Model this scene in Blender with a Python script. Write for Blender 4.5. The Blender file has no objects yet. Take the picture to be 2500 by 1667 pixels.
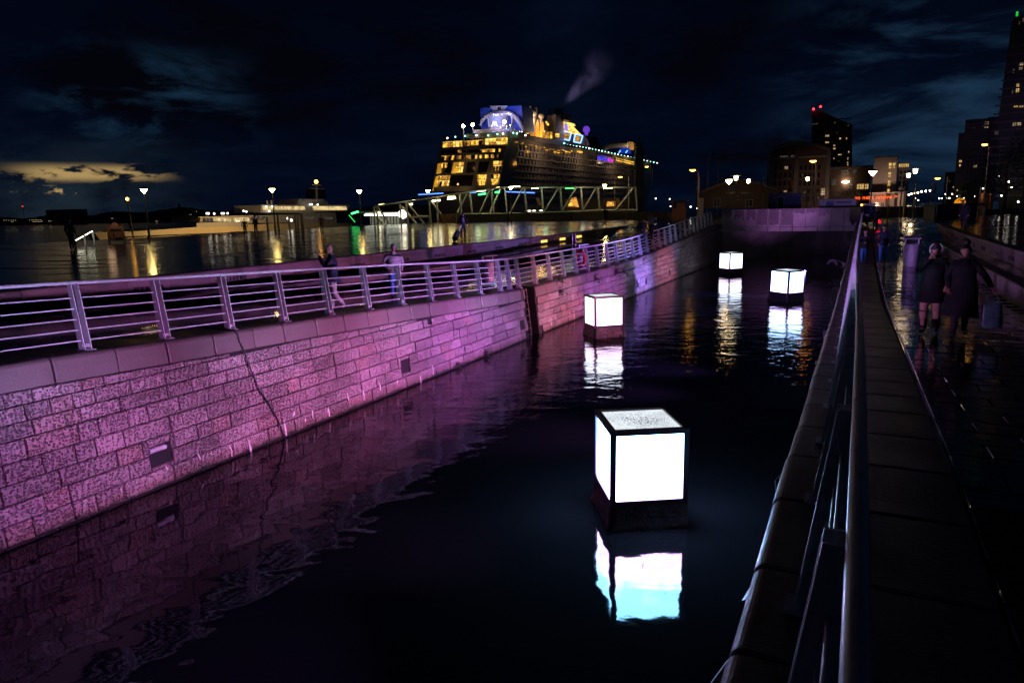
import bpy, math, random
import numpy as np
from mathutils import Vector, Matrix
random.seed(7)
sc = bpy.context.scene
COL = sc.collection
V = Vector

# ------------------------------------------------------------------ camera
F_PX, IW, IH = 1700.0, 2500.0, 1667.0
PITCH, ROLL, ZC = math.radians(10.6), math.radians(-1.27), 4.88
cam_d = bpy.data.cameras.new("camera")
cam = bpy.data.objects.new("camera", cam_d)
COL.objects.link(cam)
cam_d.sensor_width = 36.0
cam_d.lens = F_PX / IW * 36.0
cam_d.clip_start, cam_d.clip_end = 0.05, 20000.0
_cp, _sp, _c, _s = math.cos(PITCH), math.sin(PITCH), math.cos(ROLL), math.sin(ROLL)
_r, _f, _u = V((1, 0, 0)), V((0, _cp, -_sp)), V((0, _sp, _cp))
CR, CU, CF = _c * _r + _s * _u, -_s * _r + _c * _u, _f
cam.matrix_world = Matrix(((CR.x, CU.x, -CF.x, 0), (CR.y, CU.y, -CF.y, 0), (CR.z, CU.z, -CF.z, ZC), (0, 0, 0, 1)))
sc.camera = cam

# ------------------------------------------------------------------ view, world
sc.view_settings.view_transform = 'Standard'
sc.view_settings.look = 'None'
sc.view_settings.exposure = 0.0
sc.view_settings.gamma = 1.0
sc.view_settings.use_curve_mapping = False
sc.render.engine = 'CYCLES'
sc.cycles.use_denoising = True
sc.cycles.sample_clamp_indirect = 4.0
sc.cycles.sample_clamp_direct = 0.0
sc.cycles.max_bounces = 6
sc.cycles.caustics_reflective = False
sc.cycles.caustics_refractive = False
sc.cycles.blur_glossy = 0.5
sc.cycles.volume_bounces = 0

def nodes_of(owner):
    owner.use_nodes = True
    nt = owner.node_tree
    nt.nodes.clear()
    return nt

class NT:
    """small wrapper: N.add('ShaderNodeX', inputs..., out=index) returns the output socket"""
    def __init__(self, nt): self.nt = nt
    def node(self, t, **kw):
        n = self.nt.nodes.new(t)
        for k, v in kw.items(): setattr(n, k, v)
        return n
    def put(self, sock, v):
        if hasattr(v, 'is_output') or isinstance(v, bpy.types.NodeSocket): self.nt.links.new(v, sock)
        elif v is not None:
            if sock.type == 'RGBA' and not isinstance(v, (int, float)): v = tuple(v)[:3] + (1.0,)
            sock.default_value = v
    def math(self, op, a, b=None, c=None, clamp=False):
        n = self.node('ShaderNodeMath', operation=op, use_clamp=clamp)
        self.put(n.inputs[0], a)
        if b is not None: self.put(n.inputs[1], b)
        if c is not None: self.put(n.inputs[2], c)
        return n.outputs[0]
    def mix(self, f, a, b, mode='MIX'):
        n = self.node('ShaderNodeMix', data_type='RGBA', blend_type=mode)
        self.put(n.inputs[0], f); self.put(n.inputs[6], a); self.put(n.inputs[7], b)
        return n.outputs[2]
    def ramp(self, x, a, b, lo=0.0, hi=1.0):
        n = self.node('ShaderNodeMapRange', interpolation_type='SMOOTHSTEP')
        self.put(n.inputs[0], x); n.inputs[1].default_value = a; n.inputs[2].default_value = b
        n.inputs[3].default_value = lo; n.inputs[4].default_value = hi
        return n.outputs[0]
    def noise(self, vec, scale, detail=3, rough=0.5, dist=0.0):
        n = self.node('ShaderNodeTexNoise')
        if vec is not None: self.put(n.inputs['Vector'], vec)
        n.inputs['Scale'].default_value = scale; n.inputs['Detail'].default_value = detail
        n.inputs['Roughness'].default_value = rough; n.inputs['Distortion'].default_value = dist
        return n.outputs[0]
    def vor(self, vec, scale, feature='F1', rnd=1.0):
        n = self.node('ShaderNodeTexVoronoi', feature=feature)
        if vec is not None: self.put(n.inputs['Vector'], vec)
        n.inputs['Scale'].default_value = scale; n.inputs['Randomness'].default_value = rnd
        return n.outputs
    def scale(self, vec, s, loc=(0, 0, 0), rot=(0, 0, 0)):
        n = self.node('ShaderNodeMapping')
        self.put(n.inputs[0], vec); n.inputs[1].default_value = loc; n.inputs[2].default_value = rot; n.inputs[3].default_value = s
        return n.outputs[0]
    def coord(self, which='Object'):
        return self.node('ShaderNodeTexCoord').outputs[which]
    def pos(self):
        return self.node('ShaderNodeNewGeometry').outputs['Position']
    def bump(self, h, strength=0.5, dist=0.02, normal=None):
        n = self.node('ShaderNodeBump')
        n.inputs['Strength'].default_value = strength; n.inputs['Distance'].default_value = dist
        self.put(n.inputs['Height'], h)
        if normal is not None: self.put(n.inputs['Normal'], normal)
        return n.outputs[0]

W = bpy.data.worlds.new("World")
sc.world = W
nt = nodes_of(W)
N = NT(nt)
out = N.node('ShaderNodeOutputWorld')
bg = N.node('ShaderNodeBackground')
bg.inputs[1].default_value = 1.0
dirv = N.coord('Generated')
sep = N.node('ShaderNodeSeparateXYZ'); nt.links.new(dirv, sep.inputs[0])
el = N.math('MAXIMUM', sep.outputs[2], 0.0)
sky = N.node('ShaderNodeTexSky', sky_type='NISHITA', sun_disc=False)
sky.sun_elevation = math.radians(-3.5)
sky.sun_rotation = math.radians(-32)
dusk = N.mix(1.0, sky.outputs[0], (0.05, 0.05, 0.05), 'MULTIPLY')
# air colour of the overcast night, a little greener and lighter towards the horizon
hor = N.ramp(el, 0.0, 0.42, 1.0, 0.0)
air = N.mix(hor, (0.0004, 0.0008, 0.0036), (0.0007, 0.0024, 0.0095))
# cloud layers: the direction projected on a flat deck, so that clouds stretch towards the horizon
inv = N.math('DIVIDE', 1.0, N.math('ADD', el, 0.20))
vm = N.node('ShaderNodeVectorMath', operation='SCALE'); nt.links.new(dirv, vm.inputs[0]); nt.links.new(inv, vm.inputs['Scale'])
deck = vm.outputs[0]
c1 = N.noise(N.scale(deck, (1, 1, 0.0), (3.4, 1.1, 0)), 1.0, 7, 0.56, 0.35)
c2 = N.noise(N.scale(deck, (1, 1, 0.0), (7.7, 2.2, 0)), 2.6, 6, 0.62, 0.3)
mixn = N.math('ADD', c1, N.math('MULTIPLY', N.math('SUBTRACT', c2, 0.5), 0.35))
air = N.mix(N.math('MULTIPLY', N.ramp(mixn, 0.46, 0.76), 0.32), air, (0.0032, 0.0098, 0.0255))
air = N.mix(N.math('MULTIPLY', N.ramp(mixn, 0.50, 0.34), 0.85), air, (0.0009, 0.0009, 0.0022))
# paler torn cloud bank in the east, above the harbour towers
az = N.math('ARCTAN2', sep.outputs[0], sep.outputs[1])
bank = N.math('MULTIPLY', N.ramp(az, 0.30, 0.50), N.math('MULTIPLY', N.ramp(el, 0.0, 0.05), N.ramp(el, 0.29, 0.17)))
c3 = N.noise(N.scale(dirv, (3.2, 3.2, 10.0), (0.35, 0, 0.9), (0, 0.3, 0)), 1.35, 7, 0.6, 0.5)
air = N.mix(N.math('MULTIPLY', bank, N.ramp(c3, 0.44, 0.66)), air, (0.0105, 0.031, 0.066))
# small blue rift in the west
rift = N.math('MULTIPLY', N.math('MULTIPLY', N.ramp(az, -0.62, -0.50), N.ramp(az, -0.30, -0.42)), N.math('MULTIPLY', N.ramp(el, 0.07, 0.12), N.ramp(el, 0.22, 0.16)))
air = N.mix(N.math('MULTIPLY', rift, N.ramp(c2, 0.46, 0.66)), air, (0.007, 0.022, 0.046))
# after-glow of the sunset through gaps of the low cloud in the west
glow_ = N.math('MULTIPLY', N.math('MULTIPLY', N.ramp(az, -0.42, -0.50), N.ramp(az, -0.63, -0.56)), N.math('MULTIPLY', N.ramp(el, 0.042, 0.053), N.ramp(el, 0.070, 0.057)))
haze2 = N.math('MULTIPLY', N.ramp(az, -0.34, -0.54), N.ramp(el, 0.13, 0.02))
c5 = N.noise(N.scale(dirv, (9, 9, 22), (0.2, 0.4, 1.1)), 1.2, 6, 0.6, 0.2)
air = N.mix(N.math('MULTIPLY', haze2, N.ramp(c5, 0.3, 0.72)), air, (0.011, 0.020, 0.031))
c4 = N.noise(N.scale(dirv, (15.0, 15.0, 48.0), (0.63, 0.1, 0.34)), 1.7, 9, 0.64, 0.5)
c6 = N.noise(N.scale(dirv, (6, 6, 26), (1.3, 0.2, 0.5)), 1.6, 4, 0.55, 0.6)
gap = N.math('MULTIPLY', glow_, N.ramp(N.math('ADD', N.math('MULTIPLY', c4, 0.55), N.math('MULTIPLY', c6, 0.5)), 0.495, 0.575))
gap2 = N.math('MULTIPLY', N.math('MULTIPLY', N.ramp(az, -0.46, -0.54), N.math('MULTIPLY', N.ramp(el, 0.022, 0.03), N.ramp(el, 0.044, 0.034))), N.ramp(c4, 0.60, 0.65))
air = N.mix(N.math('MAXIMUM', gap, gap2), air, (0.40, 0.27, 0.105))
tot = N.mix(0.004, air, dusk, 'ADD')
nt.links.new(tot, bg.inputs[0]); nt.links.new(bg.outputs[0], out.inputs[0])

# ------------------------------------------------------------------ places
def ray(px, py):
    return (CF + CR * ((px - IW / 2) / F_PX) - CU * ((py - IH / 2) / F_PX))
CAMP = V((0, 0, ZC))
def at_y(px, py, Y):
    d = ray(px, py); return CAMP + d * (Y / d.y)
def at_z(px, py, z):
    d = ray(px, py); return CAMP + d * ((z - ZC) / d.z)
def on_plane(px, py, P0, n):
    d = ray(px, py); return CAMP + d * ((P0 - CAMP).dot(n) / d.dot(n))

# the canal basin: s runs along the quays, w across from the west quay (0) to the east quay
L0 = V((-7.14, 10.98, 0)); DS = V((0.4466, 0.8947, 0)).normalized(); DW = V((DS.y, -DS.x, 0)); UP = V((0, 0, 1))
BAT = 0.115
WR = 10.56
PLAZA = 3.06
_ps = [-30, -.8, 0, 3, 6.9, 10, 13, 16, 18, 29, 33, 37.7, 43.8, 50, 58.5, 70]
_pz = [2.9, 2.74, 2.71, 2.57, 2.41, 2.27, 2.11, 1.97, 1.92, 1.92, 2.0, 2.22, 2.5, 2.86, 3.28, 3.3]
def zt(s): return float(np.interp(s, _ps, _pz))
def Q(s, w, z=0.0): return L0 + DS * s + DW * w + UP * z
def sw_of(P): return (P - L0).dot(DS), (P - L0).dot(DW)
QROT = math.atan2(DS.y, DS.x)          # heading of the s axis

# ------------------------------------------------------------------ mesh builder
LOCAL = {}
class MB:
    def __init__(s): s.v = []; s.f = []; s.m = []; s.sm = []
    def add(s, vs, fs, mi=0, smooth=False):
        o = len(s.v); s.v.extend([tuple(p) for p in vs])
        for f in fs: s.f.append([i + o for i in f]); s.m.append(mi); s.sm.append(smooth)
        return s
    def obox(s, o, X, Y, Z, mi=0):
        o, X, Y, Z = V(o), V(X), V(Y), V(Z)
        p = [o, o + X, o + X + Y, o + Y, o + Z, o + X + Z, o + X + Y + Z, o + Y + Z]
        fs = [(0, 3, 2, 1), (4, 5, 6, 7), (0, 1, 5, 4), (1, 2, 6, 5), (2, 3, 7, 6), (3, 0, 4, 7)]
        if X.cross(Y).dot(Z) < 0: fs = [f[::-1] for f in fs]
        return s.add(p, fs, mi)
    def box(s, c, size, mi=0, X=V((1, 0, 0)), Y=V((0, 1, 0)), Z=V((0, 0, 1))):
        x, y, z = X * size[0], Y * size[1], Z * size[2]
        return s.obox(V(c) - (x + y + z) / 2, x, y, z, mi)
    def bbox(s, c, size, b=0.02, mi=0, X=V((1, 0, 0)), Y=V((0, 1, 0)), Z=V((0, 0, 1))):
        """box with chamfered edges"""
        c = V(c); h = [q / 2 for q in size]; vs = []; idx = {}
        for ax in range(3):
            for sx in (-1, 1):
                for sy in (-1, 1):
                    for sz in (-1, 1):
                        sg = (sx, sy, sz)
                        q = [sg[k] * (h[k] if k == ax else h[k] - b) for k in range(3)]
                        idx[(ax,) + sg] = len(vs); vs.append(c + X * q[0] + Y * q[1] + Z * q[2])
        fs = []
        for ax in range(3):
            a, b2 = [k for k in range(3) if k != ax]
            for sg in (-1, 1):
                ring = []
                for (pa, pb) in ((-1, -1), (1, -1), (1, 1), (-1, 1)):
                    t = [0, 0, 0]; t[ax] = sg; t[a] = pa; t[b2] = pb; ring.append(idx[(ax,) + tuple(t)])
                fs.append(ring)
        for ax in range(3):
            a, b2 = [k for k in range(3) if k != ax]
            for pa in (-1, 1):
                for pb in (-1, 1):
                    t0 = [0, 0, 0]; t1 = [0, 0, 0]; t0[ax] = -1; t1[ax] = 1
                    for t in (t0, t1): t[a] = pa; t[b2] = pb
                    fs.append([idx[(a,) + tuple(t0)], idx[(a,) + tuple(t1)], idx[(b2,) + tuple(t1)], idx[(b2,) + tuple(t0)]])
        for sx in (-1, 1):
            for sy in (-1, 1):
                for sz in (-1, 1):
                    fs.append([idx[(k, sx, sy, sz)] for k in range(3)])
        o = []
        for f in fs:
            n = (vs[f[1]] - vs[f[0]]).cross(vs[f[2]] - vs[f[0]])
            m = sum((vs[i] for i in f), V((0, 0, 0))) / len(f) - c
            o.append(f if n.dot(m) > 0 else f[::-1])
        return s.add(vs, o, mi)
    def ring(s, c, d, r, n, ry=None, up=None):
        d = V(d).normalized()
        a = V((0, 0, 1)) if up is None else V(up)
        if abs(d.dot(a)) > 0.98: a = V((0, 1, 0))
        x = d.cross(a).normalized(); y = x.cross(d).normalized()
        ry = r if ry is None else ry
        return [V(c) + x * (r * math.cos(2 * math.pi * k / n)) + y * (ry * math.sin(2 * math.pi * k / n)) for k in range(n)]
    def loft(s, rings, mi=0, cap=True, smooth=True, closed=False):
        n = len(rings[0]); vs = [p for r in rings for p in r]; fs = []
        R = len(rings)
        for i in range(R if closed else R - 1):
            a, b = i * n, ((i + 1) % R) * n
            for k in range(n): fs.append((a + k, a + (k + 1) % n, b + (k + 1) % n, b + k))
        s.add(vs, fs, mi, smooth)
        if cap and not closed:
            s.add(rings[0], [tuple(range(n))[::-1]], mi); s.add(rings[-1], [tuple(range(n))], mi)
        return s
    def tube(s, pts, r, n=8, mi=0, cap=True, smooth=True):
        pts = [V(p) for p in pts]; rs = r if isinstance(r, (list, tuple)) else [r] * len(pts)
        rings = []
        for i, p in enumerate(pts):
            a = pts[max(i - 1, 0)]; b = pts[min(i + 1, len(pts) - 1)]
            rings.append(s.ring(p, b - a, rs[i], n))
        return s.loft(rings, mi, cap, smooth)
    def lathe(s, c, prof, n=16, mi=0, smooth=True, ax=V((0, 0, 1)), cap=True):
        c = V(c); rings = [s.ring(c + ax * z, ax, max(r, 1e-4), n) for r, z in prof]
        return s.loft(rings, mi, cap, smooth)
    def sphere(s, c, r, nu=12, nv=8, mi=0, sc_=(1, 1, 1)):
        c = V(c); rings = []
        for j in range(nv + 1):
            th = math.pi * j / nv
            rr, z = max(math.sin(th), 1e-3) * r, -math.cos(th) * r
            rings.append([c + V((rr * math.cos(2 * math.pi * k / nu) * sc_[0], rr * math.sin(2 * math.pi * k / nu) * sc_[1], z * sc_[2])) for k in range(nu)])
        return s.loft(rings, mi, False, True)
    def prism(s, poly, ext, mi=0):
        poly = [V(p) for p in poly]; ext = V(ext); n = len(poly)
        nrm = V((0, 0, 0))
        for i in range(n): nrm += poly[i].cross(poly[(i + 1) % n])
        if nrm.dot(ext) < 0: poly = poly[::-1]
        vs = poly + [p + ext for p in poly]
        fs = [tuple(range(n))[::-1], tuple(range(n, 2 * n))] + [(i, (i + 1) % n, n + (i + 1) % n, n + i) for i in range(n)]
        return s.add(vs, fs, mi)
    def quad(s, a, b, c, d, mi=0): return s.add([a, b, c, d], [(0, 1, 2, 3)], mi)
    def mesh(s, name, mats):
        me = bpy.data.meshes.new(name)
        me.from_pydata(s.v, [], s.f)
        if not isinstance(mats, (list, tuple)): mats = [mats]
        for m in mats: me.materials.append(m)
        if len(mats) > 1: me.polygons.foreach_set('material_index', s.m)
        if any(s.sm): me.polygons.foreach_set('use_smooth', s.sm)
        me.update(); return me
    def build(s, name, mats, parent=None, kind=None, rel=False):
        """rel: the vertices are world coordinates and the parent is an un-rotated Empty"""
        o = bpy.data.objects.new(name, s.mesh(name, mats)); COL.objects.link(o)
        if parent is not None:
            o.parent = parent
            if rel:
                p = parent; off = V((0, 0, 0))
                while p is not None: off += LOCAL.get(p.name, p.location); p = p.parent
                o.location = -off
        if kind: o['kind'] = kind
        return o

def tag(o, label, cat, group=None, kind=None):
    o['label'] = label; o['category'] = cat
    if group: o['group'] = group
    if kind: o['kind'] = kind
    return o
def thing(name, label, cat, loc=(0, 0, 0), rz=0.0, group=None):
    o = bpy.data.objects.new(name, None); COL.objects.link(o)
    o.empty_display_size = 0.2
    o.location = V(loc); o.rotation_euler = (0, 0, rz)
    return tag(o, label, cat, group)
def kids(o): return [c for c in COL.objects if c.parent == o]
def dup(o, loc, rz=None, label=None, scale=None, parent=None):
    c = o.copy(); COL.objects.link(c)
    if parent is not None: c.parent = parent
    else:
        c.location = V(loc)
        if rz is not None: c.rotation_euler = (0, 0, rz)
        if label: c['label'] = label
        if scale: c.scale = (scale,) * 3
    for ch in KIDS.get(o.name, []) if False else list(o.children): dup(ch, None, parent=c)
    return c
KIDS = {}
def structure(name, mb, mats): return mb.build(name, mats, None, 'structure')

# ------------------------------------------------------------------ materials
MATS = {}
def mat(name, col, rough=0.5, metal=0.0, var=0.0, vscale=3.0, bump=0.0, bscale=30.0, spec=0.5, coat=0.0, bdist=0.01):
    if name in MATS: return MATS[name]
    m = bpy.data.materials.new(name); nt = nodes_of(m); n = NT(nt)
    o = n.node('ShaderNodeOutputMaterial'); p = n.node('ShaderNodeBsdfPrincipled')
    nt.links.new(p.outputs[0], o.inputs[0])
    p.inputs['Roughness'].default_value = rough; p.inputs['Metallic'].default_value = metal
    p.inputs['Specular IOR Level'].default_value = spec; p.inputs['Coat Weight'].default_value = coat
    if var > 0:
        x = n.noise(n.coord('Object'), vscale, 5, 0.6)
        n.put(p.inputs['Base Color'], n.mix(n.ramp(x, 0.3, 0.7), tuple(c * (1 - var) for c in col), tuple(min(1, c * (1 + var)) for c in col)))
        n.put(p.inputs['Roughness'], n.ramp(x, 0.2, 0.8, max(0.02, rough - 0.12), min(1, rough + 0.12)))
    else: n.put(p.inputs['Base Color'], col)
    if bump > 0:
        n.put(p.inputs['Normal'], n.bump(n.noise(n.coord('Object'), bscale, 4, 0.6), bump, bdist))
    MATS[name] = m; return m
def glow(name, col, st, flicker=0.0, fscale=1.0):
    if name in MATS: return MATS[name]
    m = bpy.data.materials.new(name); nt = nodes_of(m); n = NT(nt)
    o = n.node('ShaderNodeOutputMaterial'); e = n.node('ShaderNodeEmission')
    nt.links.new(e.outputs[0], o.inputs[0]); n.put(e.inputs[0], col); e.inputs[1].default_value = st
    if flicker > 0:
        x = n.noise(n.coord('Object'), fscale, 4, 0.7)
        n.put(e.inputs[1], n.ramp(x, 0.35, 0.65, st * (1 - flicker), st * (1 + flicker)))
    MATS[name] = m; return m
# ------------------------------------------------------------------ materials of the setting
def water_mat(name, ripple, swell):
    m = bpy.data.materials.new(name); nt = nodes_of(m); n = NT(nt)
    o = n.node('ShaderNodeOutputMaterial'); p = n.node('ShaderNodeBsdfPrincipled')
    nt.links.new(p.outputs[0], o.inputs[0])
    n.put(p.inputs['Base Color'], (0.0035, 0.005, 0.006)); p.inputs['Roughness'].default_value = 0.035
    p.inputs['IOR'].default_value = 1.333
    P = n.pos()
    sp = n.node('ShaderNodeSeparateXYZ'); nt.links.new(P, sp.inputs[0])
    # the breeze reaches the far part of the basin, the near part lies calm
    far = n.ramp(n.math('ADD', sp.outputs[1], n.math('MULTIPLY', n.noise(P, 0.16, 2), 9.0)), 13.0, 27.0, 0.14, 1.0)
    r1 = n.noise(n.scale(P, (1, 1.25, 1), rot=(0, 0, 0.35)), 4.6, 3, 0.55, 0.3)
    r2 = n.noise(n.scale(P, (1, 1.1, 1), rot=(0, 0, -0.5)), 1.9, 2, 0.5, 0.2)
    sw = n.noise(n.scale(P, (0.8, 1.2, 1), rot=(0, 0, 0.5)), 0.9, 1.5, 0.45, 0.6)
    h = n.math('ADD', n.math('MULTIPLY', n.math('ADD', n.math('MULTIPLY', r1, 0.55), r2), n.math('MULTIPLY', far, ripple)), n.math('MULTIPLY', sw, swell))
    nt.links.new(n.bump(h, 1.0, 1.0), p.inputs['Normal'])
    return m
M_water = water_mat('canal_water', 0.0125, 0.026)
M_river = water_mat('river_water', 0.05, 0.1)

def stone_mat(name, col, pits, rough=0.5, tint=0.25):
    m = bpy.data.materials.new(name); nt = nodes_of(m); n = NT(nt)
    o = n.node('ShaderNodeOutputMaterial'); p = n.node('ShaderNodeBsdfPrincipled')
    nt.links.new(p.outputs[0], o.inputs[0])
    P = n.pos(); g = n.node('ShaderNodeNewGeometry'); oi = n.node('ShaderNodeObjectInfo')
    rnd = n.math('FRACT', n.math('ADD', g.outputs['Random Per Island'], oi.outputs['Random']))
    rnd2 = n.math('FRACT', n.math('MULTIPLY', rnd, 7.31))
    c = n.mix(n.ramp(rnd, 0.0, 1.0), tuple(x * (1 - tint) for x in col), tuple(x * (1 + tint) for x in col))
    c = n.mix(n.ramp(rnd2, 0.82, 0.92, 0.0, 0.5), c, (col[0] * 1.15, col[1] * 0.82, col[2] * 0.72))
    grain = n.noise(P, 95.0, 3, 0.65)
    c = n.mix(n.ramp(grain, 0.3, 0.7, 0.0, 0.45), c, tuple(x * 0.45 for x in col))
    blot = n.noise(P, 1.6, 6, 0.65, 0.2)
    c = n.mix(n.ramp(blot, 0.56, 0.78, 0.0, 0.42), c, (0.05, 0.043, 0.05))
    streak = n.noise(n.scale(P, (2.6, 2.6, 0.22)), 1.0, 5, 0.65)
    c = n.mix(n.ramp(streak, 0.6, 0.74, 0.0, 0.6), c, (0.04, 0.036, 0.04))
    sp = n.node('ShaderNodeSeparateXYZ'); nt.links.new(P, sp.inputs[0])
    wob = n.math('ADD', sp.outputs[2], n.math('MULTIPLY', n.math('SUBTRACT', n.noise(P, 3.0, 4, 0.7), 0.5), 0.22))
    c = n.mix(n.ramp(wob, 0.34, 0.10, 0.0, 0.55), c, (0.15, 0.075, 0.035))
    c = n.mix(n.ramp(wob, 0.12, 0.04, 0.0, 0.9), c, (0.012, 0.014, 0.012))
    h = n.math('MULTIPLY', n.noise(P, 22.0, 5, 0.65), 0.35)
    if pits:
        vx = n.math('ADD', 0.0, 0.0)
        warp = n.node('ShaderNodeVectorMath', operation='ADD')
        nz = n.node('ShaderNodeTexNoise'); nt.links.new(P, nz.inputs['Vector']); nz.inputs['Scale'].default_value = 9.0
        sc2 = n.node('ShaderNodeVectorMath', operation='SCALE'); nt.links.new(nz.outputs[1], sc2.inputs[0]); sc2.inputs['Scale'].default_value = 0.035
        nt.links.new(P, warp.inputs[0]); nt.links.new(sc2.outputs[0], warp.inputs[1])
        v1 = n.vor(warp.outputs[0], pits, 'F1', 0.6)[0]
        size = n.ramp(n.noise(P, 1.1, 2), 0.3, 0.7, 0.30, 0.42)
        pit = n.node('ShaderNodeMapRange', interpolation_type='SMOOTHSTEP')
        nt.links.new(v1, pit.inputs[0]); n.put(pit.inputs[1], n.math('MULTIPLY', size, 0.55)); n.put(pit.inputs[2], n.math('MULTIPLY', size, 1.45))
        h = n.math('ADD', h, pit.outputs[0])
        c = n.mix(n.math('MULTIPLY', n.math('SUBTRACT', 1.0, pit.outputs[0]), 0.52), c, (0.035, 0.03, 0.033))  # pit hollows darkened in the colour: painted shade with some dirt
    nt.links.new(c, p.inputs['Base Color'])
    n.put(p.inputs['Roughness'], n.ramp(blot, 0.3, 0.7, rough - 0.08, rough + 0.14))
    p.inputs['Specular IOR Level'].default_value = 0.55
    nt.links.new(n.bump(h, 1.0, 0.034 if pits else 0.02), p.inputs['Normal'])
    return m
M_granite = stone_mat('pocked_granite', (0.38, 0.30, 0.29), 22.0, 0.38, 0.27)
M_coping = stone_mat('coping_granite', (0.17, 0.125, 0.115), 0, 0.42, 0.16)
M_core = mat('mortar_dark', (0.008, 0.007, 0.007), 0.8, var=0.4, vscale=5, bump=0.6, bscale=25)

def wet_mat(name, col, puddle, rough=0.16, bscale=6.0, stretch=(1, 1, 1), bst=0.25, dry=0.36):
    m = bpy.data.materials.new(name); nt = nodes_of(m); n = NT(nt)
    o = n.node('ShaderNodeOutputMaterial'); p = n.node('ShaderNodeBsdfPrincipled')
    nt.links.new(p.outputs[0], o.inputs[0])
    P = n.pos()
    big = n.noise(n.scale(P, stretch), 0.30, 4, 0.55)
    fine = n.noise(P, 42.0, 3, 0.6)
    wet = n.ramp(big, 0.5 - puddle, 0.62 - puddle * 0.5)
    c = n.mix(n.ramp(n.noise(P, 2.2, 5, 0.6), 0.3, 0.7), tuple(x * 0.65 for x in col), tuple(x * 1.3 for x in col))
    nt.links.new(n.mix(wet, c, tuple(x * 0.5 for x in col)), p.inputs['Base Color'])
    n.put(p.inputs['Roughness'], n.mix(wet, (dry,) * 3, (rough,) * 3))
    p.inputs['IOR'].default_value = 1.4
    p.inputs['Specular IOR Level'].default_value = 0.6
    h = n.math('ADD', n.math('MULTIPLY', fine, n.ramp(wet, 0, 1, 0.35, 0.05)), n.math('MULTIPLY', n.noise(n.scale(P, stretch), bscale, 3, 0.55), 0.6))
    nt.links.new(n.bump(h, bst, 0.012), p.inputs['Normal'])
    return m
M_plaza = wet_mat('wet_plaza_paving', (0.04, 0.038, 0.038), 0.22, 0.13, 3.0, (0.9, 3.2, 1), 0.34, 0.36)
M_prom = wet_mat('wet_promenade_paving', (0.045, 0.04, 0.04), 0.16, 0.10, 5.0, (1, 1, 1), 0.35, 0.30)
M_kerb = mat('dark_kerb_stone', (0.05, 0.043, 0.042), 0.42, var=0.35, vscale=2.5, bump=0.25, bscale=60)
M_seat = mat('pale_seat_stone', (0.2, 0.16, 0.15), 0.5, var=0.2, vscale=1.4, bump=0.2, bscale=45)
M_seatw = mat('dimmed_seat_stone', (0.10, 0.072, 0.068), 0.5, var=0.25, vscale=1.4, bump=0.2, bscale=45)  # same seat stone, darkened in colour to hold down the west wall's light
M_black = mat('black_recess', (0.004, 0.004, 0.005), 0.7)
M_galv = mat('galvanised_steel', (0.58, 0.57, 0.60), 0.42, 0.0, var=0.15, vscale=6, bump=0.06, bscale=40)
M_steel = mat('brushed_steel', (0.6, 0.6, 0.62), 0.26, 0.9, var=0.1)
M_rust = mat('worn_iron', (0.20, 0.12, 0.10), 0.55, 0.4, var=0.4, vscale=9)
M_rubber = mat('black_rubber', (0.012, 0.012, 0.013), 0.45)
M_conc = mat('stained_concrete', (0.27, 0.225, 0.215), 0.62, var=0.3, vscale=0.7, bump=0.2, bscale=20)
M_lime = mat('wet_lime_run', (0.75, 0.66, 0.62), 0.3, var=0.25, vscale=12, bump=0.4, bscale=30)
M_dark = mat('dark_painted_metal', (0.02, 0.021, 0.024), 0.4, 0.2)

# ------------------------------------------------------------------ water, river bed, ground
b = MB(); b.quad(Q(-26, -0.35, 0), Q(-26, WR + .35, 0), Q(96, WR + .35, 0), Q(96, -0.35, 0)); structure('canal_water', b, M_water)
b = MB(); b.quad((-6000, -900, -1.2), (6000, -900, -1.2), (6000, 6000, -1.2), (-6000, 6000, -1.2)); structure('river_water', b, M_river)

def grid(name, m, s0, s1, ns, ws, zf):
    """strip of ground along the canal; ws are the across positions, zf(s, w) the height"""
    b = MB(); vs = []; fs = []
    k = len(ws)
    for i in range(ns + 1):
        s = s0 + (s1 - s0) * i / ns
        for w in ws: vs.append(Q(s, w, zf(s, w)))
    for i in range(ns):
        for j in range(k - 1): fs.append((i * k + j, i * k + j + 1, (i + 1) * k + j + 1, (i + 1) * k + j))
    b.add(vs, fs); return structure(name, b, m)
def zplaza(s, w): return PLAZA + 0.21 * max(0.0, min(1.0, (s - 40) / 20.0))
def edge_w(s): return -BAT * zt(s)
UWL, LWL, UWR, LWR = -8.5, -6.3, 16.4, 15.4          # faces of the seat walls (west upper/lower, east lower/upper)
grid('plaza_paving', M_plaza, -30, 59, 60, [-52, -40, -30, -20, UWL - 0.3], zplaza)
grid('plaza_paving', M_plaza, -30, 59, 60, [UWR + 0.3, 30, 60, 140, 420], zplaza)
grid('promenade_paving', M_prom, -30, 59, 90, [LWL - .05, -1.52], lambda s, w: zt(s) - 0.03)
grid('promenade_paving', M_prom, -30, 59, 90, [WR + 1.52, LWR + .05], lambda s, w: zt(s) - 0.03)
grid('terrace_paving', M_prom, -30, 59, 60, [UWL - .1, LWL - .1], lambda s, w: max(zt(s) - .02, min(2.52, zt(s) + .45)))
grid('terrace_paving', M_prom, -30, 59, 60, [LWR + .1, UWR + .1], lambda s, w: max(zt(s) - .02, 2.5))
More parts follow.
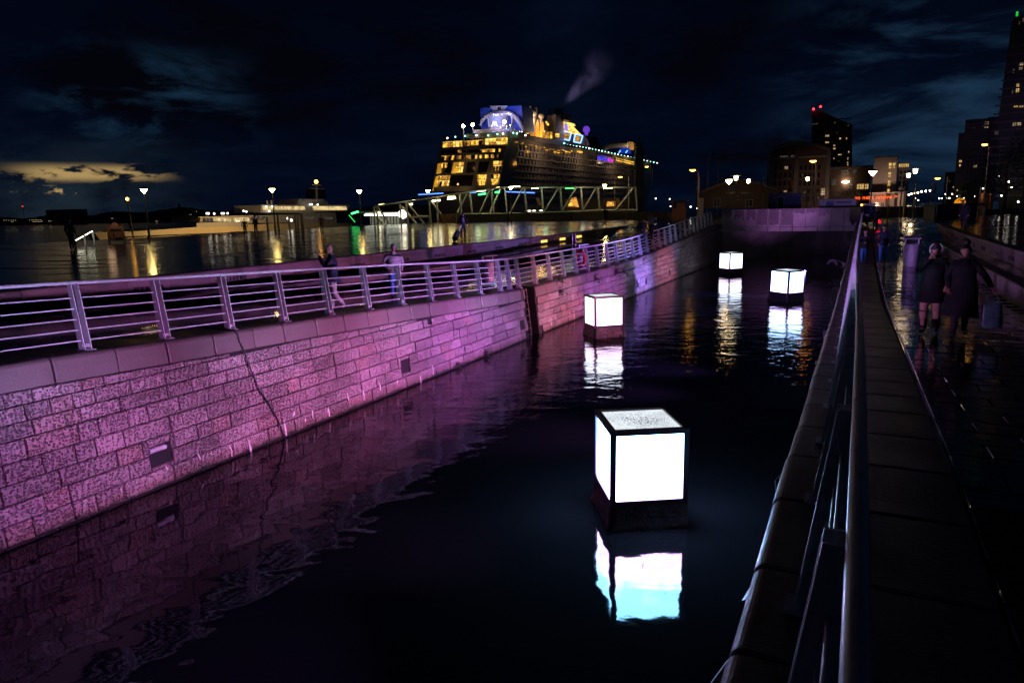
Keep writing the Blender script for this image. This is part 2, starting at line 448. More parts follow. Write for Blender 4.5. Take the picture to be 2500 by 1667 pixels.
# ground north of the basin: it carries the street and the quay buildings
b = MB(); vs = []; fs = []
ss = [59, 75, 100, 160, 300, 900]; wl = [-52, -20, 0, 40, 120, 420, 900]
for s in ss:
    for w in wl: vs.append(Q(s, w, 3.27 + (0.7 if s > 500 else 0)))
for i in range(len(ss) - 1):
    for j in range(len(wl) - 1): fs.append((i * 7 + j, i * 7 + j + 1, (i + 1) * 7 + j + 1, (i + 1) * 7 + j))
b.add(vs, fs); structure('street_paving', b, M_plaza)
# river wall under the plaza edge
b = MB(); b.obox(Q(-30, -52.4, -2.5), DS * 930, DW * 0.395, UP * (PLAZA + 2.45)); 
o = b.build('river_wall', M_conc); tag(o, 'dark river wall under the far edge of the wet plaza', 'wall')

# ------------------------------------------------------------------ quay walls
def quay_wall(side):
    """side 0: west wall facing east, 1: east wall facing west"""
    sg = 1 if side == 0 else -1
    def P(s, h, out=0.0):       # point on the battered face at height h, out = proud of the face
        w = -BAT * h + out if side == 0 else WR + BAT * h - out
        return Q(s, w, h)
    s0, s1 = (-16, 60) if side == 0 else (-16, 60)
    root = thing('quay_wall', 'battered granite canal wall lit pink and purple, carrying the pale railing' if side == 0 else
                 'dark granite canal wall whose coping edge glints blue and violet beside the camera', 'wall', P(s0, 0))
    # core behind the stones
    b = MB(); S = [s0 + 2 * i for i in range(int((s1 - s0) / 2) + 1)]
    if side == 0: S = [s for s in S if not 17.2 < s < 18.9]; S += [17.55, 18.5]; S.sort()
    for a, c in zip(S, S[1:]):
        if side == 0 and a == 17.55:   # ladder recess
            for d1, d2 in ((a - .001, a + .001), (c - .001, c + .001)):
                b.add([P(d1, -.6, -.03), P(d1, zt(a) - .02, -.03), P(d1, zt(a) - .02, -.55), P(d1, -.6, -.55)], [(0, 1, 2, 3)])
            b.add([P(a, -.6, -.55), P(c, -.6, -.55), P(c, zt(c) - .02, -.55), P(a, zt(a) - .02, -.55)], [(0, 1, 2, 3)])
            b.add([P(a, zt(a) - .02, -.55), P(c, zt(c) - .02, -.55), P(c, zt(c) - .02, -1.2), P(a, zt(a) - .02, -1.2)], [(0, 1, 2, 3)])
            continue
        b.add([P(a, -.6, -.03), P(c, -.6, -.03), P(c, zt(c) - .05, -.03), P(a, zt(a) - .05, -.03), P(c, zt(c) - .05, -1.3), P(a, zt(a) - .05, -1.3)],
              [(0, 1, 2, 3), (3, 2, 4, 5)])
    b.build('wall_core', M_core, root, rel=True)
    # coping stones
    rs = random.Random(3 + side); s = s0 + rs.uniform(0, .5); spans = []
    while s < s1 - .6:
        L = rs.uniform(.86, 1.12)
        if side == 0:
            if s < 17.5 < s + L + .25: L = 17.52 - s
            if 17.5 < s + .01 < 18.5: s = 18.5; continue
            if L < .25: s += L; continue
        spans.append((s, s + L)); s += L
    for a, c in spans:
        b = MB(); g = 0.012; hgt = .42; rr = .07; rings = []
        jo = rs.uniform(-.008, .008)
        for q in (a + g, a + g + .02, c - g - .02, c - g):
            z = zt(q); i = 0.012 if q in (a + g, c - g) else 0.0
            pts = [P(q, z - hgt + .01 + i, .035 + jo - i), P(q, z - hgt * .5, .04 + jo - i), P(q, z - rr, .036 + jo - i)]
            for k in (1, 2, 3, 4, 5):
                t = k / 5 * math.pi / 2
                pts.append(P(q, z - rr + rr * math.sin(t) - i, .036 + jo - rr + rr * math.cos(t) - i))
            pts += [P(q, z - i, -.6), P(q, z - i, -1.2), P(q, z - hgt, -1.2)]
            rings.append(pts)
        b.loft(rings, smooth=False)
        b.build('coping_stone', M_coping, root, rel=True)
    # coursed face stones
    stones = []
    rs = random.Random(11 + side)
    holes = [(1.46, .60, .46, .36), (9.3, .62, .42, .35), (17.05, .60, .42, .35), (32.4, .60, .42, .38), (34.3, .57, .42, .34), (40.1, .58, .44, .36), (10.8, 1.68, .2, .18)] if side == 0 else []
    k = 0; hb = -0.26; courses = []
    while hb < 2.5:
        h = rs.choice([.2, .24, .26, .28, .3]); courses.append((hb, hb + h)); hb += h
    for ci, (h0, h1) in enumerate(courses):
        s = s0 + rs.uniform(0, .6)
        while s < s1 - .3:
            L = rs.choice([.38, .5, .62, .75, .9, 1.05]) * rs.uniform(.9, 1.1)
            a, c = s, s + L; s = c
            if side == 0 and c > 17.5 and a < 18.55:
                if a < 17.2: c = 17.52
                elif c > 18.85: a = 18.53
                else: continue
            sl = .010
            def hh(x, h): return h + (-.0075 * (x - 18) if x < 18 else .0085 * max(0, x - 32)) * (h / 2.2)
            za, zc = zt(a) - .43, zt(c) - .43
            q = [hh(a, h0), hh(c, h0), min(hh(c, h1), zc), min(hh(a, h1), za)]
            if min(q[2] - q[1], q[3] - q[0]) < .06: continue
            if any(a < hs + hw / 2 and c > hs - hw / 2 and h0 < hz + hh2 / 2 and h1 > hz - hh2 / 2 for hs, hz, hw, hh2 in holes):
                hs, hz, hw, hh2 = [o for o in holes if a < o[0] + o[2] / 2 and c > o[0] - o[2] / 2 and h0 < o[1] + o[3] / 2 and h1 > o[1] - o[3] / 2][0]
                parts = []
                if a < hs - hw / 2 - .04: parts.append((a, hs - hw / 2))
                if c > hs + hw / 2 + .04: parts.append((hs + hw / 2, c))
                m0, m1 = max(a, hs - hw / 2), min(c, hs + hw / 2)
                lo_h, hi_h = hz - hh2 / 2, hz + hh2 / 2
                jit = lambda: [rs.uniform(-.006, .006) for _ in range(8)]
                if m1 - m0 > .05 and min(q[:2]) < lo_h - .07: stones.append((m0, m1, [q[0], q[1], lo_h, lo_h], .01, jit()))
                if m1 - m0 > .05 and max(q[2:]) > hi_h + .07: stones.append((m0, m1, [hi_h, hi_h, q[2], q[3]], .01, jit()))
            else: parts = [(a, c)]
            for (pa, pc) in parts:
                t0 = (pa - a) / L; t1 = (pc - a) / L
                qq = [q[0] + (q[1] - q[0]) * t0, q[0] + (q[1] - q[0]) * t1, q[3] + (q[2] - q[3]) * t1, q[3] + (q[2] - q[3]) * t0]
                stones.append((pa, pc, qq, rs.uniform(.0, .022), [rs.uniform(-.006, .006) for _ in range(8)]))
    def stone_into(b, st):
        a, c, q, pr, j = st; g = .0105; e = .011
        pr += .012
        o = [P(a + g, q[0] + g, -.05), P(c - g, q[1] + g, -.05), P(c - g, q[2] - g, -.05), P(a + g, q[3] - g, -.05)]
        m_ = [P(a + g, q[0] + g, pr - e), P(c - g, q[1] + g, pr - e), P(c - g, q[2] - g, pr - e), P(a + g, q[3] - g, pr - e)]
        i = [P(a + g + e, q[0] + g + e, pr + j[0]), P(c - g - e, q[1] + g + e, pr + j[1]), P(c - g - e, q[2] - g - e, pr + j[2]), P(a + g + e, q[3] - g - e, pr + j[3])]
        mid = sum(i, V((0, 0, 0))) / 4 + (P(0, 1, .012) - P(0, 1, 0)) * (1 + j[4] * 60)
        fs = []
        for u in range(4):
            v_ = (u + 1) % 4
            fs += [(u, v_, 4 + v_, 4 + u), (4 + u, 4 + v_, 8 + v_, 8 + u), (8 + u, 8 + v_, 12)]
        if side: fs = [f[::-1] for f in fs]
        b.add(o + m_ + i + [mid], fs)
    def shown(st):
        c = P((st[0] + st[1]) / 2, (st[2][0] + st[2][2]) / 2); r = c - CAMP
        z = r.dot(CF)
        if z < .5: return -1
        if abs(r.dot(CR) / z * F_PX) > IW / 2 + 60 or abs(r.dot(CU) / z * F_PX) > IH / 2 + 60: return -1
        return (st[1] - st[0]) * (st[2][2] - st[2][0]) / z ** 2
    if side == 0:
        stones.sort(key=shown, reverse=True)
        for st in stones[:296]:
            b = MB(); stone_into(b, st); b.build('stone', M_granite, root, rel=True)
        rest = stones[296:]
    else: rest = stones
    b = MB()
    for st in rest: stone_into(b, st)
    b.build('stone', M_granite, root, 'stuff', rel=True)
    if side == 0:
        # drain openings: sockets closed by a black sheet, one with a pale pipe mouth
        for i, (hs, hz, hw, hh2) in enumerate(holes):
            b = MB(); a, c, z0, z1, dp = hs - hw / 2, hs + hw / 2, hz - hh2 / 2, hz + hh2 / 2, -.32
            b.add([P(a, z0, -.02), P(c, z0, -.02), P(c, z1, -.02), P(a, z1, -.02), P(a, z0, dp), P(c, z0, dp), P(c, z1, dp), P(a, z1, dp)],
                  [(0, 1, 5, 4), (1, 2, 6, 5), (2, 3, 7, 6), (3, 0, 4, 7), (4, 5, 6, 7)])
            o = b.build('drain_opening', M_core, root, rel=True)
            # black sheet over the core face, standing in for the opening's shade
            b = MB(); b.add([P(a, z0, -.024), P(c, z0, -.024), P(c, z1, -.024), P(a, z1, -.024)], [(0, 1, 2, 3)]); b.build('drain_shade_sheet', M_black, root, rel=True)
            if i == 0:
                b = MB(); b.tube([P(a + .02, z1 - .07, -.018), P(c - .1, z1 - .07, -.018)], .05, 10); b.build('drain_pipe', M_galv, root, rel=True)
        # lime runs bleeding out of the lowest joints
        for s in (.6, 1.5, 2.2, 2.97, 3.1, 3.45, 4.5, 4.85, 5.15, 5.4, 5.95, 6.7, 7.3, 8.0, 8.8, 9.9, 10.6, 19.7, 20.25, 21.8, 22.3):
            b = MB(); h = rs.uniform(.26, .52); L = rs.uniform(.07, .42); wd_ = rs.uniform(.4, 1.3); x = 0; rings = []
            for t in range(7):
                u = t / 6; r_ = .008 + .028 * wd_ * math.sin(u * 2.6) * rs.uniform(.7, 1.2)
                cpt = P(s + x, h - L * u, .03); x += rs.uniform(-.012, .012)
                rings.append([cpt + DS * (r_ * math.cos(g_)) + DW * (.008 * math.sin(g_)) for g_ in [k * math.pi / 3 for k in range(6)]])
            b.loft(rings); b.build('lime_run', M_lime, root, rel=True)
    return root
wall_w = quay_wall(0)
wall_e = quay_wall(1)

# ------------------------------------------------------------------ railings
def railing(side):
    sg = 1 if side == 0 else -1
    def P(s, h, off=0.0):       # foot line 0.3 m behind the face, leaning back with the batter
        z = zt(s); w = -BAT * z - .3 - BAT * h + off if side == 0 else WR + BAT * z + .3 + BAT * h - off
        return Q(s, w, z + h)
    if side == 0: posts = [.68 + 1.55 * k for k in range(-6, 11)] + [16.95, 17.75] + [19.3 + 1.545 * k for k in range(0, 26)]
    else: posts = [.2 + 1.55 * k for k in range(-6, 38)]
    root = thing('railing', 'pale steel railing with paired fin posts along the lit granite wall' if side == 0 else
                 'steel railing seen end on beside the camera, edges glinting violet', 'railing', P(posts[0], 0))
    T = P(10, 1) - P(10, 0); T = (T - DS * T.dot(DS)).normalized(); A = DW * sg
    for s in posts:
        for d in (-.058, .058):
            b = MB(); p0, p1 = P(s + d, 0.015), P(s + d, 1.13)
            hw0, hw1 = .085, .06
            b.prism([p0 - A * hw0 - DS * .007, p0 + A * hw0 - DS * .007, p1 + A * hw1 - DS * .007, p1 - A * hw1 - DS * .007], DS * .014)
            for hh_ in (.07, .10) if d > 0 else (): b.tube([P(s - .075, hh_, .04), P(s + .075, hh_, .04)], .012, 6)
            b.build('post', M_galv, root, rel=True)
        b = MB(); p = P(s, .007); b.box(p, (.19, .26, .016), 0, DS, DW, UP); b.build('foot_plate', M_galv, root, rel=True)
    for a, c in zip(posts, posts[1:]):
        for k in range(5):
            h = .17 + .183 * k
            b = MB(); b.tube([P(a + .052, h), P((a + c) / 2, h + (zt(a) + zt(c)) / 2 - zt((a + c) / 2)), P(c - .052, h)], .0125, 6)
            b.build('rail', M_galv, root, rel=True)
    # flat oval handrail in lengths of four bays
    for i in range(0, len(posts) - 1, 4):
        ch = posts[i:i + 5]; b = MB(); rings = []
        for j, s in enumerate(ch):
            s2 = s + (.008 if j == 0 else -.008 if j == len(ch) - 1 else 0)
            p = P(s2, 1.155); rings.append(b.ring(p + DW * (sg * -.03), DS, .032, 12, .03, up=UP))
        b.loft(rings); b.build('handrail', M_galv, root, rel=True)
    return root
rail_w = railing(0)
rail_e = railing(1)

# ladder in the recess of the west wall
root = thing('steel_ladder', 'rusty steel ladder standing in the wall recess above the water', 'ladder', Q(18.0, -.2, 0))
def LP(s, h): return Q(s, -BAT * h - .22, h)
for s in (17.78, 18.2):
    b = MB(); b.tube([LP(s, -.4), LP(s, 1.86)], .022, 8); b.build('stile', M_rust, root, rel=True)
for k in range(8):
    b = MB(); h = .05 + k * .25; b.tube([LP(17.79, h), LP(18.19, h)], .016, 8); b.build('rung', M_rust, root, rel=True)

# cables down the wall
def cable(name, pts, r, label):
    b = MB()
    ps = []
    for i in range(len(pts) - 1):
        for t in range(6):
            u = t / 6; ps.append(V(pts[i]).lerp(V(pts[i + 1]), u) + DS * (.012 * math.sin(7.0 * (i + u))))
    ps.append(V(pts[-1])); b.tube(ps, r, 6)
    return tag(b.build(name, M_rubber), label, 'cable')
def WP(s, h, out=.055): return Q(s, -BAT * h + out, h)
z = zt(3.62)
cable('power_cable', [Q(3.7, -1.5, z + .02), Q(3.62, -.5, z + .02), Q(3.6, -.28, z + .03), WP(3.62, z - .06, .06), WP(3.72, z - .5, .075), WP(3.9, 1.3, .065), WP(4.2, .7, .065), WP(4.35, .3, .065), WP(4.45, -.3, .06)], .017, 'black power cable hanging over the coping down to the water')
cable('power_cable', [Q(17.0, -.5, zt(17) + .02), Q(17.15, -.28, zt(17.1) + .03), WP(17.25, zt(17.2) - .06, .06), WP(17.35, 1.4, .07), WP(17.3, .9, .065), WP(17.5, .4, .06), WP(17.6, -.3, .05)], .015, 'thin dark cable draped down the wall just before the ladder')

# ------------------------------------------------------------------ seat walls of the terraces
def seat_wall(w, zb, ztop, s0, s1, face, label, vents=(), lit=()):
    root = thing('seat_wall', label, 'low wall', Q(s0, w, zb(s0)))
    step = 1.5; n = int((s1 - s0) / step)
    for i in range(n):
        a, c = s0 + i * step + .006, s0 + (i + 1) * step - .006
        if ztop((a + c) / 2) - zb((a + c) / 2) < .07: continue
        b = MB(); rings = []
        for q in (a, (a + c) / 2, c):
            t, bo = ztop(q), zb(q) - .1; r = .06
            pts = [Q(q, w + face * .03, bo), Q(q, w, bo + .1), Q(q, w + face * .05, t - r)]
            for k in (1, 2, 3):
                g = k / 3 * math.pi / 2; pts.append(Q(q, w + face * (.05 - r + r * math.cos(g)), t - r + r * math.sin(g)))
            pts += [Q(q, w - face * .42, t), Q(q, w - face * .42, bo)]
            rings.append(pts)
        b.loft(rings, smooth=False); b.build('seat_stone', M_seat if face < 0 else M_seatw, root, rel=True)
    for s in vents:
        on = s in lit; z = (ztop(s) + zb(s)) / 2 - .06
        if ztop(s) - zb(s) < .3: continue
        b = MB(); hw = .5
        b.obox(Q(s - hw, w + face * .045, z - .075), DS * 2 * hw, DW * face * .012, UP * .15)
        p = b.build('light_slot', M_slot if on else M_black, root, rel=True)
        if on:
            b = MB()
            b.obox(Q(s - hw, w + face * .058, z - .026), DS * 2 * hw, DW * face * .012, UP * .02)
            for k in range(9): b.obox(Q(s - hw + .1 + k * .1, w + face * .058, z - .075), DS * .018, DW * face * .012, UP * .15)
            b.build('louvre', M_dark, p, rel=True)
        else:
            b = MB()
            for k in range(5): b.obox(Q(s - hw + .17 + k * .16, w + face * .058, z - .075), DS * .02, DW * face * .01, UP * .15)
            b.build('louvre', M_seat, p, rel=True)
    return root
M_slot = glow('amber_slot_light', (1.0, 0.62, 0.10), 4.0)
lowtop = lambda s: max(zt(s) - .02, min(2.52, zt(s) + .45))
vs_w = [-2.5 + 3.4 * k for k in range(18)]
seat_wall(UWL, lambda s: lowtop(s), lambda s: zplaza(s, 0) + .05, -20, 58, 1, 'long upper seat wall of purple lit stone below the wet riverside plaza', vs_w, (vs_w[0], vs_w[1], vs_w[13], vs_w[14], vs_w[12]))
seat_wall(LWL, lambda s: zt(s) - .02, lambda s: lowtop(s) + .03, -20, 46, 1, 'lower dim seat wall behind the photographing man', [])
seat_wall(UWR, lambda s: max(zt(s), 2.5), lambda s: zplaza(s, 0) + .05, -20, 56, -1, 'upper pale seat wall with dark slots behind the two women', [1 + 3.4 * k for k in range(14)])
seat_wall(LWR, lambda s: zt(s) - .02, lambda s: max(2.52, zt(s) - .3), 8.5, 46, -1, 'lower curved seat wall beside the carried shopping bag', [])

# paving slabs of the east promenade, joints recessed; the nearest 290 apart, the rest together
root = thing('promenade_slabs', 'wet dark stone slabs laid in rows along the east promenade', 'paving', Q(4, WR + 2.4, zt(4)))
M_slab = wet_mat('wet_slab', (0.05, 0.043, 0.042), 0.18, 0.085, 7.0, (1, 1, 1), 0.42, 0.20)
rs = random.Random(5); slabs = []
for i in range(110):
    s = -4.2 + i * .45
    for j in range(5):
        w0 = WR + 1.54 + j * .66 + (.33 if i % 2 else 0) - .33; w1 = min(w0 + .66, LWR + .0); w0 = max(w0, WR + 1.54)
        if w1 - w0 < .1: continue
        slabs.append((s, w0, w1))
def slab_into(b, t):
    s, w0, w1 = t; g = .008; c = .01; e = rs.uniform(-.003, .003); za, zb_ = zt(s) - .0, zt(s + .45)
    lo = [Q(s + g, w0 + g, za - .04), Q(s + .45 - g, w0 + g, zb_ - .04), Q(s + .45 - g, w1 - g, zb_ - .04), Q(s + g, w1 - g, za - .04)]
    j = [rs.uniform(-.0035, .0035) for _ in range(4)]
    ed = [p + UP * (.033 + e) for p in lo]
    hi = [p + UP * (.041 + e + j[k]) + (DS * (c if k in (0, 3) else -c)) + DW * (c if k < 2 else -c) for k, p in enumerate(lo)]
    fs = [(8, 9, 10, 11)]
    for u in range(4): v_ = (u + 1) % 4; fs += [(u, v_, 4 + v_, 4 + u), (4 + u, 4 + v_, 8 + v_, 8 + u)]
    b.add(lo + ed + hi, [f[::-1] for f in fs])
sel = [t for t in slabs if 2.2 < t[0] < 34]
sel.sort(key=lambda t: t[0]); near = sel[:290]; ns_ = set(near)
for t in near:
    b = MB(); slab_into(b, t); b.build('paving_slab', M_slab, root, rel=True)
b = MB()
for t in slabs:
    if t not in ns_: slab_into(b, t)
b.build('paving_slab', M_slab, root, 'stuff', rel=True)
# ------------------------------------------------------------------ light cubes
def cube_mat(name, top, bot, st):
    m = bpy.data.materials.new(name); nt = nodes_of(m); n = NT(nt)
    o = n.node('ShaderNodeOutputMaterial'); e = n.node('ShaderNodeEmission'); nt.links.new(e.outputs[0], o.inputs[0])
    P = n.coord('Object'); sp = n.node('ShaderNodeSeparateXYZ'); nt.links.new(P, sp.inputs[0])
    t = n.ramp(n.math('ADD', sp.outputs[2], n.math('MULTIPLY', n.math('SUBTRACT', n.noise(P, 2.6, 4, 0.6, .5), 0.5), 1.5)), 0.55, 1.2)
    n.put(e.inputs[0], n.mix(t, bot, top)); e.inputs[1].default_value = st
    return m
M_frame = mat('cube_frame', (0.02, 0.02, 0.035), 0.3, 0.3)
M_tarp = mat('black_tarpaulin', (0.010, 0.009, 0.012), 0.35, var=0.3, vscale=5, spec=0.4, bump=0.7, bscale=7, bdist=0.05)
M_fleck = mat('rain_grit', (0.03, 0.03, 0.035), 0.6)
def light_cube(corner, yaw, label, panel, size=1.213, fw=.083, bw=.083, tilt=(0, 0)):
    root = thing('light_cube', label, 'light cube', corner, yaw, 'glowing cubes floating on the canal')
    s = size; z0 = .38
    b = MB()
    for (x, y) in ((0, 0), (s, 0), (0, s), (s, s)):
        b.obox((x - (fw if x else 0), y - (fw if y else 0), z0), V((fw, 0, 0)), V((0, fw, 0)), UP * s)
    for z in (z0 + .0005, z0 + s - fw - .0005):
        for y in (0.0005, s - fw - .0005): b.obox((fw + .0005, y, z), V((s - 2 * fw - .001, 0, 0)), V((0, fw, 0)), UP * fw)
        for x in (0.0005, s - fw - .0005): b.obox((x, fw + .0005, z), V((fw, 0, 0)), V((0, s - 2 * fw - .001, 0)), UP * fw)
    b.build('frame', M_frame, root)
    q = s - 2 * fw; d = .03
    def pan(o, X, Y, Z): 
        b = MB(); b.obox(o, X, Y, Z); return b.build('panel', panel, root)
    e = .0
    pan((fw, d, z0 + bw), V((q, 0, 0)), V((0, .02, 0)), UP * (s - fw - bw))
    pan((fw, s - d - .02, z0 + bw), V((q, 0, 0)), V((0, .02, 0)), UP * (s - fw - bw))
    pan((d, fw, z0 + bw), V((.02, 0, 0)), V((0, q, 0)), UP * (s - fw - bw))
    pan((s - d - .02, fw, z0 + bw), V((.02, 0, 0)), V((0, q, 0)), UP * (s - fw - bw))
    b = MB(); b.obox((fw, fw, z0 + s - .05), V((q, 0, 0)), V((0, q, 0)), UP * .02); tp = b.build('lid_panel', M_lid, root)
    # raft wrapped in tarpaulin
    b = MB(); rs = random.Random(int(corner[1] * 10)); rings = []
    for k, (z, g) in enumerate(((-.12, .03), (.03, .045), (.10, .02), (.22, .0), (z0 - .002, -.004))):
        ring_ = []
        for i in range(40):
            t = i / 40 * 4; sd = int(t); u = t - sd; a = -g - (rs.uniform(0, .035) if k < 4 else 0); L = s + 2 * g
            p = [(a + L * u, a), (a + L, a + L * u), (a + L * (1 - u), a + L), (a, a + L * (1 - u))][sd]
            ring_.append(V((p[0], p[1], z + (rs.uniform(-.012, .012) if k < 4 else 0))))
        rings.append(ring_)
    b.loft(rings); b.build('raft', M_tarp, root)
    return root, tp
M_lid = bpy.data.materials.new('cube_lid_glow'); nt = nodes_of(M_lid); n = NT(nt)
o_ = n.node('ShaderNodeOutputMaterial'); e_ = n.node('ShaderNodeEmission'); nt.links.new(e_.outputs[0], o_.inputs[0]); n.put(e_.inputs[0], (.86, .93, 1.0))
n.put(e_.inputs[1], n.math('MULTIPLY', n.ramp(n.noise(n.coord('Object'), 34, 3, .7), .30, .5, .62, .95), n.ramp(n.noise(n.coord('Object'), 3, 3), .3, .7, .85, 1.1)))
P1 = cube_mat('cube_glow_blue_pink', (0.22, 0.60, 1.0), (0.70, 0.42, 1.0), 34.0)
P2 = cube_mat('cube_glow_violet', (0.75, 0.8, 1.0), (0.9, 0.62, 1.0), 5.0)
P3 = cube_mat('cube_glow_blue', (0.35, 0.6, 1.0), (0.6, 0.45, 1.0), 8.0)
P4 = cube_mat('cube_glow_far', (0.65, 0.82, 1.0), (0.9, 0.66, 1.0), 5.0)
for cn, yaw, tl, lb, pm in (((1.457, 10.028, 0), .086, (.001, .002), 'largest glowing white cube, grit on its lid, nearest the camera on the canal', P1),
                        ((3.196, 26.351, 0), .246, (-.014, -.003), 'glowing cube floating in front of the lit granite wall right of the ladder', P2),
                        ((14.066, 35.176, 0), .493, (.018, .006), 'tilted glowing cube seen corner on, close to the dark coping', P3),
                        ((15.742, 50.065, 0), .386, (-.002, .003), 'smallest glowing cube, farthest off, below the end wall of the basin', P4)):
    o, tp = light_cube(cn, yaw, lb, pm)
    o.rotation_euler = (tl[0], tl[1], yaw)
    if pm is P1:
        rs = random.Random(2)
        b = MB()
        for k in range(420):
            x, y = rs.gauss(.62, .2), rs.gauss(.62, .2)
            if not (.1 < x < 1.1 and .1 < y < 1.1): continue
            L = rs.uniform(.003, .008); a = rs.uniform(0, 3)
            b.box((x, y, .38 + 1.213 - .0275), (L * 2.2, L, .004), 0, V((math.cos(a), math.sin(a), 0)), V((-math.sin(a), math.cos(a), 0)))
        b.build('grit', M_fleck, tp, 'stuff')
        for (mx, mz, fx) in ((.53, .62, 1), (.53, .605, 1), (.26, .86, 1), (.9, 1.2, 1), (.72, .85, 0), (.5, .75, 0)):
            b = MB(); b.box((mx, .027, mz) if fx else (.027, mx, mz), (.012, .004, .035) if fx else (.004, .012, .035)); b.build('smudge', M_fleck, o)

# ------------------------------------------------------------------ unseen flood lamps, some read off the lit wall, some added (fixtures under the east coping and on the west quay)
def flood(loc, target, col, power, angle, blend=1.0, label='', r=.12, body=True):
    t = thing('flood_lamp', label, 'floodlight', loc, 0, 'flood lamps of the light show')
    d = (V(target) - V(loc)).normalized()
    rot = d.to_track_quat('-Z', 'Y')
    if body:
        x = d.cross(UP).normalized(); u = x.cross(d)
        b = MB(); b.bbox(d * -.09, (.34, .24, .13), .02, 0, x, u, -d); b.build('housing', M_dark, t)
        b = MB(); b.obox(x * -.19 - u * .01 - d * .2, x * .012, u * .02, d * .12); b.obox(x * .178 - u * .01 - d * .2, x * .012, u * .02, d * .12); b.obox(x * -.19 - u * .01 - d * .212, x * .38, u * .02, d * .012); b.build('bracket', M_dark, t)
    l = bpy.data.lights.new('flood_beam', 'SPOT'); l.color = col; l.energy = power; l.spot_size = math.radians(angle); l.spot_blend = blend; l.shadow_soft_size = r
    lo = bpy.data.objects.new('flood_beam', l); COL.objects.link(lo); lo.parent = t; lo.rotation_euler = rot.to_euler(); lo.location = d * .02
    return t
MAG, PUR, BLV, PNK = (1.0, 0.26, 0.84), (0.66, 0.20, 1.0), (0.34, 0.22, 1.0), (1.0, 0.25, 0.50)
def eastlamp(s): h = zt(s) - .56; return Q(s, WR + BAT * h - .1, h)
for (s, ts, th, col, pw, an, wh) in ((-3.0, -.8, .45, (.8, .24, 1), 2700, 50, 'at the very near end of the wall'), (0.4, 2.4, .3, MAG, 2800, 46, 'at the widest drain opening'), (7.4, 6.6, .2, MAG, 5000, 46, 'at the lime runs near the waterline'), (11.5, 10.6, .5, (.86, .24, .95), 5600, 46, 'at the second drain opening'), (14.2, 14.0, .7, PUR, 7600, 48, 'just short of the ladder'),
                                (25.0, 20.8, .4, PNK, 8500, 38, 'just past the ladder'), (13.0, 19.6, .5, PNK, 3200, 30, 'at the ladder recess'), (27.5, 26.5, .8, PUR, 8000, 46, 'behind the second cube'), (33.0, 32.0, .9, BLV, 26000, 52, 'below the red lifebuoy'), (39.0, 39.0, .6, (.95, .28, .6), 6500, 36, 'at the far dark end of the wall')):
    flood(eastlamp(s), Q(s=ts, w=0, z=th), col, pw, an, label='small flood lamp under the coping aimed ' + wh)
flood(eastlamp(45.0), Q(59, 5.2, 5.3), (.66, .27, 1), 7000, 32, label='small flood lamp under the coping aimed at the concrete end wall')
# unseen low lamps added on the west wall, throwing light over the east coping
for (s, h, tgt, col, pw, an, wh) in ((-3.6, 2.15, Q(24, 15.8, 2.5), (.58, .26, 1.0), 20000, 30, 'pale seat walls'), (-4.6, 2.2, Q(9, 12.8, 3.5), (.8, .34, .95), 5500, 13, 'two women'), (-5.6, 2.3, Q(48, 12.5, 3.6), (.5, .3, 1.0), 26000, 22, 'couple in jeans')):
    flood(Q(s, -BAT * h + .25, h), tgt, col, pw, an, label='small added flood lamp on the near west wall aimed at the ' + wh, r=.55)
for (s, ts, wh) in ((-2.0, -.5, 'nearest'), (5.4, 4.5, 'second nearest'), (9.4, 9.5, 'third nearest'), (13.6, 14.5, 'middle'), (22.0, 22, 'far'), (30.0, 31, 'second farthest'), (41.0, 42, 'farthest')):
    flood(eastlamp(s), Q(ts, -.6, zt(ts) + 1.1), (.52, .46, 1.0), 3700 if s < 20 else 3800, 28, label='small added violet lamp under the coping aimed at the ' + wh + ' stretch of railing')  # unseen lamps added to tint the railing violet
# ------------------------------------------------------------------ end wall of the basin (mouth of the tunnel under the street)
root = thing('tunnel_wall', 'stained purple lit concrete wall closing the far end of the canal above the dark tunnel mouth', 'wall', Q(59, 5, 3))
pw = 11.0 / 11
for i in range(11):
    w0, w1 = -.02 + i * pw + .008, -.02 + (i + 1) * pw - .008
    b = MB(); b.bbox(Q(59.05, (w0 + w1) / 2, 3.79), (.3, w1 - w0, 1.54), .015, 0, DS, DW, UP); b.build('concrete_panel', M_conc, root, rel=True)
    b = MB(); b.bbox(Q(59.0, (w0 + w1) / 2, 2.82), (.5, w1 - w0, .39), .03, 0, DS, DW, UP); b.build('concrete_beam', M_conc, root, rel=True)
# damp runs over the panels, each with its ragged lower edge
M_damp = mat('damp_stain', (0.105, 0.068, 0.075), 0.5, var=0.3, vscale=3)
rs = random.Random(9)
def damp(w0, w1, lo, hi):
    b = MB(); top = 4.54; x = w0; pts = []
    while x < w1:
        pts.append((x, top - rs.uniform(lo, hi))); x += rs.uniform(.05, .13)
    for (a, za), (c, zc) in zip(pts, pts[1:]):
        b.add([Q(58.896, a, za), Q(58.896, c, zc), Q(58.896, c, top), Q(58.896, a, top)], [(0, 1, 2, 3)])
    b.build('damp_stain', M_damp, root, rel=True)
damp(.1, .95, .3, .8); damp(1.1, 1.95, .5, 1.1); damp(2.1, 2.95, .6, 1.2); damp(3.02, 3.94, 1.3, 1.42); damp(4.02, 4.94, 1.3, 1.42); damp(5.02, 5.94, 1.36, 1.42); damp(6.02, 6.94, .25, .5); damp(7.02, 7.94, .2, .55); damp(8.02, 8.94, .35, .8)
b = MB(); b.obox(Q(61.5, -.5, -.8), DS * 14 + DW * 13, DW * .3 - DS * .3, UP * 3.3); b.obox(Q(59.31, -.6, 2.6), DS * 20, DW * 13, UP * .3)
b.build('tunnel_lining', M_conc, root, rel=True)

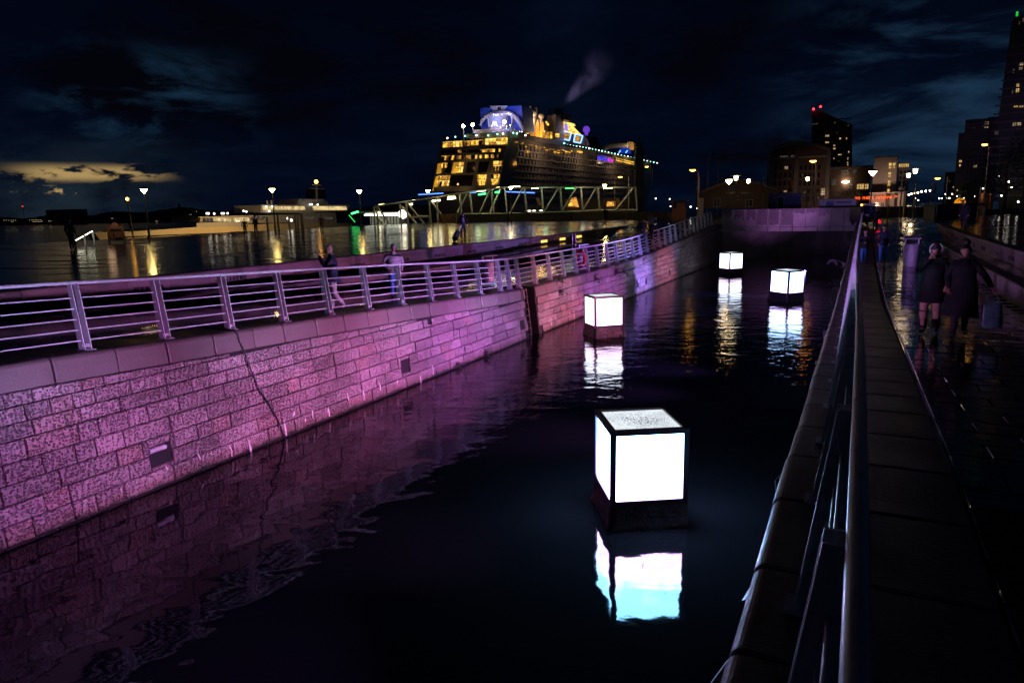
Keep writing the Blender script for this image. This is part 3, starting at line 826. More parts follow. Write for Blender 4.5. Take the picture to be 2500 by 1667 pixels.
# ------------------------------------------------------------------ buildings
M_brickd = mat('dark_brick', (0.075, 0.045, 0.04), 0.7, var=0.25, vscale=0.6)
M_clad = mat('dark_cladding', (0.10, 0.09, 0.1), 0.5, var=0.2, vscale=0.3)
M_pale = mat('pale_render', (0.42, 0.34, 0.31), 0.7, var=0.1, vscale=0.4)
M_frameg = mat('pale_frame', (0.22, 0.2, 0.21), 0.5)
M_glassd = mat('dark_glass', (0.012, 0.014, 0.018), 0.08)
M_lit = glow('lit_window_yellow', (1.0, 0.62, 0.20), 0.62, 0.6, 1.2)
M_lit2 = glow('lit_window_warm', (1.0, 0.72, 0.38), 0.36, 0.7, 1.5)
M_dim = glow('lit_window_dim', (0.75, 0.62, 0.5), 0.07, 0.6, 1.2)
M_red = glow('red_beacon', (1.0, 0.02, 0.03), 6.0)
M_wl = glow('white_lantern', (1.0, 0.70, 0.22), 80.0)
M_wc = glow('cool_lantern', (1.0, 0.72, 0.40), 30.0)
M_or = glow('sodium_lamp', (1.0, 0.42, 0.05), 15.0)
GZ = 3.27
def face_box(mb, x0, x1, top, D, depth, zb=GZ, mi=0):
    a = zpx(x0, top, D); c = zpx(x1, top, D)
    mb.obox((a.x, D, zb), V((c.x - a.x, 0, 0)), V((0, depth, 0)), UP * ((a.z + c.z) / 2 - zb), mi)
TH = 0.0
def zpx(px, py, D):
    """pixel -> point of the facade plane, in the frame whose y axis points along heading TH"""
    d = ray(px, py); c, s_ = math.cos(TH), math.sin(TH)
    dx, dy = d.x * c - d.y * s_, d.x * s_ + d.y * c
    k = D / dy
    return V((dx * k, D, ZC + d.z * k))
def bthing(name, label, cat, px, D, z=None):
    """building whose front squarely faces the promenade"""
    global TH
    d = ray(px, 480); TH = math.atan2(d.x, d.y)
    l = V((0, D, GZ if z is None else z))
    t = thing(name, label, cat, (math.sin(TH) * D, math.cos(TH) * D, l.z), -TH)
    LOCAL[t.name] = l
    return t
def window(parent, x0, y0, x1, y1, D, m, nx=1, ny=1, name='window', proud=.06):
    p, q = zpx(x0, y0, D), zpx(x1, y1, D); w, h = q.x - p.x, p.z - q.z
    fr = min(.12, w * .12)
    b = MB(); b.obox((p.x, D - proud, q.z), V((w, 0, 0)), V((0, proud - .002, 0)), UP * h); o = b.build(name, m, parent, rel=True)
    b = MB(); y = D - proud - .05
    for i in range(nx + 1): b.obox((p.x + (w - fr) * i / nx, y, q.z), V((fr, 0, 0)), V((0, .048, 0)), UP * h)
    for i in range(ny + 1): b.obox((p.x, y - .003, q.z + (h - fr) * i / ny), V((w, 0, 0)), V((0, .05, 0)), UP * fr)
    b.build('frame', M_frameg, o, rel=True)
    return o
def grid_windows(parent, x0, y0, x1, y1, nx, ny, D, gx=.45, gy=.4, skip=()):
    """dark windows in rows; each one a part that shares the mesh data"""
    p, q = zpx(x0, y0, D), zpx(x1, y1, D); cw, ch = (q.x - p.x) / nx, (p.z - q.z) / ny
    b = MB(); b.obox((0, -.05, 0), V((cw * (1 - gx), 0, 0)), V((0, .045, 0)), UP * ch * (1 - gy)); me = b.mesh('window', M_glassd)
    for i in range(nx):
        for j in range(ny):
            if (i, j) in skip: continue
            o = bpy.data.objects.new('window', me); COL.objects.link(o); o.parent = parent
            o.location = V((p.x + cw * (i + gx / 2), D, q.z + ch * (j + gy / 2))) - LOCAL[parent.name]

def Z4(x, y): return 1650 + x * .3614, 220 + y * .3614
# tall slab block with a slanted roof and red beacons
D = 340.0
t = bthing('apartment_tower', 'tall dark tower block with slanted roof and two red beacons', 'building', 2035, D)
b = MB(); pts = [Z4(918, 140), Z4(1000, 145), Z4(1020, 160), Z4(1190, 235), Z4(1192, 790), Z4(912, 790)]
b.prism([zpx(*p, D) for p in pts], V((0, 22, 0))); b.build('wall', M_clad, t, rel=True)
b = MB()
for x in (1015, 1058, 1100, 1145, 1188): 
    a = zpx(*Z4(x, 160 + (x - 1015) * .43), D); c = zpx(*Z4(x, 720), D); b.obox((a.x - .25, D - .25, c.z), V((.5, 0, 0)), V((0, .24, 0)), UP * (a.z - c.z))
b.build('mullion', M_frameg, t, rel=True)
for k in range(13):
    b = MB(); a = zpx(*Z4(1016, 205 + k * 41), D); c = zpx(*Z4(1188, 205 + k * 41), D); b.obox((a.x, D - .2, a.z), V((c.x - a.x, 0, 0)), V((0, .19, 0)), UP * .4)
    if a.z > GZ + 2: b.build('floor_band', M_clad, t, rel=True)
for (x, y, m, w, h) in ((1022, 310, M_lit2, 30, 14), (1022, 354, M_lit, 26, 12), (1070, 375, M_lit2, 16, 12), (1070, 397, M_lit, 18, 13), (1092, 288, M_dim, 10, 14), (1110, 328, M_lit, 14, 12),
                        (1153, 328, M_lit, 9, 13), (1108, 438, M_lit, 26, 11), (1170, 418, M_lit, 12, 13), (1162, 463, M_lit2, 9, 18), (1161, 490, M_lit2, 8, 15), (1161, 505, M_lit, 12, 10), (1100, 483, M_dim, 10, 11), (1068, 462, M_lit2, 9, 9), (1165, 240, M_dim, 10, 9), (1075, 222, M_dim, 8, 12), (940, 230, M_dim, 40, 6)):
    window(t, *Z4(x - w / 2, y - h / 2), *Z4(x + w / 2, y + h / 2), D, m, 2 if w > 16 else 1, 1)
for (x, y) in ((930, 137), (977, 121)):
    p = zpx(*Z4(x, y), D); b = MB(); b.tube([p - UP * 4.5, p], .25, 6); k = b.build('beacon_mast', M_dark, t, rel=True)
    b = MB(); b.sphere(p + V((0, -.6, .4)), .5, 8, 6); b.build('beacon', M_red, k, rel=True)

# harbour office with the arched roof
D = 205.0
t = bthing('harbour_office', 'dark brick office block under a broad arched roof, few windows lit', 'building', 1955, D)
arch = [Z4(655 + (1040 - 655) * k / 14, 410 - 62 * math.sin(math.pi * (.12 + .80 * k / 14)) / 1.0 + 24) for k in range(15)]
b = MB(); b.prism([zpx(*Z4(640, 800), D)] + [zpx(x, y, D) for x, y in arch] + [zpx(*Z4(1040, 800), D)], V((0, 40, 0))); b.build('wall', M_brickd, t, rel=True)
b = MB(); rings = []
for x, y in arch:
    p = zpx(x, y, D); rings.append([p + V((0, -1.6, 0)), p + V((0, 40.5, 0)), p + V((0, 40.5, .9)), p + V((0, -1.6, .9))])
b.loft(rings, smooth=False); b.build('roof', M_frameg, t, rel=True)
for x in (652, 822, 1036):
    b = MB(); a = zpx(*Z4(x, 395 if x != 822 else 362), D); b.obox((a.x - .5, D - .6, GZ), V((1, 0, 0)), V((0, .59, 0)), UP * (a.z - GZ - .3)); b.build('pilaster', M_clad, t, rel=True)
b = MB(); a = zpx(*Z4(655, 470), D); c = zpx(*Z4(1036, 462), D); b.obox((a.x, D - .35, a.z), V((c.x - a.x, 0, 0)), V((0, .34, 0)), UP * .5); b.build('string_course', M_frameg, t, rel=True)
grid_windows(t, *Z4(662, 500), *Z4(812, 760), 5, 5, D, skip=((2, 4),))
grid_windows(t, *Z4(832, 500), *Z4(970, 760), 5, 5, D)
for (x0, y0, x1, y1, m, nx, ny) in ((733, 514, 758, 537, M_lit2, 2, 1), (702, 444, 762, 456, M_dim, 3, 1), (776, 440, 820, 456, M_dim, 2, 1), (726, 676, 752, 692, M_lit2, 2, 1), (980, 662, 1014, 712, M_lit2, 2, 3), (850, 568, 861, 580, M_dim, 1, 1)):
    window(t, *Z4(x0, y0), *Z4(x1, y1), D, m, nx, ny)
# tall slim mast at its corner
q = at_y(*Z4(632, 312), D - 6)
b = MB(); b.tube([V((q.x, D - 6, GZ)), q], [.35, .12], 8); tag(b.build('flag_mast', M_frameg), 'tall thin pale mast beside the arched office block', 'mast')

# low office wing
D = 215.0
t = bthing('office_wing', 'low dark office wing between the arched block and the beige hotel', 'building', 2090, D)
b = MB(); face_box(b, *[Z4(1042, 0)[0], Z4(1318, 0)[0], Z4(0, 530)[1]], D, 30); b.build('wall', M_brickd, t, rel=True)
b = MB(); a = zpx(*Z4(1042, 522), D); c = zpx(*Z4(1318, 522), D); b.obox((a.x - .5, D - .8, a.z - .6), V((c.x - a.x + 1, 0, 0)), V((0, 31.5, 0)), UP * .6); b.build('roof', M_clad, t, rel=True)
for (x0, y0, x1, y1, m, nx, ny) in ((1116, 540, 1166, 566, M_dim, 3, 2), (1196, 538, 1220, 564, M_dim, 2, 2), (1052, 600, 1080, 644, M_dim, 3, 2), (1168, 640, 1194, 662, M_dim, 2, 1), (1222, 633, 1272, 671, M_lit, 3, 2), (1276, 633, 1302, 671, M_lit, 2, 2)):
    window(t, *Z4(x0, y0), *Z4(x1, y1), D, m, nx, ny)
grid_windows(t, *Z4(1060, 675), *Z4(1300, 770), 9, 2, D)
p = zpx(*Z4(1147, 621), D); b = MB(); b.sphere(p + V((0, -.7, 0)), .45, 8, 6, 0, (2, 1, .7)); b.build('wall_lamp', M_wc, t, rel=True)

# beige hotel with its column of lit stair windows
D = 185.0
t = bthing('hotel', 'beige hotel block with a column of lit stair windows and a glowing red sign', 'building', 2180, D)
b = MB(); face_box(b, Z4(1342, 0)[0], Z4(1500, 0)[0], Z4(0, 453)[1], D, 16); b.build('wall', M_pale, t, rel=True)
b = MB(); face_box(b, Z4(1501, 0)[0], Z4(1580, 0)[0], Z4(0, 488)[1], D + 2.5, 12); b.build('annex_wall', M_clad, t, rel=True)
b = MB(); face_box(b, Z4(1338, 0)[0], Z4(1506, 0)[0], Z4(0, 446)[1], D - .5, 17, zpx(*Z4(1400, 454), D).z + .02); b.build('roof', M_clad, t, rel=True)
for (x0, y0, x1, y1, nx, ny) in ((1438, 491, 1460, 532, 1, 2), (1462, 491, 1484, 532, 1, 2), (1434, 553, 1454, 592, 1, 2), (1430, 610, 1450, 650, 1, 2), (1428, 668, 1446, 690, 1, 1)):
    window(t, *Z4(x0, y0), *Z4(x1, y1), D, M_lit, nx, ny)
window(t, *Z4(1504, 497), *Z4(1577, 523), D + 2.5, M_lit, 6, 1)
grid_windows(t, *Z4(1510, 540), *Z4(1576, 680), 3, 4, D + 2.5)
b = MB(); face_box(b, Z4(1312, 0)[0], Z4(1545, 0)[0], Z4(0, 690)[1], D - 7, 7, zpx(*Z4(1400, 697), D - 7).z); b.build('canopy', M_pale, t, rel=True)
M_pinkw = mat('rose_render', (0.42, 0.2, 0.17), 0.7, var=0.1)
b = MB(); face_box(b, Z4(1312, 0)[0], Z4(1418, 0)[0], Z4(0, 699)[1], D - 5, 4.9); b.build('porch_wall', M_pinkw, t, rel=True)
for x in (1330, 1362, 1395):
    window(t, *Z4(x - 12, 758), *Z4(x + 12, 790), D - 5, M_glassd, 2, 1, 'door')
for x in (1512, 1530):
    b = MB(); a = zpx(*Z4(x, 698), D - 6); b.obox((a.x - .3, D - 6, GZ), V((.6, 0, 0)), V((0, .6, 0)), UP * (a.z - GZ)); b.build('canopy_post', M_pale, t, rel=True)
# the red sign: dot letters on a dark board
b = MB(); a = zpx(*Z4(1298, 714), D - 5.4); c = zpx(*Z4(1406, 735), D - 5.4); b.obox((a.x, D - 5.4, c.z), V((c.x - a.x, 0, 0)), V((0, .3, 0)), UP * (a.z - c.z)); sg = b.build('sign_board', M_dark, t, rel=True)
M_sign = glow('red_sign_letters', (1.0, 0.10, 0.01), 2.2)
def text_part(txt, parent, loc, size, m, name='lettering', rot=None, ext=.02, align='CENTER'):
    cu = bpy.data.curves.new(name, 'FONT'); cu.body = txt; cu.size = size; cu.extrude = ext; cu.align_x = align; cu.align_y = 'CENTER'; cu.resolution_u = 2
    to = bpy.data.objects.new(name, cu); COL.objects.link(to)
    bpy.context.view_layer.update()
    me = bpy.data.meshes.new_from_object(to.evaluated_get(bpy.context.evaluated_depsgraph_get()))
    bpy.data.objects.remove(to); me.materials.clear(); me.materials.append(m)
    o = bpy.data.objects.new(name, me); COL.objects.link(o); o.parent = parent
    o.rotation_euler = rot or (math.pi / 2, 0, 0)
    p = parent; off = V((0, 0, 0))
    while p is not None: off += LOCAL.get(p.name, p.location); p = p.parent
    o.location = V(loc) - off
    return o

text_part('an nent nntive >', sg, ((a.x + c.x) / 2, D - 5.46, (a.z + c.z) / 2), 1.3, M_sign)

# low hall with a hipped roof
D = 118.0
t = bthing('market_hall', 'low reddish hall with a wide shallow gable roof behind the basin', 'building', 1800, D)
pts = [Z4(135, 800), Z4(135, 712), Z4(300, 645), Z4(400, 622), Z4(480, 620), Z4(560, 640), Z4(700, 695), Z4(700, 800)]
b = MB(); b.prism([zpx(*p, D) for p in pts], V((0, 30, 0))); b.build('wall', M_brickd, t, rel=True)
b = MB(); rings = []
for p in pts[1:-1]:
    q = zpx(*p, D); rings.append([q + V((0, -.9, .02)), q + V((0, 31, .02)), q + V((0, 31, .35)), q + V((0, -.9, .35))])
b.loft(rings, smooth=False); b.build('roof', mat('rusty_roof', (0.13, 0.07, 0.055), 0.6, var=.2, vscale=.5), t, rel=True)
for (x0, y0, x1, y1) in ((340, 690, 400, 700), (440, 690, 500, 700), (255, 730, 300, 790), (400, 716, 428, 742), (470, 740, 520, 790)):
    window(t, *Z4(x0, y0), *Z4(x1, y1), D, M_glassd, 2, 1)
b = MB(); a = zpx(*Z4(145, 730), D - .5); b.obox((a.x, D - .5, GZ), V((1.0, 0, 0)), V((0, .45, 0)), UP * (a.z - GZ)); b.build('end_pier', M_pale, t, rel=True)

# small kiosk further left of the hall
D = 96.0
t = bthing('ticket_kiosk', 'small pinkish flat roofed kiosk behind the end of the railing', 'kiosk', 1655, D)
b = MB(); face_box(b, 1641, 1676, 492, D, 4); b.build('wall', M_pinkw, t, rel=True)
b = MB(); face_box(b, 1632, 1682, 490, D - .6, 5, zpx(1650, 492, D).z + .01); b.build('roof', M_conc, t, rel=True)
window(t, 1673.5, 494, 1675.8, 507, D, M_glassd); window(t, 1645, 495, 1652, 508, D, M_glassd, 1, 1, 'door')

# apartments at the east edge
D = 190.0
t = bthing('apartment_block', 'dark stepped apartment block left of the tall tower, scattered lit windows', 'building', 2400, D)
for nm, x0, x1, top, dd, dep in (('wall', 1958, 2112, 196, 0, 20), ('side_wing', 1912, 1957, 290, 3, 18), ('link_wing', 2113, 2206, 180, 4, 18), ('front_wing', 1962, 2100, 420, -4, 3.9)):
    b = MB(); face_box(b, Z4(x0, 0)[0], Z4(x1, 0)[0], Z4(0, top)[1], D + dd, dep); b.build(nm, M_clad, t, rel=True)
for k in range(9):
    b = MB(); a = zpx(*Z4(1960, 240 + k * 19), D); c = zpx(*Z4(2110, 240 + k * 19), D); b.obox((a.x, D - .9, a.z), V((c.x - a.x, 0, 0)), V((0, .88, 0)), UP * .3); b.build('balcony', M_frameg, t, rel=True)
for (x0, y0, x1, y1, dd, m) in ((2083, 214, 2116, 234, 0, M_lit2), (2083, 239, 2114, 258, 0, M_lit2), (2012, 246, 2020, 260, 0, M_dim), (2155, 277, 2168, 303, 4, M_dim), (2170, 277, 2184, 303, 4, M_dim), (2046, 418, 2062, 430, 0, M_dim), (2014, 418, 2022, 432, 0, M_dim),
                             (1914, 474, 1924, 490, 3, M_lit), (1927, 474, 1936, 490, 3, M_lit), (1914, 502, 1924, 516, 3, M_lit), (2010, 506, 2036, 524, -4, M_lit2), (1898, 672, 1905, 684, 3, M_lit)):
    window(t, *Z4(x0, y0), *Z4(x1, y1), D + dd, m, 2 if x1 - x0 > 14 else 1, 1, 'window')
grid_windows(t, *Z4(1966, 440), *Z4(2098, 700), 6, 9, D - 4, skip=((2, 6),))
D = 150.0
t = bthing('residential_tower', 'tallest dark tower at the edge, a small green light near its top', 'building', 2480, D)
b = MB(); pts = [(2469, 62), (2478, 40), (2620, 30), (2620, 560), (2437, 560), (2437, 290)]
b.prism([zpx(*p, D) for p in pts], V((0, 30, 0))); b.build('wall', M_clad, t, rel=True)
def Z7(x, y): return 2250 + x * .3444, y * .3444
for (x0, y0, x1, y1, m) in ((694, 440, 724, 466, M_lit2), (689, 478, 716, 503, M_lit2), (672, 594, 692, 620, M_lit), (668, 628, 692, 655, M_lit), (652, 750, 686, 763, M_lit), (690, 748, 726, 763, M_lit), (645, 871, 672, 894, M_lit2), (677, 868, 706, 892, M_lit2), (648, 490, 656, 520, M_dim), (690, 150, 696, 176, M_dim), (716, 130, 726, 160, M_dim), (640, 640, 648, 668, M_dim)):
    window(t, *Z7(x0, y0), *Z7(x1, y1), D, m, 2 if x1 - x0 > 12 else 1, 2 if y1 - y0 > 20 else 1)
window(t, *Z7(668, 84), *Z7(686, 118), D, glow('green_lamp', (0.02, 1.0, 0.08), 0.6), 1, 1, 'green_light')
for k in range(20):
    b = MB(); a = zpx(2445 + (62 - 62) * 0, 100 + k * 20, D); x0 = zpx(2437 + max(0, (290 - (100 + k * 20))) * .14, 100, D).x; b.obox((x0 + .3, D - .18, a.z), V((zpx(2610, 100, D).x - x0, 0, 0)), V((0, .17, 0)), UP * .25); b.build('floor_band', M_frameg, t, rel=True)
D = 320.0
t = bthing('distant_block', 'far low dark block at the end of the street', 'building', 2315, D)
b = MB(); face_box(b, 2308, 2345, 420, D, 20); b.build('wall', M_clad, t, rel=True)
for (x, y, m) in ((2317, 440, M_dim), (2326, 455, M_lit2), (2335, 446, M_dim), (2322, 470, M_lit2), (2338, 464, M_lit)): window(t, x, y, x + 3, y + 4, D, m)

# blue site cabin and white box trailer on the street behind the end wall
D = 74.0
M_blue = mat('blue_steel', (0.045, 0.07, 0.2), 0.42, 0.2, var=.2, vscale=1.5)
t = bthing('site_cabin', 'blue corrugated steel cabin with a pale framed door behind the end wall', 'cabin', 1918, D)
a = zpx(1877, 474, D); c = zpx(1957, 474, D); zt_ = a.z
b = MB(); b.obox((a.x, D, GZ + .12), V((c.x - a.x, 0, 0)), V((0, 2.4, 0)), UP * (zt_ - GZ - .12)); b.build('body', M_blue, t, rel=True)
n_ = 16
for i in range(n_ + 1):
    x = a.x + (c.x - a.x - .09) * i / n_
    if .20 < i / n_ < .56: 
        b = MB(); b.obox((x, D - .045, zt_ - .35), V((.1, 0, 0)), V((0, .043, 0)), UP * .25)
    else: b = MB(); b.obox((x, D - .045, GZ + .2), V((.1, 0, 0)), V((0, .043, 0)), UP * (zt_ - GZ - .3))
    b.build('corrugation', M_blue, t, rel=True)
b = MB(); b.obox((a.x - .02, D - .06, zt_ - .1), V((c.x - a.x + .04, 0, 0)), V((0, 2.5, 0)), UP * .12); b.build('roof_rail', M_blue, t, rel=True)
p = zpx(1899, 482, D - .06); q = zpx(1912, 507.5, D - .06)
b = MB(); b.obox((p.x, D - .05, GZ + .2), V((q.x - p.x, 0, 0)), V((0, .048, 0)), UP * (p.z - GZ - .2)); dr = b.build('door', M_glassd, t, rel=True)
b = MB(); M_wt = mat('white_paint', (0.62, 0.6, 0.63), 0.45, var=.12, vscale=2)
for x in (p.x - .07, q.x): b.obox((x, D - .075, GZ + .2), V((.07, 0, 0)), V((0, .07, 0)), UP * (p.z - GZ - .2))
b.obox((p.x - .07, D - .076, p.z), V((q.x - p.x + .14, 0, 0)), V((0, .07, 0)), UP * .07); b.build('door_frame', M_wt, dr, rel=True)
for y in (484, 502): 
    p = zpx(1891, y, D); b = MB(); b.obox((p.x, D - .06, p.z - .12), V((.07, 0, 0)), V((0, .05, 0)), UP * .2); b.build('label', M_wt, t, rel=True)
D = 70.0
t = bthing('box_trailer', 'long white box trailer with blue CW lettering above the end wall', 'trailer', 2046, D)
a = zpx(2000, 487.5, D); c = zpx(2092, 486, D); lo_ = zpx(2046, 503.5, D).z
b = MB(); b.bbox(((a.x + c.x) / 2, D + 1.2, (lo_ + a.z) / 2), (c.x - a.x, 2.4, a.z - lo_), .03); b.build('body', M_wt, t, rel=True)
b = MB(); b.obox((a.x + .05, D + .1, lo_ - .16), V((c.x - a.x - .1, 0, 0)), V((0, 2.2, 0)), UP * .14); b.build('chassis', M_dark, t, rel=True)
for x in (a.x + .6, a.x + 1.3, c.x - .7):
    for y in (D + .25, D + 1.95):
        b = MB(); b.lathe((x, y, GZ + .34), [(.02, 0), (.3, 0), (.34, .05), (.34, .2), (.3, .25), (.02, .25)], 14, 0, True, V((0, 1, 0))); b.build('wheel', M_rubber, t, rel=True)
b = MB(); b.obox((a.x + .5, D + .3, GZ + .5), V((c.x - a.x - 1, 0, 0)), V((0, 1.8, 0)), UP * (lo_ - .16 - GZ - .5)); b.build('axle_frame', M_dark, t, rel=True)
M_ink = mat('blue_ink', (0.02, 0.05, 0.28), 0.5)
p = zpx(2024, 496, D); b = MB(); b.prism([p + V((-.28, -.03, -.23)), p + V((.4, -.03, -.23)), p + V((.4, -.03, .16)), p + V((-.2, -.03, .16))], V((0, .028, 0))); lg = b.build('logo', M_ink, t, rel=True)
text_part('CW', lg, p + V((.07, -.045, -.03)), .42, M_wt)
p = zpx(2057, 494, D); b = MB(); b.obox(p + V((-.5, -.03, -.1)), V((1.05, 0, 0)), V((0, .028, 0)), UP * .2); lg = b.build('logo', M_ink, t, rel=True)
b = MB(); b.obox(p + V((.6, -.03, -.14)), V((.09, 0, 0)), V((0, .028, 0)), UP * .3); b.build('logo', M_ink, t, rel=True)
text_part('wwwcwwm', lg, p + V((.02, -.045, 0)), .2, M_wt, ext=.005)

# ------------------------------------------------------------------ lamps
M_pole = mat('lamp_pole', (0.05, 0.05, 0.055), 0.4, 0.3)
M_polep = mat('pale_lamp_pole', (0.35, 0.3, 0.25), 0.45, 0.4)
def lantern(px, py, D, zb, label, r=.30, m=None, group='teardrop lanterns on the riverside plaza'):
    p = at_y(px, py, D); h = p.z - zb
    t = thing('lantern', label, 'lamp', (p.x, D, zb), 0, group)
    b = MB(); b.tube([V((0, 0, 0)), V((0, 0, .9)), V((0, 0, .95)), V((0, 0, h - r * 1.1))], [.11, .11, .075, .05], 8); b.build('pole', M_pole, t)
    b = MB(); b.lathe((0, 0, h), [(.04, -r * 1.15), (r * .45, -r * .75), (r * .9, -r * .1), (r * .95, r * .12), (r * .6, r * .42), (.03, r * .5)], 14); b.build('bowl', m or M_wl, t)
    b = MB(); b.lathe((0, 0, h), [(r * 1.0, r * .10), (r * 1.45, r * .16), (r * 1.4, r * .22), (r * .62, r * .5), (.05, r * .7)], 14); b.build('cap', M_pole, t)
    return t
lantern(351, 463, 66.7, PLAZA, 'tallest lit lantern on the plaza, in front of the pale ferry hull')
lantern(664, 462, 76.5, PLAZA, 'lit lantern rising in front of the ferry upper deck')
lantern(877, 466, 82.0, PLAZA, 'lit lantern between the ferry and the covered gangway')
lantern(1045, 465, 99.5, PLAZA, 'lit lantern below the stern of the cruise ship')
lantern(1247, 457, 96.0, PLAZA, 'lit lantern before the middle of the gangway truss')
lantern(1476, 452, 98.0, PLAZA, 'lit lantern before the inshore end of the gangway truss')
lantern(1780, 440, 84.0, GZ, 'lit lantern in front of the hipped market hall', .42, M_wc)
lantern(2131, 419, 78.0, GZ, 'lit lantern in front of the beige hotel', .42, M_wc)
M_cap = mat('lamp_disc', (0.6, 0.58, 0.55), 0.4)
def disc_lamp(px, py, D, label):
    p = at_y(px, py, D); h = p.z - GZ
    t = thing('disc_lamp', label, 'lamp', (p.x, D, GZ), 0, 'disc topped street lamps')
    b = MB(); b.tube([V((0, 0, 0)), V((0, 0, h - .25))], [.09, .06], 8); b.build('pole', M_pole, t)
    b = MB(); b.lathe((0, 0, h), [(.14, -.36), (.2, -.3), (.24, .12), (.1, .16)], 12); b.build('tube_light', M_wc, t)
    b = MB(); b.lathe((0, 0, h), [(.1, .16), (.72, .17), (.72, .21), (.12, .3)], 16); b.build('disc', M_cap, t)
disc_lamp(1797, 433, 92, 'disc topped lamp nearest the teardrop lantern by the market hall')
disc_lamp(1827, 441, 104, 'disc topped lamp over the right slope of the market hall roof')
disc_lamp(1972, 436, 112, 'disc topped lamp just left of the tall orange street light')
disc_lamp(2218, 427, 104, 'smaller disc topped lamp right of the hotel')
disc_lamp(2235, 416, 88, 'larger disc topped lamp right of the hotel')
def street_light(px, py, D, label, arm=1.6, sgn=1, m=None, z0=None, pole=None, r=.22):
    """mast with a curved arm; sgn = side of the mast seen from the lamp"""
    p = at_y(px, py, D); zb = GZ if z0 is None else z0; h = p.z - zb
    t = thing('street_light', label, 'street light', (p.x + sgn * arm, D, zb), 0, 'tall street lights with curved arms')
    pts = [V((0, 0, 0)), V((0, 0, h * .5)), V((0, 0, h - .9))] + [V((-sgn * arm * .9 * math.sin(k / 5 * math.pi / 2), 0, h - .9 + .95 * (1 - math.cos(k / 5 * math.pi / 2)) * .0 + .95 * math.sin(k / 5 * math.pi / 2) ** .8 * 1.0)) for k in range(1, 6)]
    pts = [V((0, 0, 0)), V((0, 0, h * .5)), V((0, 0, h - .8))] + [V((-sgn * arm * .85 * (1 - math.cos(k / 5 * math.pi / 2)), 0, h - .8 + .85 * math.sin(k / 5 * math.pi / 2))) for k in range(1, 6)]
    b = MB(); b.tube(pts, [.11, .09, .07, .06, .06, .055, .05, .05], 8); b.build('mast', pole or M_polep, t)
    b = MB(); b.sphere((-sgn * arm, 0, h - .02), r, 10, 7, 0, (1.6, .9, .7)); b.build('lamp_head', m or M_or, t)
    b = MB(); b.sphere((-sgn * arm, 0, h + .07), r, 10, 6, 0, (1.75, 1, .55)); b.build('hood', M_pole, t)
street_light(1691, 415, 86, 'tall street light with its arm to the left of the mast, by the market hall', .75)
street_light(1985, 393, 78, 'tall orange street light beside the site cabin', .35)
street_light(1514, 432, 120, 'orange street light over the gangway, arm curving right', .9, -1)
street_light(1579, 407, 150, 'orange street light high before the bow of the cruise ship', 1.2)
street_light(2404, 353, 88, 'tall street light among the dark branches by the apartment block', .6)
street_light(2289, 435, 120, 'small street light above the red feather flag', .9, -1, r=.3)
for (x, y, D, lb) in ((1741, 378, 140, 'unlit tall street light left of the arched office'), (1766, 385, 135, 'unlit street light just right of its taller twin'), (1549, 412, 118, 'unlit mast with a curved arm near the ship bow')):
    street_light(x, y, D, lb, .9, -1, M_glassd, pole=M_polep)
# orange harbour light on a short tapering mast
p = at_y(309, 488, 92); t = thing('harbour_light', 'thin pale mast with a small orange light beyond the plaza edge', 'lamp', (p.x + .4, 92, -1.2))
b = MB(); b.tube([V((0, 0, 0)), V((-.3, 0, p.z + 1.2))], [.16, .08], 8); b.build('mast', M_polep, t)
b = MB(); b.sphere((-.3, 0, p.z + 1.3), .2, 8, 6); b.build('lamp', M_or, t)
b = MB(); b.bbox((-.25, -.15, (p.z + 1.2) * .62), (.3, .3, .7), .05); b.build('box', M_dark, t)
# receding row of lamps along the street
for k, (x, y) in enumerate(((2212, 478), (2219, 475.5), (2225, 473.5), (2232, 472), (2241, 470.5), (2250, 468), (2260, 467), (2271, 466))):
    D = 420 - k * 34; p = at_y(x, y, D)
    t = thing('road_lamp', ('farthest', 'second farthest', 'third farthest', 'fourth farthest', 'fourth nearest', 'third nearest', 'second nearest', 'nearest')[k] + ' white lamp of the receding row along the far street', 'lamp', (p.x, D, GZ), 0, 'row of white lamps along the far street')
    b = MB(); b.tube([V((0, 0, 0)), V((0, 0, p.z - GZ))], .12, 6); b.build('pole', M_pole, t)
    b = MB(); b.sphere((0, 0, p.z - GZ), .36 - k * .02, 8, 6); b.build('globe', M_wc, t)
rs = random.Random(21)
FAR_WHERE = ['left of the flagpole, first of four in a row', 'left of the flagpole, second of four in a row', 'left of the flagpole, third of four in a row', 'right against the tall flagpole', 'high, just right of the tall flagpole', 'up left of the orange disc', 'right beside the top of the orange disc',
 'between the orange disc and the lit shelter', 'on top of the pale pole beside the lit shelter', 'right of the lit shelter, low', 'high in the branches of the broad tree', 'on the dark apartment front above the orange disc', 'lowest, at the very edge under the trees', 'highest in the broad tree, by the tower foot', 'in the middle of the broad tree',
 'above the flagpole row, before the distant block', 'above the ticket kiosk, its left end', 'above the ticket kiosk, its right end', 'far behind the truss, left of the kiosk', 'farther off over the roof of the ticket kiosk', 'low between the ticket kiosk and the hall', 'low before the left end of the market hall', 'below the nearest road lamp', 'below the receding row, by the canopy']
M_spark = glow('far_white_light', (1.0, 0.9, 0.75), 14.0)
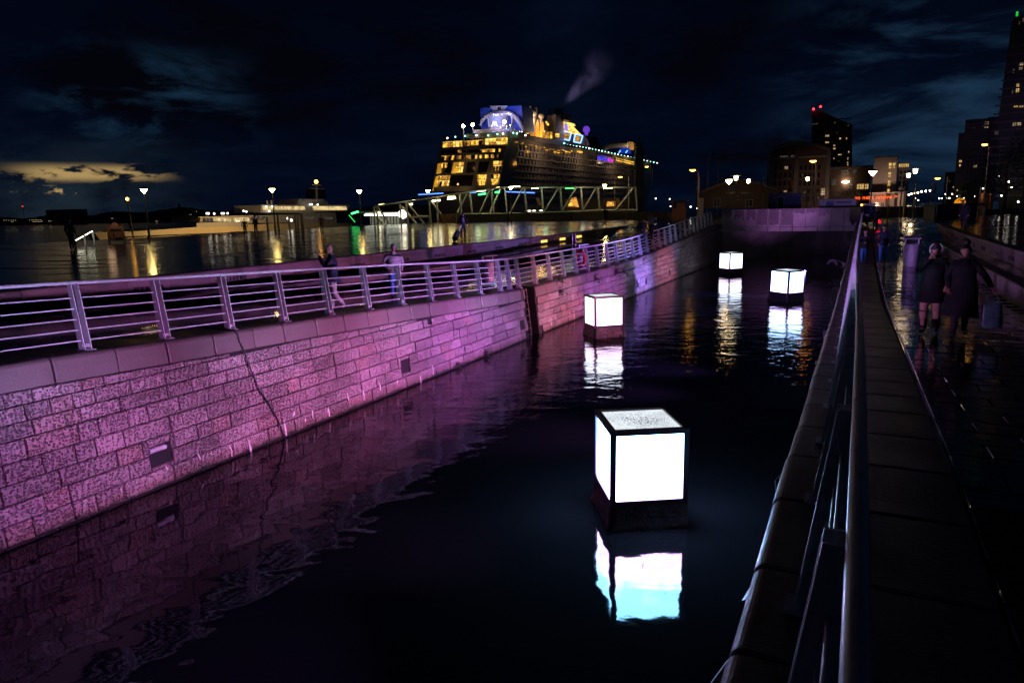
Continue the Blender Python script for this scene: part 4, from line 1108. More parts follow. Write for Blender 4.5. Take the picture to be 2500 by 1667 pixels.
for k, (x, y, D, s_) in enumerate(((2293, 485, 150, .2), (2299, 484.5, 160, .2), (2310, 484.5, 150, .22), (2318, 484, 150, .22), (2325, 474, 170, .2), (2336, 480, 160, .25), (2354, 483, 150, .2), (2378, 479, 130, .25), (2400, 461, 110, .22), (2445, 478, 120, .2),
                                   (2463, 444, 120, .2), (2372, 459, 160, .15), (2486, 493, 100, .2), (2440, 430, 120, .15), (2470, 458, 120, .2), (2308, 474, 200, .2), (1637, 504, 140, .16), (1665, 503, 150, .14), (1601, 485, 160, .25), (1635, 486, 170, .2), (1686, 505, 120, .2), (1702, 509, 110, .14), (2242, 489, 180, .22), (2235, 484, 160, .16))):
    p = at_y(x, y, D); t = thing('far_lamp', 'tiny white lamp ' + FAR_WHERE[k], 'lamp', (p.x, D, GZ), 0, 'tiny lamps far along the street')
    b = MB(); b.tube([V((0, 0, 0)), V((0, 0, p.z - GZ))], .04, 5); b.build('pole', M_pole, t)
    b = MB(); b.sphere((0, 0, p.z - GZ), s_ * .55, 7, 5); b.build('globe', M_spark, t)

# unseen spots added to brighten the facades
for (x, y, D, e, tx, ty, TD) in ((2133, 520, 150, 3600, 2160, 440, 185), (2178, 520, 150, 1100, 2185, 450, 185), (2020, 520, 170, 2500, 1960, 430, 205), (1760, 512, 100, 180, 1790, 480, 118)):
    l = bpy.data.lights.new('facade_fill', 'SPOT'); l.energy = e; l.color = (1, .66, .45); l.shadow_soft_size = .3; l.spot_size = math.radians(62); l.spot_blend = 1
    lo = bpy.data.objects.new('facade_fill', l); COL.objects.link(lo); p = at_y(x, y, D); lo.location = V((p.x, p.y, GZ + 1.2)); lo.rotation_euler = (at_y(tx, ty, TD) - lo.location).normalized().to_track_quat('-Z', 'Y').to_euler()

# feather flags
M_flag = mat('orange_flag', (0.5, 0.16, 0.03), 0.7, var=.2, vscale=2)
M_flag2 = mat('red_flag', (0.32, 0.06, 0.04), 0.7, var=.2, vscale=2)
def feather(px, pt, pb, D, m, label, wd=.5):
    p, q = at_y(px, pt, D), at_y(px - 1.5, pb, D); h = p.z - GZ
    t = thing('feather_flag', label, 'flag', (p.x, D, GZ), 0, None)
    b = MB(); b.tube([V((0, 0, 0)), V((0, 0, h))], [.035, .02], 6); b.build('pole', M_polep, t)
    b = MB(); n_ = 10; ring = []
    for k in range(n_ + 1):
        z = (q.z - GZ) + (h - (q.z - GZ)) * k / n_; w = wd * (1 - (k / n_) ** 3 * .7); y = .05 * math.sin(k)
        ring.append([V((-.03, y, z)), V((-w * .5, y + .05, z)), V((-w, y - .03, z)), V((-w, y - .045, z)), V((-w * .5, y + .035, z)), V((-.03, y - .015, z))])
    b.loft(ring); b.build('cloth', m, t)
feather(1936, 428, 470, 79, M_flag, 'bright orange feather flag beside the street light', .34)
feather(1865, 434, 468, 79, M_flag2, 'dark reddish feather flag before the market hall', .3)
feather(2287, 447, 471, 82, M_flag2, 'red feather flag near the row of road lamps', .3)
for (x, y, D, lb) in ((2314, 432, 75, 'tall pale flagpole near the orange disc sign'), (2203, 440, 76, 'slim pale pole in front of the hotel annex'), (2236, 448, 76, 'slim rusty pole below the larger disc lamp'), (2395, 455, 70, 'pale pole beside the lit shelter')):
    p = at_y(x, y, D); b = MB(); b.tube([V((0, 0, 0)), V((0, 0, p.z - GZ))], [.09, .05], 8); o = b.build('flagpole', M_polep); o.location = (p.x, D, GZ); tag(o, lb, 'pole')

# orange half-disc sign with its swirl, on the roof of a dark stall
D = 66.0
p0 = at_y(2345, 496, D)
t = thing('market_stall', 'long dark stall roof below the glowing orange disc', 'stall', (p0.x, D, GZ))
b = MB(); a = at_y(2284, 498, D); c = at_y(2402, 496, D)
b.bbox(((a.x + c.x) / 2, D + 1.2, a.z - .12), (c.x - a.x, 3.0, .16), .04); b.build('roof', M_dark, t, rel=True)
b = MB(); b.obox((a.x + .3, D + .5, GZ), V((c.x - a.x - .6, 0, 0)), V((0, 1.8, 0)), UP * (a.z - .21 - GZ)); b.build('counter_wall', M_dark, t, rel=True)
for x in (a.x + .1, c.x - .1):
    b = MB(); b.tube([(x, D - .1, GZ), (x, D - .1, a.z - .2)], .035, 6); b.build('post', M_polep, t, rel=True)
s = thing('disc_sign', 'glowing orange half disc sign with a dark swirl', 'sign', (p0.x, D, p0.z))
M_disc = glow('orange_disc', (1.0, 0.36, 0.015), 0.85, .25, 2.0)
R_ = at_y(2358, 490, D).x - p0.x
b = MB(); poly = [V((R_ * math.cos(k / 20 * math.pi), 0, R_ * .95 * math.sin(k / 20 * math.pi))) for k in range(21)]; b.prism(poly, V((0, .18, 0))); b.build('disc', M_disc, s)
M_swirl = mat('swirl_brown', (0.10, 0.02, 0.01), 0.6)
for (cx, cz, r0, a0, a1) in ((-.16, .2, .15, -.4, 3.6), (.14, .22, .13, 2.2, 6.6), (.0, .36, .07, 0, 4)):
    b = MB(); b.tube([V((cx + (r0 * (1 - .06 * k)) * math.cos(a0 + (a1 - a0) * k / 10), -.012, cz + (r0 * (1 - .06 * k)) * math.sin(a0 + (a1 - a0) * k / 10))) for k in range(11)], [.012 + .03 * math.sin(math.pi * k / 10) for k in range(11)], 6); b.build('swirl', M_swirl, s)

# lit open shelter at the right
D = 92.0
t = thing('lit_shelter', 'small warmly lit open shelter between dark trees', 'shelter', (at_y(2418, 498, D).x, D, GZ))
M_warmw = mat('warm_timber', (0.4, 0.2, 0.1), 0.6, var=.2)
for x in (2411, 2424):
    p = at_y(x, 472, D); b = MB(); b.obox((p.x - .18, D, GZ), V((.36, 0, 0)), V((0, .3, 0)), UP * (p.z - GZ)); b.build('post', M_warmw, t, rel=True)
p, q = at_y(2408, 472, D), at_y(2427, 472, D); b = MB(); b.obox((p.x, D - .2, p.z), V((q.x - p.x, 0, 0)), V((0, 1.8, 0)), UP * .2); b.build('roof', M_dark, t, rel=True)
b = MB(); b.obox((p.x + .4, D + .8, p.z - .12), V((q.x - p.x - .8, 0, 0)), V((0, .2, 0)), UP * .1); b.build('strip_light', M_or, t, rel=True)
b = MB(); b.obox((p.x + .3, D + 1.4, GZ), V((q.x - p.x - .6, 0, 0)), V((0, .15, 0)), UP * (p.z - GZ)); b.build('back_wall', M_warmw, t, rel=True)

# yellow bollards and grey bollards
M_yel = mat('reflective_yellow', (0.75, 0.6, 0.12), 0.35)
for (x, yt, yb, lb) in ((2166, 502, 544, 'nearer tall pale yellow bollard right of the dark cart'), (2205, 502, 529, 'farther tall pale yellow bollard by the wet street')):
    zz = GZ if yb < 535 else 3.2
    D = (at_z(x, yb, zz)).y; h = at_y(x, yt, D).z - zz
    t = thing('bollard', lb, 'bollard', (at_y(x, yb, D).x, D, zz), 0, 'yellow bollards')
    b = MB(); b.lathe((0, 0, 0), [(.075, 0), (.075, h - .05), (.06, h), (.01, h + .02)], 12); b.build('post', M_yel, t)
    b = MB(); b.lathe((0, 0, h - .12), [(.079, -.03), (.079, .03)], 12); b.build('band', M_dark, t)
for (x, yb, lb) in ((2235, 527, 'short grey bollard on the street edge'),): pass
for k, x in enumerate((2235, 2273, 2307, 2381, 2405)):
    D = 76; t = thing('steel_bollard', ('first', 'second', 'third', 'fourth', 'fifth')[k] + ' short grey bollard from the hotel along the wet street', 'bollard', (at_y(x, 500, D).x, D, GZ), 0, 'grey bollards along the street')
    b = MB(); b.lathe((0, 0, 0), [(.1, 0), (.1, .75), (.07, .82), (.01, .84)], 10); b.build('post', M_galv, t)
# low planter walls closing the street view
D = 84.0
for (x0, x1, yt, lb) in ((2150, 2218, 505, 'low dark planter box behind the yellow bollards'), (2226, 2280, 506, 'long low dark bench wall past the bollards'), (2404, 2500, 511, 'low rough dark hoarding below the trees')):
    a, c = at_y(x0, yt, D), at_y(x1, yt, D); b = MB(); b.bbox(((a.x + c.x) / 2, D + .6, (a.z + GZ) / 2), (c.x - a.x, 1.2, a.z - GZ), .05); tag(b.build('planter_wall', M_kerb), lb, 'low wall')

# small dark electric cart with its notice board
D = 54.0; zc = 3.2
p = at_y(2121, 548, D)
t = thing('electric_cart', 'small dark cart with a notice board on its back and a red tail lamp', 'cart', (p.x, D, zc))
hw = (at_y(2144, 520, D).x - at_y(2100, 520, D).x) / 2; hh_ = at_y(2121, 501, D).z - zc
b = MB(); b.bbox((0, .9, hh_ * .56), (hw * 2, 1.8, hh_ * .80), .07); b.build('body', M_dark, t)
for x in (-hw + .14, hw - .14):
    for y in (.3, 1.4):
        b = MB(); b.lathe((x - .06, y, .17), [(.02, 0), (.14, 0), (.17, .02), (.17, .1), (.14, .12), (.02, .12)], 12, 0, True, V((1, 0, 0))); b.build('wheel', M_rubber, t)
b = MB(); b.bbox((.03, -.035, hh_ * .66), (hw * 1.55, .05, hh_ * .58), .01); pn = b.build('notice_board', mat('dark_blue_board', (0.012, 0.016, 0.04), 0.4), t)
b = MB(); b.lathe((.06, -.07, hh_ * .84), [(.002, 0), (.07, 0), (.07, .008), (.002, .008)], 14, 0, False, V((0, 1, 0))); b.build('emblem', mat('board_print', (0.2, 0.22, 0.4), 0.5), pn)
for (z, w) in ((.72, .5), (.69, .4), (.6, .5)): b = MB(); b.box((.06 - .06, -.068, hh_ * z), (w, .01, .025)); b.build('print_line', MATS['board_print'], pn)
b = MB(); b.prism([V((-.42, -.066, hh_ * .56)), V((.0, -.066, hh_ * .56)), V((.0, -.066, hh_ * .43)), V((-.2, -.066, hh_ * .43)), V((-.42, -.066, hh_ * .53))], V((0, -.006, 0))); b.build('white_patch', M_wt, pn)
b = MB(); b.bbox((.1, .1, hh_ * 1.03), (hw * 1.5, .3, .14), .02); b.build('roof_bar', M_wt, t)
b = MB(); b.sphere((-hw + .05, .02, hh_ * 1.02), .06, 8, 6, 0, (1.6, .7, .7)); b.build('amber_lamp', M_or, t)
b = MB(); b.bbox((hw + .06, -.02, .28), (.3, .08, .28), .02); tl = b.build('tail_lamp', glow('red_tail_lamp', (1.0, 0.01, 0.02), 1.6, .5, 9.0), t)

# trees at the east edge
M_bark = mat('bark', (0.03, 0.024, 0.02), 0.85, bump=.5, bscale=20)
M_leaf = mat('night_leaves', (0.035, 0.05, 0.03), 0.6, var=.5, vscale=1.0)
def tree(x, D, h, cw, label, seed, n=900):
    rs = random.Random(seed); p = at_y(x, 480, D)
    t = thing('street_tree', label, 'tree', (p.x, D, GZ), 0, None)
    b = MB(); tips = []
    b.tube([V((0, 0, 0)), V((.1, 0, h * .3)), V((0, .1, h * .62)), V((.1, 0, h * .9))], [.22, .17, .11, .03], 8)
    for k in range(16):
        z = h * rs.uniform(.25, .85); a = rs.uniform(0, 6.28); L = cw * rs.uniform(.5, 1) * (1.15 - z / h * .6)
        e = V((math.cos(a) * L, math.sin(a) * L, z + L * rs.uniform(.25, .7))); m_ = V((math.cos(a) * L * .5, math.sin(a) * L * .5, z + L * .15))
        b.tube([V((.05, 0, z)), m_, e], [.07, .045, .012], 5); tips += [e, m_, (e + m_) / 2]
    b.build('trunk', M_bark, t)
    b = MB()
    for k in range(n):
        c = rs.choice(tips) + V((rs.gauss(0, cw * .18), rs.gauss(0, cw * .18), rs.gauss(0, cw * .16)))
        s_ = rs.uniform(.08, .2); x_ = V((rs.gauss(0, 1), rs.gauss(0, 1), rs.gauss(0, 1))).normalized(); y_ = x_.orthogonal().normalized()
        b.add([c - x_ * s_, c + y_ * s_ * .45, c + x_ * s_, c - y_ * s_ * .45], [(0, 1, 2, 3)])
    o = b.build('crown', M_leaf, t); o['kind'] = 'stuff'
tree(2452, 80, 8.2, 3.2, 'broad dark tree in front of the tall tower', 1, 1500)
tree(2498, 74, 7.5, 3.0, 'dark tree cut by the edge beside the broad tree', 2, 1200)
tree(2405, 96, 7.2, 2.6, 'thin dark tree left of the lit shelter', 3, 900)
tree(2375, 105, 6.0, 2.2, 'small dark tree behind the orange disc sign', 4, 700)
TH = 0.0
# ------------------------------------------------------------------ cruise ship
SA = V((math.sin(math.radians(29)), math.cos(math.radians(29)), 0)); SB = V((SA.y, -SA.x, 0))
SO = at_y(1239, 336, 400.0); ZD = SO.z
M_ship = mat('ship_white', (0.42, 0.40, 0.40), 0.45, var=.08, vscale=.15)
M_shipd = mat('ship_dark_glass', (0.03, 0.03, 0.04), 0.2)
M_win = glow('cabin_light_yellow', (1.0, 0.52, 0.06), 1.25, 0.75, 0.55)
M_wina = glow('cabin_light_amber', (0.95, 0.42, 0.07), 0.5, 0.9, 0.8)
M_winp = glow('lit_partition_glow', (1.0, 0.48, 0.04), 0.62, 0.35, 0.15)  # glow stands in for lamplight falling on the balcony partition walls
M_winb = glow('bright_saloon_light', (1.0, 0.62, 0.14), 1.5, 0.5, 0.5)
M_wind = glow('cabin_light_dull', (0.8, 0.35, 0.08), 0.12, 0.8, 0.9)
ship = thing('cruise_ship', 'huge cruise ship seen from astern, lit yellow balconies and a blue funnel', 'ship', SO - UP * (ZD + 1.2) - SB * 21)
def S3(u, v, z): return SO + SA * u + SB * v + UP * (z - ZD)
def sp_st(px, py, off=0.0):
    t = UP + SA * .4; n = SB.cross(t).normalized(); return on_plane(px, py, SO - SA * off, n)
def sp_side(px, py, v=2.5): return on_plane(px, py, SO + SB * v, SB)
def sp_u(px, py, u): return on_plane(px, py, SO + SA * u, SA)
def Zc(x, y): return 1050 + x * .15306, 240 + y * .15306
def Zs(x, y): return 1000 + x * .29762, 220 + y * .29762
b = MB(); rings = []
for z in (-1.3, 6, 14, 19, ZD - 9.2, ZD):
    us = -.4 * (ZD - max(z, 16))
    fl = max(0, 1 - (z + 1.3) / 26) * 26
    rings.append([S3(us, -45, z), S3(us, 0, z), S3(us + 8, 2.5, z), S3(205, 2.5, z), S3(270 - fl * .5, -4, z), S3(315 - fl, -21, z), S3(270 - fl * .5, -39, z), S3(205, -47.5, z), S3(us + 8, -47.5, z)])
b.loft(rings, smooth=False); b.build('hull', M_ship, ship, rel=True)
# balcony ledges along the side and across the stern
zrow = [ZD - 3.4 - 3.75 * k for k in range(9)]
for z in zrow:
    us = -.4 * (ZD - max(z, 16)) + 8
    b = MB(); b.obox(S3(us, 2.52, z), SA * (225 - us), SB * .9, UP * .9); b.build('balcony_ledge', M_ship, ship, rel=True)
b = MB()
for z in zrow[1:8]:
    us = -.4 * (ZD - max(z, 16)) + 9
    u = us
    while u < 200: b.obox(S3(u, 2.52, z + .95), SA * .18, SB * .7, UP * 2.7); u += 4.2
b.build('balcony_divider', M_ship, ship, 'stuff', rel=True)
def stern_quad(name, pts, m, off=.2, parent=ship, mull=0):
    P_ = [sp_st(*Zc(*p), off) for p in pts]
    if not mull:
        b = MB(); b.prism(P_, SA * (off - .02)); return b.build(name, m, parent, rel=True)
    # a glazed bay: panes of unequal width on two levels, every pane with its own light
    rp = random.Random(int(pts[0][0] + pts[0][1])); cut = [0.0]
    for k in range(mull): cut.append(cut[-1] + rp.uniform(.5, 1.5))
    cut = [c / cut[-1] for c in cut]; lev = [(0, .44), (.5, 1.0)] if abs(pts[0][1] - pts[3][1]) > 90 else [(0, 1.0)]
    def at(u, v_): return P_[0].lerp(P_[1], u).lerp(P_[3].lerp(P_[2], u), v_)
    pal = {M_winb: [M_winb, M_winb, M_win, M_win, M_wina], M_win: [M_win, M_winb, M_win, M_wina, M_wina, M_shipd], M_wina: [M_wina, M_wina, M_win, M_shipd, M_wind]}[m]
    for k in range(mull):
        for v0, v1 in lev:
            g_ = .1 * (cut[k + 1] - cut[k]); b = MB(); b.prism([at(cut[k] + g_, v0 + .05), at(cut[k + 1] - g_, v0 + .05), at(cut[k + 1] - g_, v1 - .04), at(cut[k] + g_, v1 - .04)], SA * (off - .02)); o = b.build(name, rp.choice(pal), parent, rel=True)
    for v0, v1 in lev:
        b = MB(); b.prism([at(0, v0 - .01) , at(1, v0 - .01), at(1, v0 + .035), at(0, v0 + .035)], SA * -.3); b.build('ceiling_light', M_winb if m != M_wina else M_win, parent, rel=True)
    return o
for y0, y1 in ((770, 815), (868, 905), (978, 1012), (1192, 1222), (1400, 1480)):
    l, r = 190 - (y0 - 640) * .17, 1235 - (y0 - 640) * .19
    pts = [(l, y0 + 18), (r, y0 - 12), (r - 6, y1 - 12), (l - 6, y1 + 18)]
    P_ = [sp_st(*Zc(*p), 1.2) for p in pts]; b = MB(); b.prism(P_, SA * 1.1); b.build('stern_ledge', M_ship, ship, rel=True)
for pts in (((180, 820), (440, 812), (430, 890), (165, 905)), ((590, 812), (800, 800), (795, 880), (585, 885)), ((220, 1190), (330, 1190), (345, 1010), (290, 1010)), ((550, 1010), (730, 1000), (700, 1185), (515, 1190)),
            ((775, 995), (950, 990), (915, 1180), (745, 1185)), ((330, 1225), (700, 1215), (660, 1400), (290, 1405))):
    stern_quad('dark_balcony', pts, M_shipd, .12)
for pts in (((735, 1000), (780, 998), (745, 1185), (705, 1187)), ((950, 990), (1005, 985), (1000, 1165), (905, 1175)), ((700, 1215), (740, 1212), (765, 1395), (665, 1400)), ((550, 1000), (590, 1000), (560, 1190), (515, 1190))):
    P_ = [sp_st(*Zc(*p), .9) for p in pts]; b = MB(); b.prism(P_, SA * .88); b.build('pier', M_ship, ship, rel=True)
for pts, m, mu in ((((207, 702), (515, 680), (512, 772), (198, 790)), M_winb, 6), (((540, 690), (868, 662), (866, 742), (540, 765)), M_wina, 7), (((876, 646), (1236, 630), (1234, 738), (874, 745)), M_winb, 7),
                   (((440, 822), (580, 815), (574, 864), (438, 872)), M_wina, 4), (((800, 828), (1125, 796), (1118, 858), (800, 862)), M_wina, 8),
                   (((192, 925), (386, 914), (366, 984), (186, 995)), M_wina, 5), (((420, 906), (560, 900), (556, 974), (420, 976)), M_wina, 4), (((575, 898), (756, 890), (746, 968), (572, 973)), M_win, 5), (((785, 890), (1145, 880), (1138, 953), (785, 960)), M_wina, 9),
                   (((122, 1046), (178, 1040), (175, 1190), (100, 1215)), M_winp, 0), (((180, 1040), (275, 1030), (268, 1110), (180, 1118)), M_wina, 4), (((380, 1010), (428, 1008), (412, 1196), (335, 1202)), M_winp, 0), (((430, 1005), (545, 1003), (512, 1188), (414, 1195)), M_win, 4), (((1005, 985), (1156, 980), (1112, 1158), (1015, 1162)), M_win, 5),
                   (((92, 1250), (140, 1240), (130, 1392), (36, 1482)), M_winp, 0), (((142, 1236), (325, 1229), (292, 1398), (84, 1410)), M_win, 6), (((735, 1215), (905, 1210), (872, 1394), (770, 1396)), M_win, 5), (((965, 1205), (1112, 1204), (1080, 1380), (985, 1386)), M_win, 4)):
    stern_quad('window', pts, m, .25, mull=mu)  # undivided quads are partition walls, their lamplight painted as glow
stern_quad('cabin_lamp', ((432, 1358), (456, 1357), (454, 1386), (430, 1387)), M_winb)
# lit column on the corner and dim side windows
for (x0, y0, x1, y1, m) in ((1222, 1290, 1256, 1368, M_win), (1228, 1200, 1250, 1288, M_wina)):
    P_ = [sp_u(*Zc(x, y), -2.0) for x, y in ((x0, y0), (x1, y0), (x1 + 6, y1), (x0 - 6, y1))]; b = MB(); b.prism(P_, SA * -.3); b.build('corner_light', m, ship, rel=True)
rs = random.Random(31)
def side_win(x, y, w, h, m, name='window'):
    p, q = sp_side(*Zs(x - w / 2, y - h / 2), 3.5), sp_side(*Zs(x + w / 2, y + h / 2), 3.5)
    u0, u1 = (p - SO).dot(SA), (q - SO).dot(SA)
    b = MB(); b.obox(S3(u0, 2.53, min(p.z, q.z)), SA * (u1 - u0), SB * 1.0, UP * abs(p.z - q.z)); return b.build(name, m, ship, rel=True)
for (x, y, w, h, m) in ((870, 602, 16, 34, M_wina), (972, 505, 18, 22, M_wina)): side_win(x, y, w, h, m)
for k in range(16): side_win(890 + k * 24 + rs.uniform(-6, 6), 425 + k * 4.6 + rs.uniform(0, 26), rs.uniform(6, 15), rs.uniform(5, 11), rs.choice([M_wina, M_win, M_wina]))
for k in range(9): side_win(1220 + k * 14, 478 + k * 2.6 + rs.uniform(0, 18), 8, 8, rs.choice([M_wina, M_win]))
for k in range(4): side_win(1385 + k * 10, 508 + k, 6, 16, M_win)
for k in range(12):
    for j in range(2): side_win(1700 + k * 12.5, 560 + k * 2.9 + j * 16, 7, 7, M_win)
# green and white rail lights along the top deck edge
M_gl = glow('rail_light_green', (0.35, 1.0, 0.65), 3.0); M_wl2 = glow('rail_light_white', (1.0, 0.9, 0.75), 5.0); M_pu = glow('deck_violet', (0.35, 0.25, 1.0), 1.0)
for k in range(46):
    f = k / 45; x = 880 + 1150 * f ** 1.05; y = 362 + (x - 880) * .207 - 6 * math.sin(f * 3)
    p = sp_side(*Zs(x, y), 2.0); b = MB(); b.sphere(p, .42 if k % 4 else .6, 6, 4); b.build('deck_lamp', M_gl if k % 3 else M_wl2, ship, rel=True)
for k, (x, y) in enumerate(((310, 395), (375, 385), (455, 378), (548, 372), (645, 373), (720, 362), (765, 358), (850, 352), (880, 358), (950, 372))):
    p = sp_st(*Zs(x, y), -1); b = MB(); b.sphere(p, .5, 6, 4); b.build('deck_lamp', M_gl if k % 3 else M_wl2, ship, rel=True)
b = MB()
for k in range(26):
    p = sp_u(*Zs(470 + k * 18, 366 - k * .9 + rs.uniform(-7, 5)), 8); b.sphere(p, .3, 5, 4)
b.build('string_lights', M_wl2, ship, 'stuff', rel=True)
b = MB()
for (x0, x1, y, hgt) in ((180, 1240, 640, 40),): pass
P_ = [sp_u(*Zc(x, y), 3) for x, y in ((580, 562), (1160, 540), (1400, 560), (1400, 640), (580, 640))]; b.prism(P_, SA * 60); b.build('upper_deck', M_ship, ship, rel=True)
b = MB(); P_ = [sp_u(*Zc(x, y), 6) for x, y in ((690, 512), (1000, 480), (1330, 490), (1440, 545), (690, 562))]; b.prism(P_, SA * .4); b.build('glass_screen', mat('screen_glass', (0.25, 0.25, 0.5), 0.15), ship, rel=True)
b = MB()
for (x, y, w) in ((1230, 505, 60), (1010, 540, 40), (1090, 620, 30), (720, 545, 24)): p = sp_u(*Zc(x, y), 5.5); b.box(p, (w * .035, .3, .5), 0, SB, SA, UP)
b.build('blue_deck_light', glow('blue_deck_glow', (0.08, 0.25, 1.0), 2.2), ship, rel=True)
# blue funnel block with white badge, crown-and-anchor emblem and arch
M_fun = mat('funnel_blue', (0.02, 0.06, 0.42), 0.5)
b = MB(); b.prism([sp_u(*Zc(x, y), 25) for x, y in ((800, 165), (930, 150), (1460, 118), (1490, 520), (815, 545))], SA * 14); fun = b.build('funnel', M_fun, ship, rel=True)
b = MB(); pts = [Zc(960 + (1240 - 960) * k / 12, 130 - 10 * k / 12 + 112 * math.sin(math.pi * k / 12) ** .8) for k in range(13)]; b.prism([sp_u(*p, 24.8) for p in pts], SA * -.6); bd = b.build('badge', M_ship, fun, rel=True)
b = MB()
def em(p0, p1, r): b.tube([sp_u(*Zc(*p0), 23.9), sp_u(*Zc(*p1), 23.9)], r, 6)
em((1104, 160), (1104, 212), .55); em((1082, 178), (1126, 176), .4); em((1080, 186), (1084, 208), .4); em((1084, 208), (1104, 216), .5); em((1104, 216), (1126, 206), .5); em((1126, 206), (1130, 184), .4)
em((1084, 156), (1090, 166), .4); em((1090, 166), (1118, 164), .45); em((1118, 164), (1126, 152), .4); em((1104, 150), (1104, 164), .4)
b.build('emblem', mat('emblem_navy', (0.01, 0.01, 0.03), 0.5), bd, rel=True)
arch_ = [(800, 440), (830, 360), (890, 300), (1000, 252), (1130, 236), (1280, 250), (1390, 330), (1450, 430), (1490, 508)]
b = MB(); b.tube([sp_u(*Zc(*p), 22) for p in arch_], [.7, 1.0, 1.2, 1.4, 1.5, 1.5, 1.5, 1.3, .8], 8); b.build('arch', M_ship, ship, rel=True)
for pts in (((912, 310), (995, 285), (985, 420), (1010, 510), (950, 520), (925, 420)), ((1285, 300), (1318, 285), (1310, 380), (1280, 500), (1255, 500), (1300, 390))):
    b = MB(); b.prism([sp_u(*Zc(*p), 20) for p in pts], SA * 3); b.build('fin', M_ship, ship, rel=True)
b = MB(); p = sp_u(*Zc(1110, 500), 24); q = sp_u(*Zc(1110, 262), 24); b.lathe(p, [(6, 0), (6, q.z - p.z)], 16); b.build('lift_tower', M_ship, ship, rel=True)
for (x, y) in ((530, 445), (680, 425), (1030, 402), (1185, 381)):
    p = sp_u(*Zc(x, y), 4); b = MB(); b.tube([p - UP * (9 if x < 900 else 2), p], .3, 6); k = b.build('deck_mast', M_ship, ship, rel=True); b = MB(); b.sphere(p, .9, 8, 6); b.build('deck_lamp', M_wl, k, rel=True)
for (x, y) in ((980, 440), (1070, 440), (1160, 438), (1275, 430), (1220, 450), (1218, 484), (1122, 458), (1122, 488), (1012, 262), (1050, 272), (1082, 268), (1150, 262), (1245, 245), (1282, 254)):
    p = sp_u(*Zc(x, y), 18); b = MB(); b.sphere(p, .28, 6, 4); b.build('deck_lamp', M_wl2, ship, rel=True)
# structures amidships: domes, wings, mast house, neon frames
def mid(x, y, u): return sp_u(*Zs(x, y), u)
b = MB(); b.prism([mid(x, y, 40) for x, y in ((950, 130), (985, 130), (985, 340), (940, 340))], SA * 10); b.build('deck_house', M_ship, ship, rel=True)
for (x, y, r, u) in ((1005, 185, 33, 44), (1080, 212, 23, 48)):
    p, q = mid(x, y, u), mid(x + r, y, u); R_ = (q - p).length; b = MB(); b.sphere(p, R_, 14, 10); k = b.build('radar_dome', M_ship, ship, rel=True)
    b = MB(); b.tube([p - UP * R_ * 3.2, p - UP * R_ * .8], R_ * .5, 10); b.build('pedestal', M_ship, k, rel=True)
M_amb = mat('ship_amber_uplit', (0.55, 0.33, 0.10), 0.5)  # amber uplight put into the paint colour
for pts in (((1028, 400), (1030, 300), (1052, 238), (1062, 300), (1060, 400)), ((1062, 400), (1070, 300), (1095, 255), (1105, 330), (1090, 400)), ((985, 400), (990, 320), (1022, 320), (1024, 400))):
    b = MB(); b.prism([mid(x, y, 46) for x, y in pts], SA * 6); b.build('wing_screen', M_amb, ship, rel=True)
b = MB(); b.prism([mid(x, y, 58) for x, y in ((1130, 210), (1195, 200), (1200, 420), (1110, 400), (1110, 330))], SA * 20); b.build('mast_house', M_ship, ship, rel=True)
b = MB(); b.prism([mid(x, y, 66) for x, y in ((1195, 185), (1280, 195), (1275, 245), (1195, 245))], SA * 10); fn = b.build('exhaust_casing', M_shipd, ship, rel=True)
for x in (1150, 1190, 1212, 1232, 1252):
    p = mid(x, 178, 68); b = MB(); b.tube([p - UP * 6, p + UP * 2], .7, 8); b.build('exhaust_pipe', M_shipd, fn, rel=True)
b = MB(); b.prism([mid(x, y, 70) for x, y in ((1182, 252), (1312, 268), (1320, 285), (1300, 290), (1370, 360), (1340, 362), (1260, 330), (1175, 305))], SA * 8); dm = b.build('solarium_dome', M_winb, ship, rel=True)
for k in range(6):
    b = MB(); b.prism([mid(1170, 262 + k * 9, 69.6), mid(1292 + k * 13, 272 + k * 14, 69.6), mid(1292 + k * 13, 275 + k * 14, 69.6), mid(1170, 264.5 + k * 9, 69.6)], SA * -.4); b.build('louvre', M_shipd, dm, rel=True)
b = MB(); b.prism([mid(x, y, 69) for x, y in ((1275, 275), (1295, 278), (1300, 335), (1272, 332))], SA * -.6); b.build('art_panel', M_pu, dm, rel=True)
b = MB(); b.prism([mid(x, y, 72) for x, y in ((1190, 330), (1440, 370), (1475, 450), (1470, 470), (1190, 430))], SA * 20); hs_ = b.build('sports_hall', M_shipd, ship, rel=True)
M_neon = glow('neon_blue_white', (0.22, 0.45, 1.0), 2.6)
for pts in (((1256, 341), (1326, 351), (1309, 415), (1248, 400)), ((1358, 363), (1420, 376), (1402, 436), (1346, 425))):
    P_ = [mid(x, y, 71) for x, y in pts]; b = MB()
    for i in range(4): b.tube([P_[i], P_[(i + 1) % 4]], .42, 6)
    b.build('neon_frame', M_neon, hs_, rel=True)
    c = sum(P_, V((0, 0, 0))) / 4; b = MB(); b.prism([c + (p - c) * .72 for p in P_], SA * -.3); b.build('window', M_wina, hs_, rel=True)
for (x0, y0, x1, y1, m) in ((1090, 345, 1150, 400, M_wina), (1198, 358, 1230, 388, M_win), (1156, 345, 1170, 398, M_win), (1118, 258, 1128, 276, M_winb), (1128, 272, 1142, 292, M_winb), (960, 325, 980, 360, M_win), (1100, 337, 1112, 346, M_winb)):
    b = MB(); b.prism([mid(x, y, 45) for x, y in ((x0, y0), (x1, y0), (x1, y1), (x0, y1))], SA * -.4); b.build('window', m, ship, rel=True)
p, q = mid(1450, 326, 90), mid(1477, 326, 90); R_ = (q - p).length
M_vio = glow('violet_dome_glow', (0.20, 0.06, 0.75), 0.75)
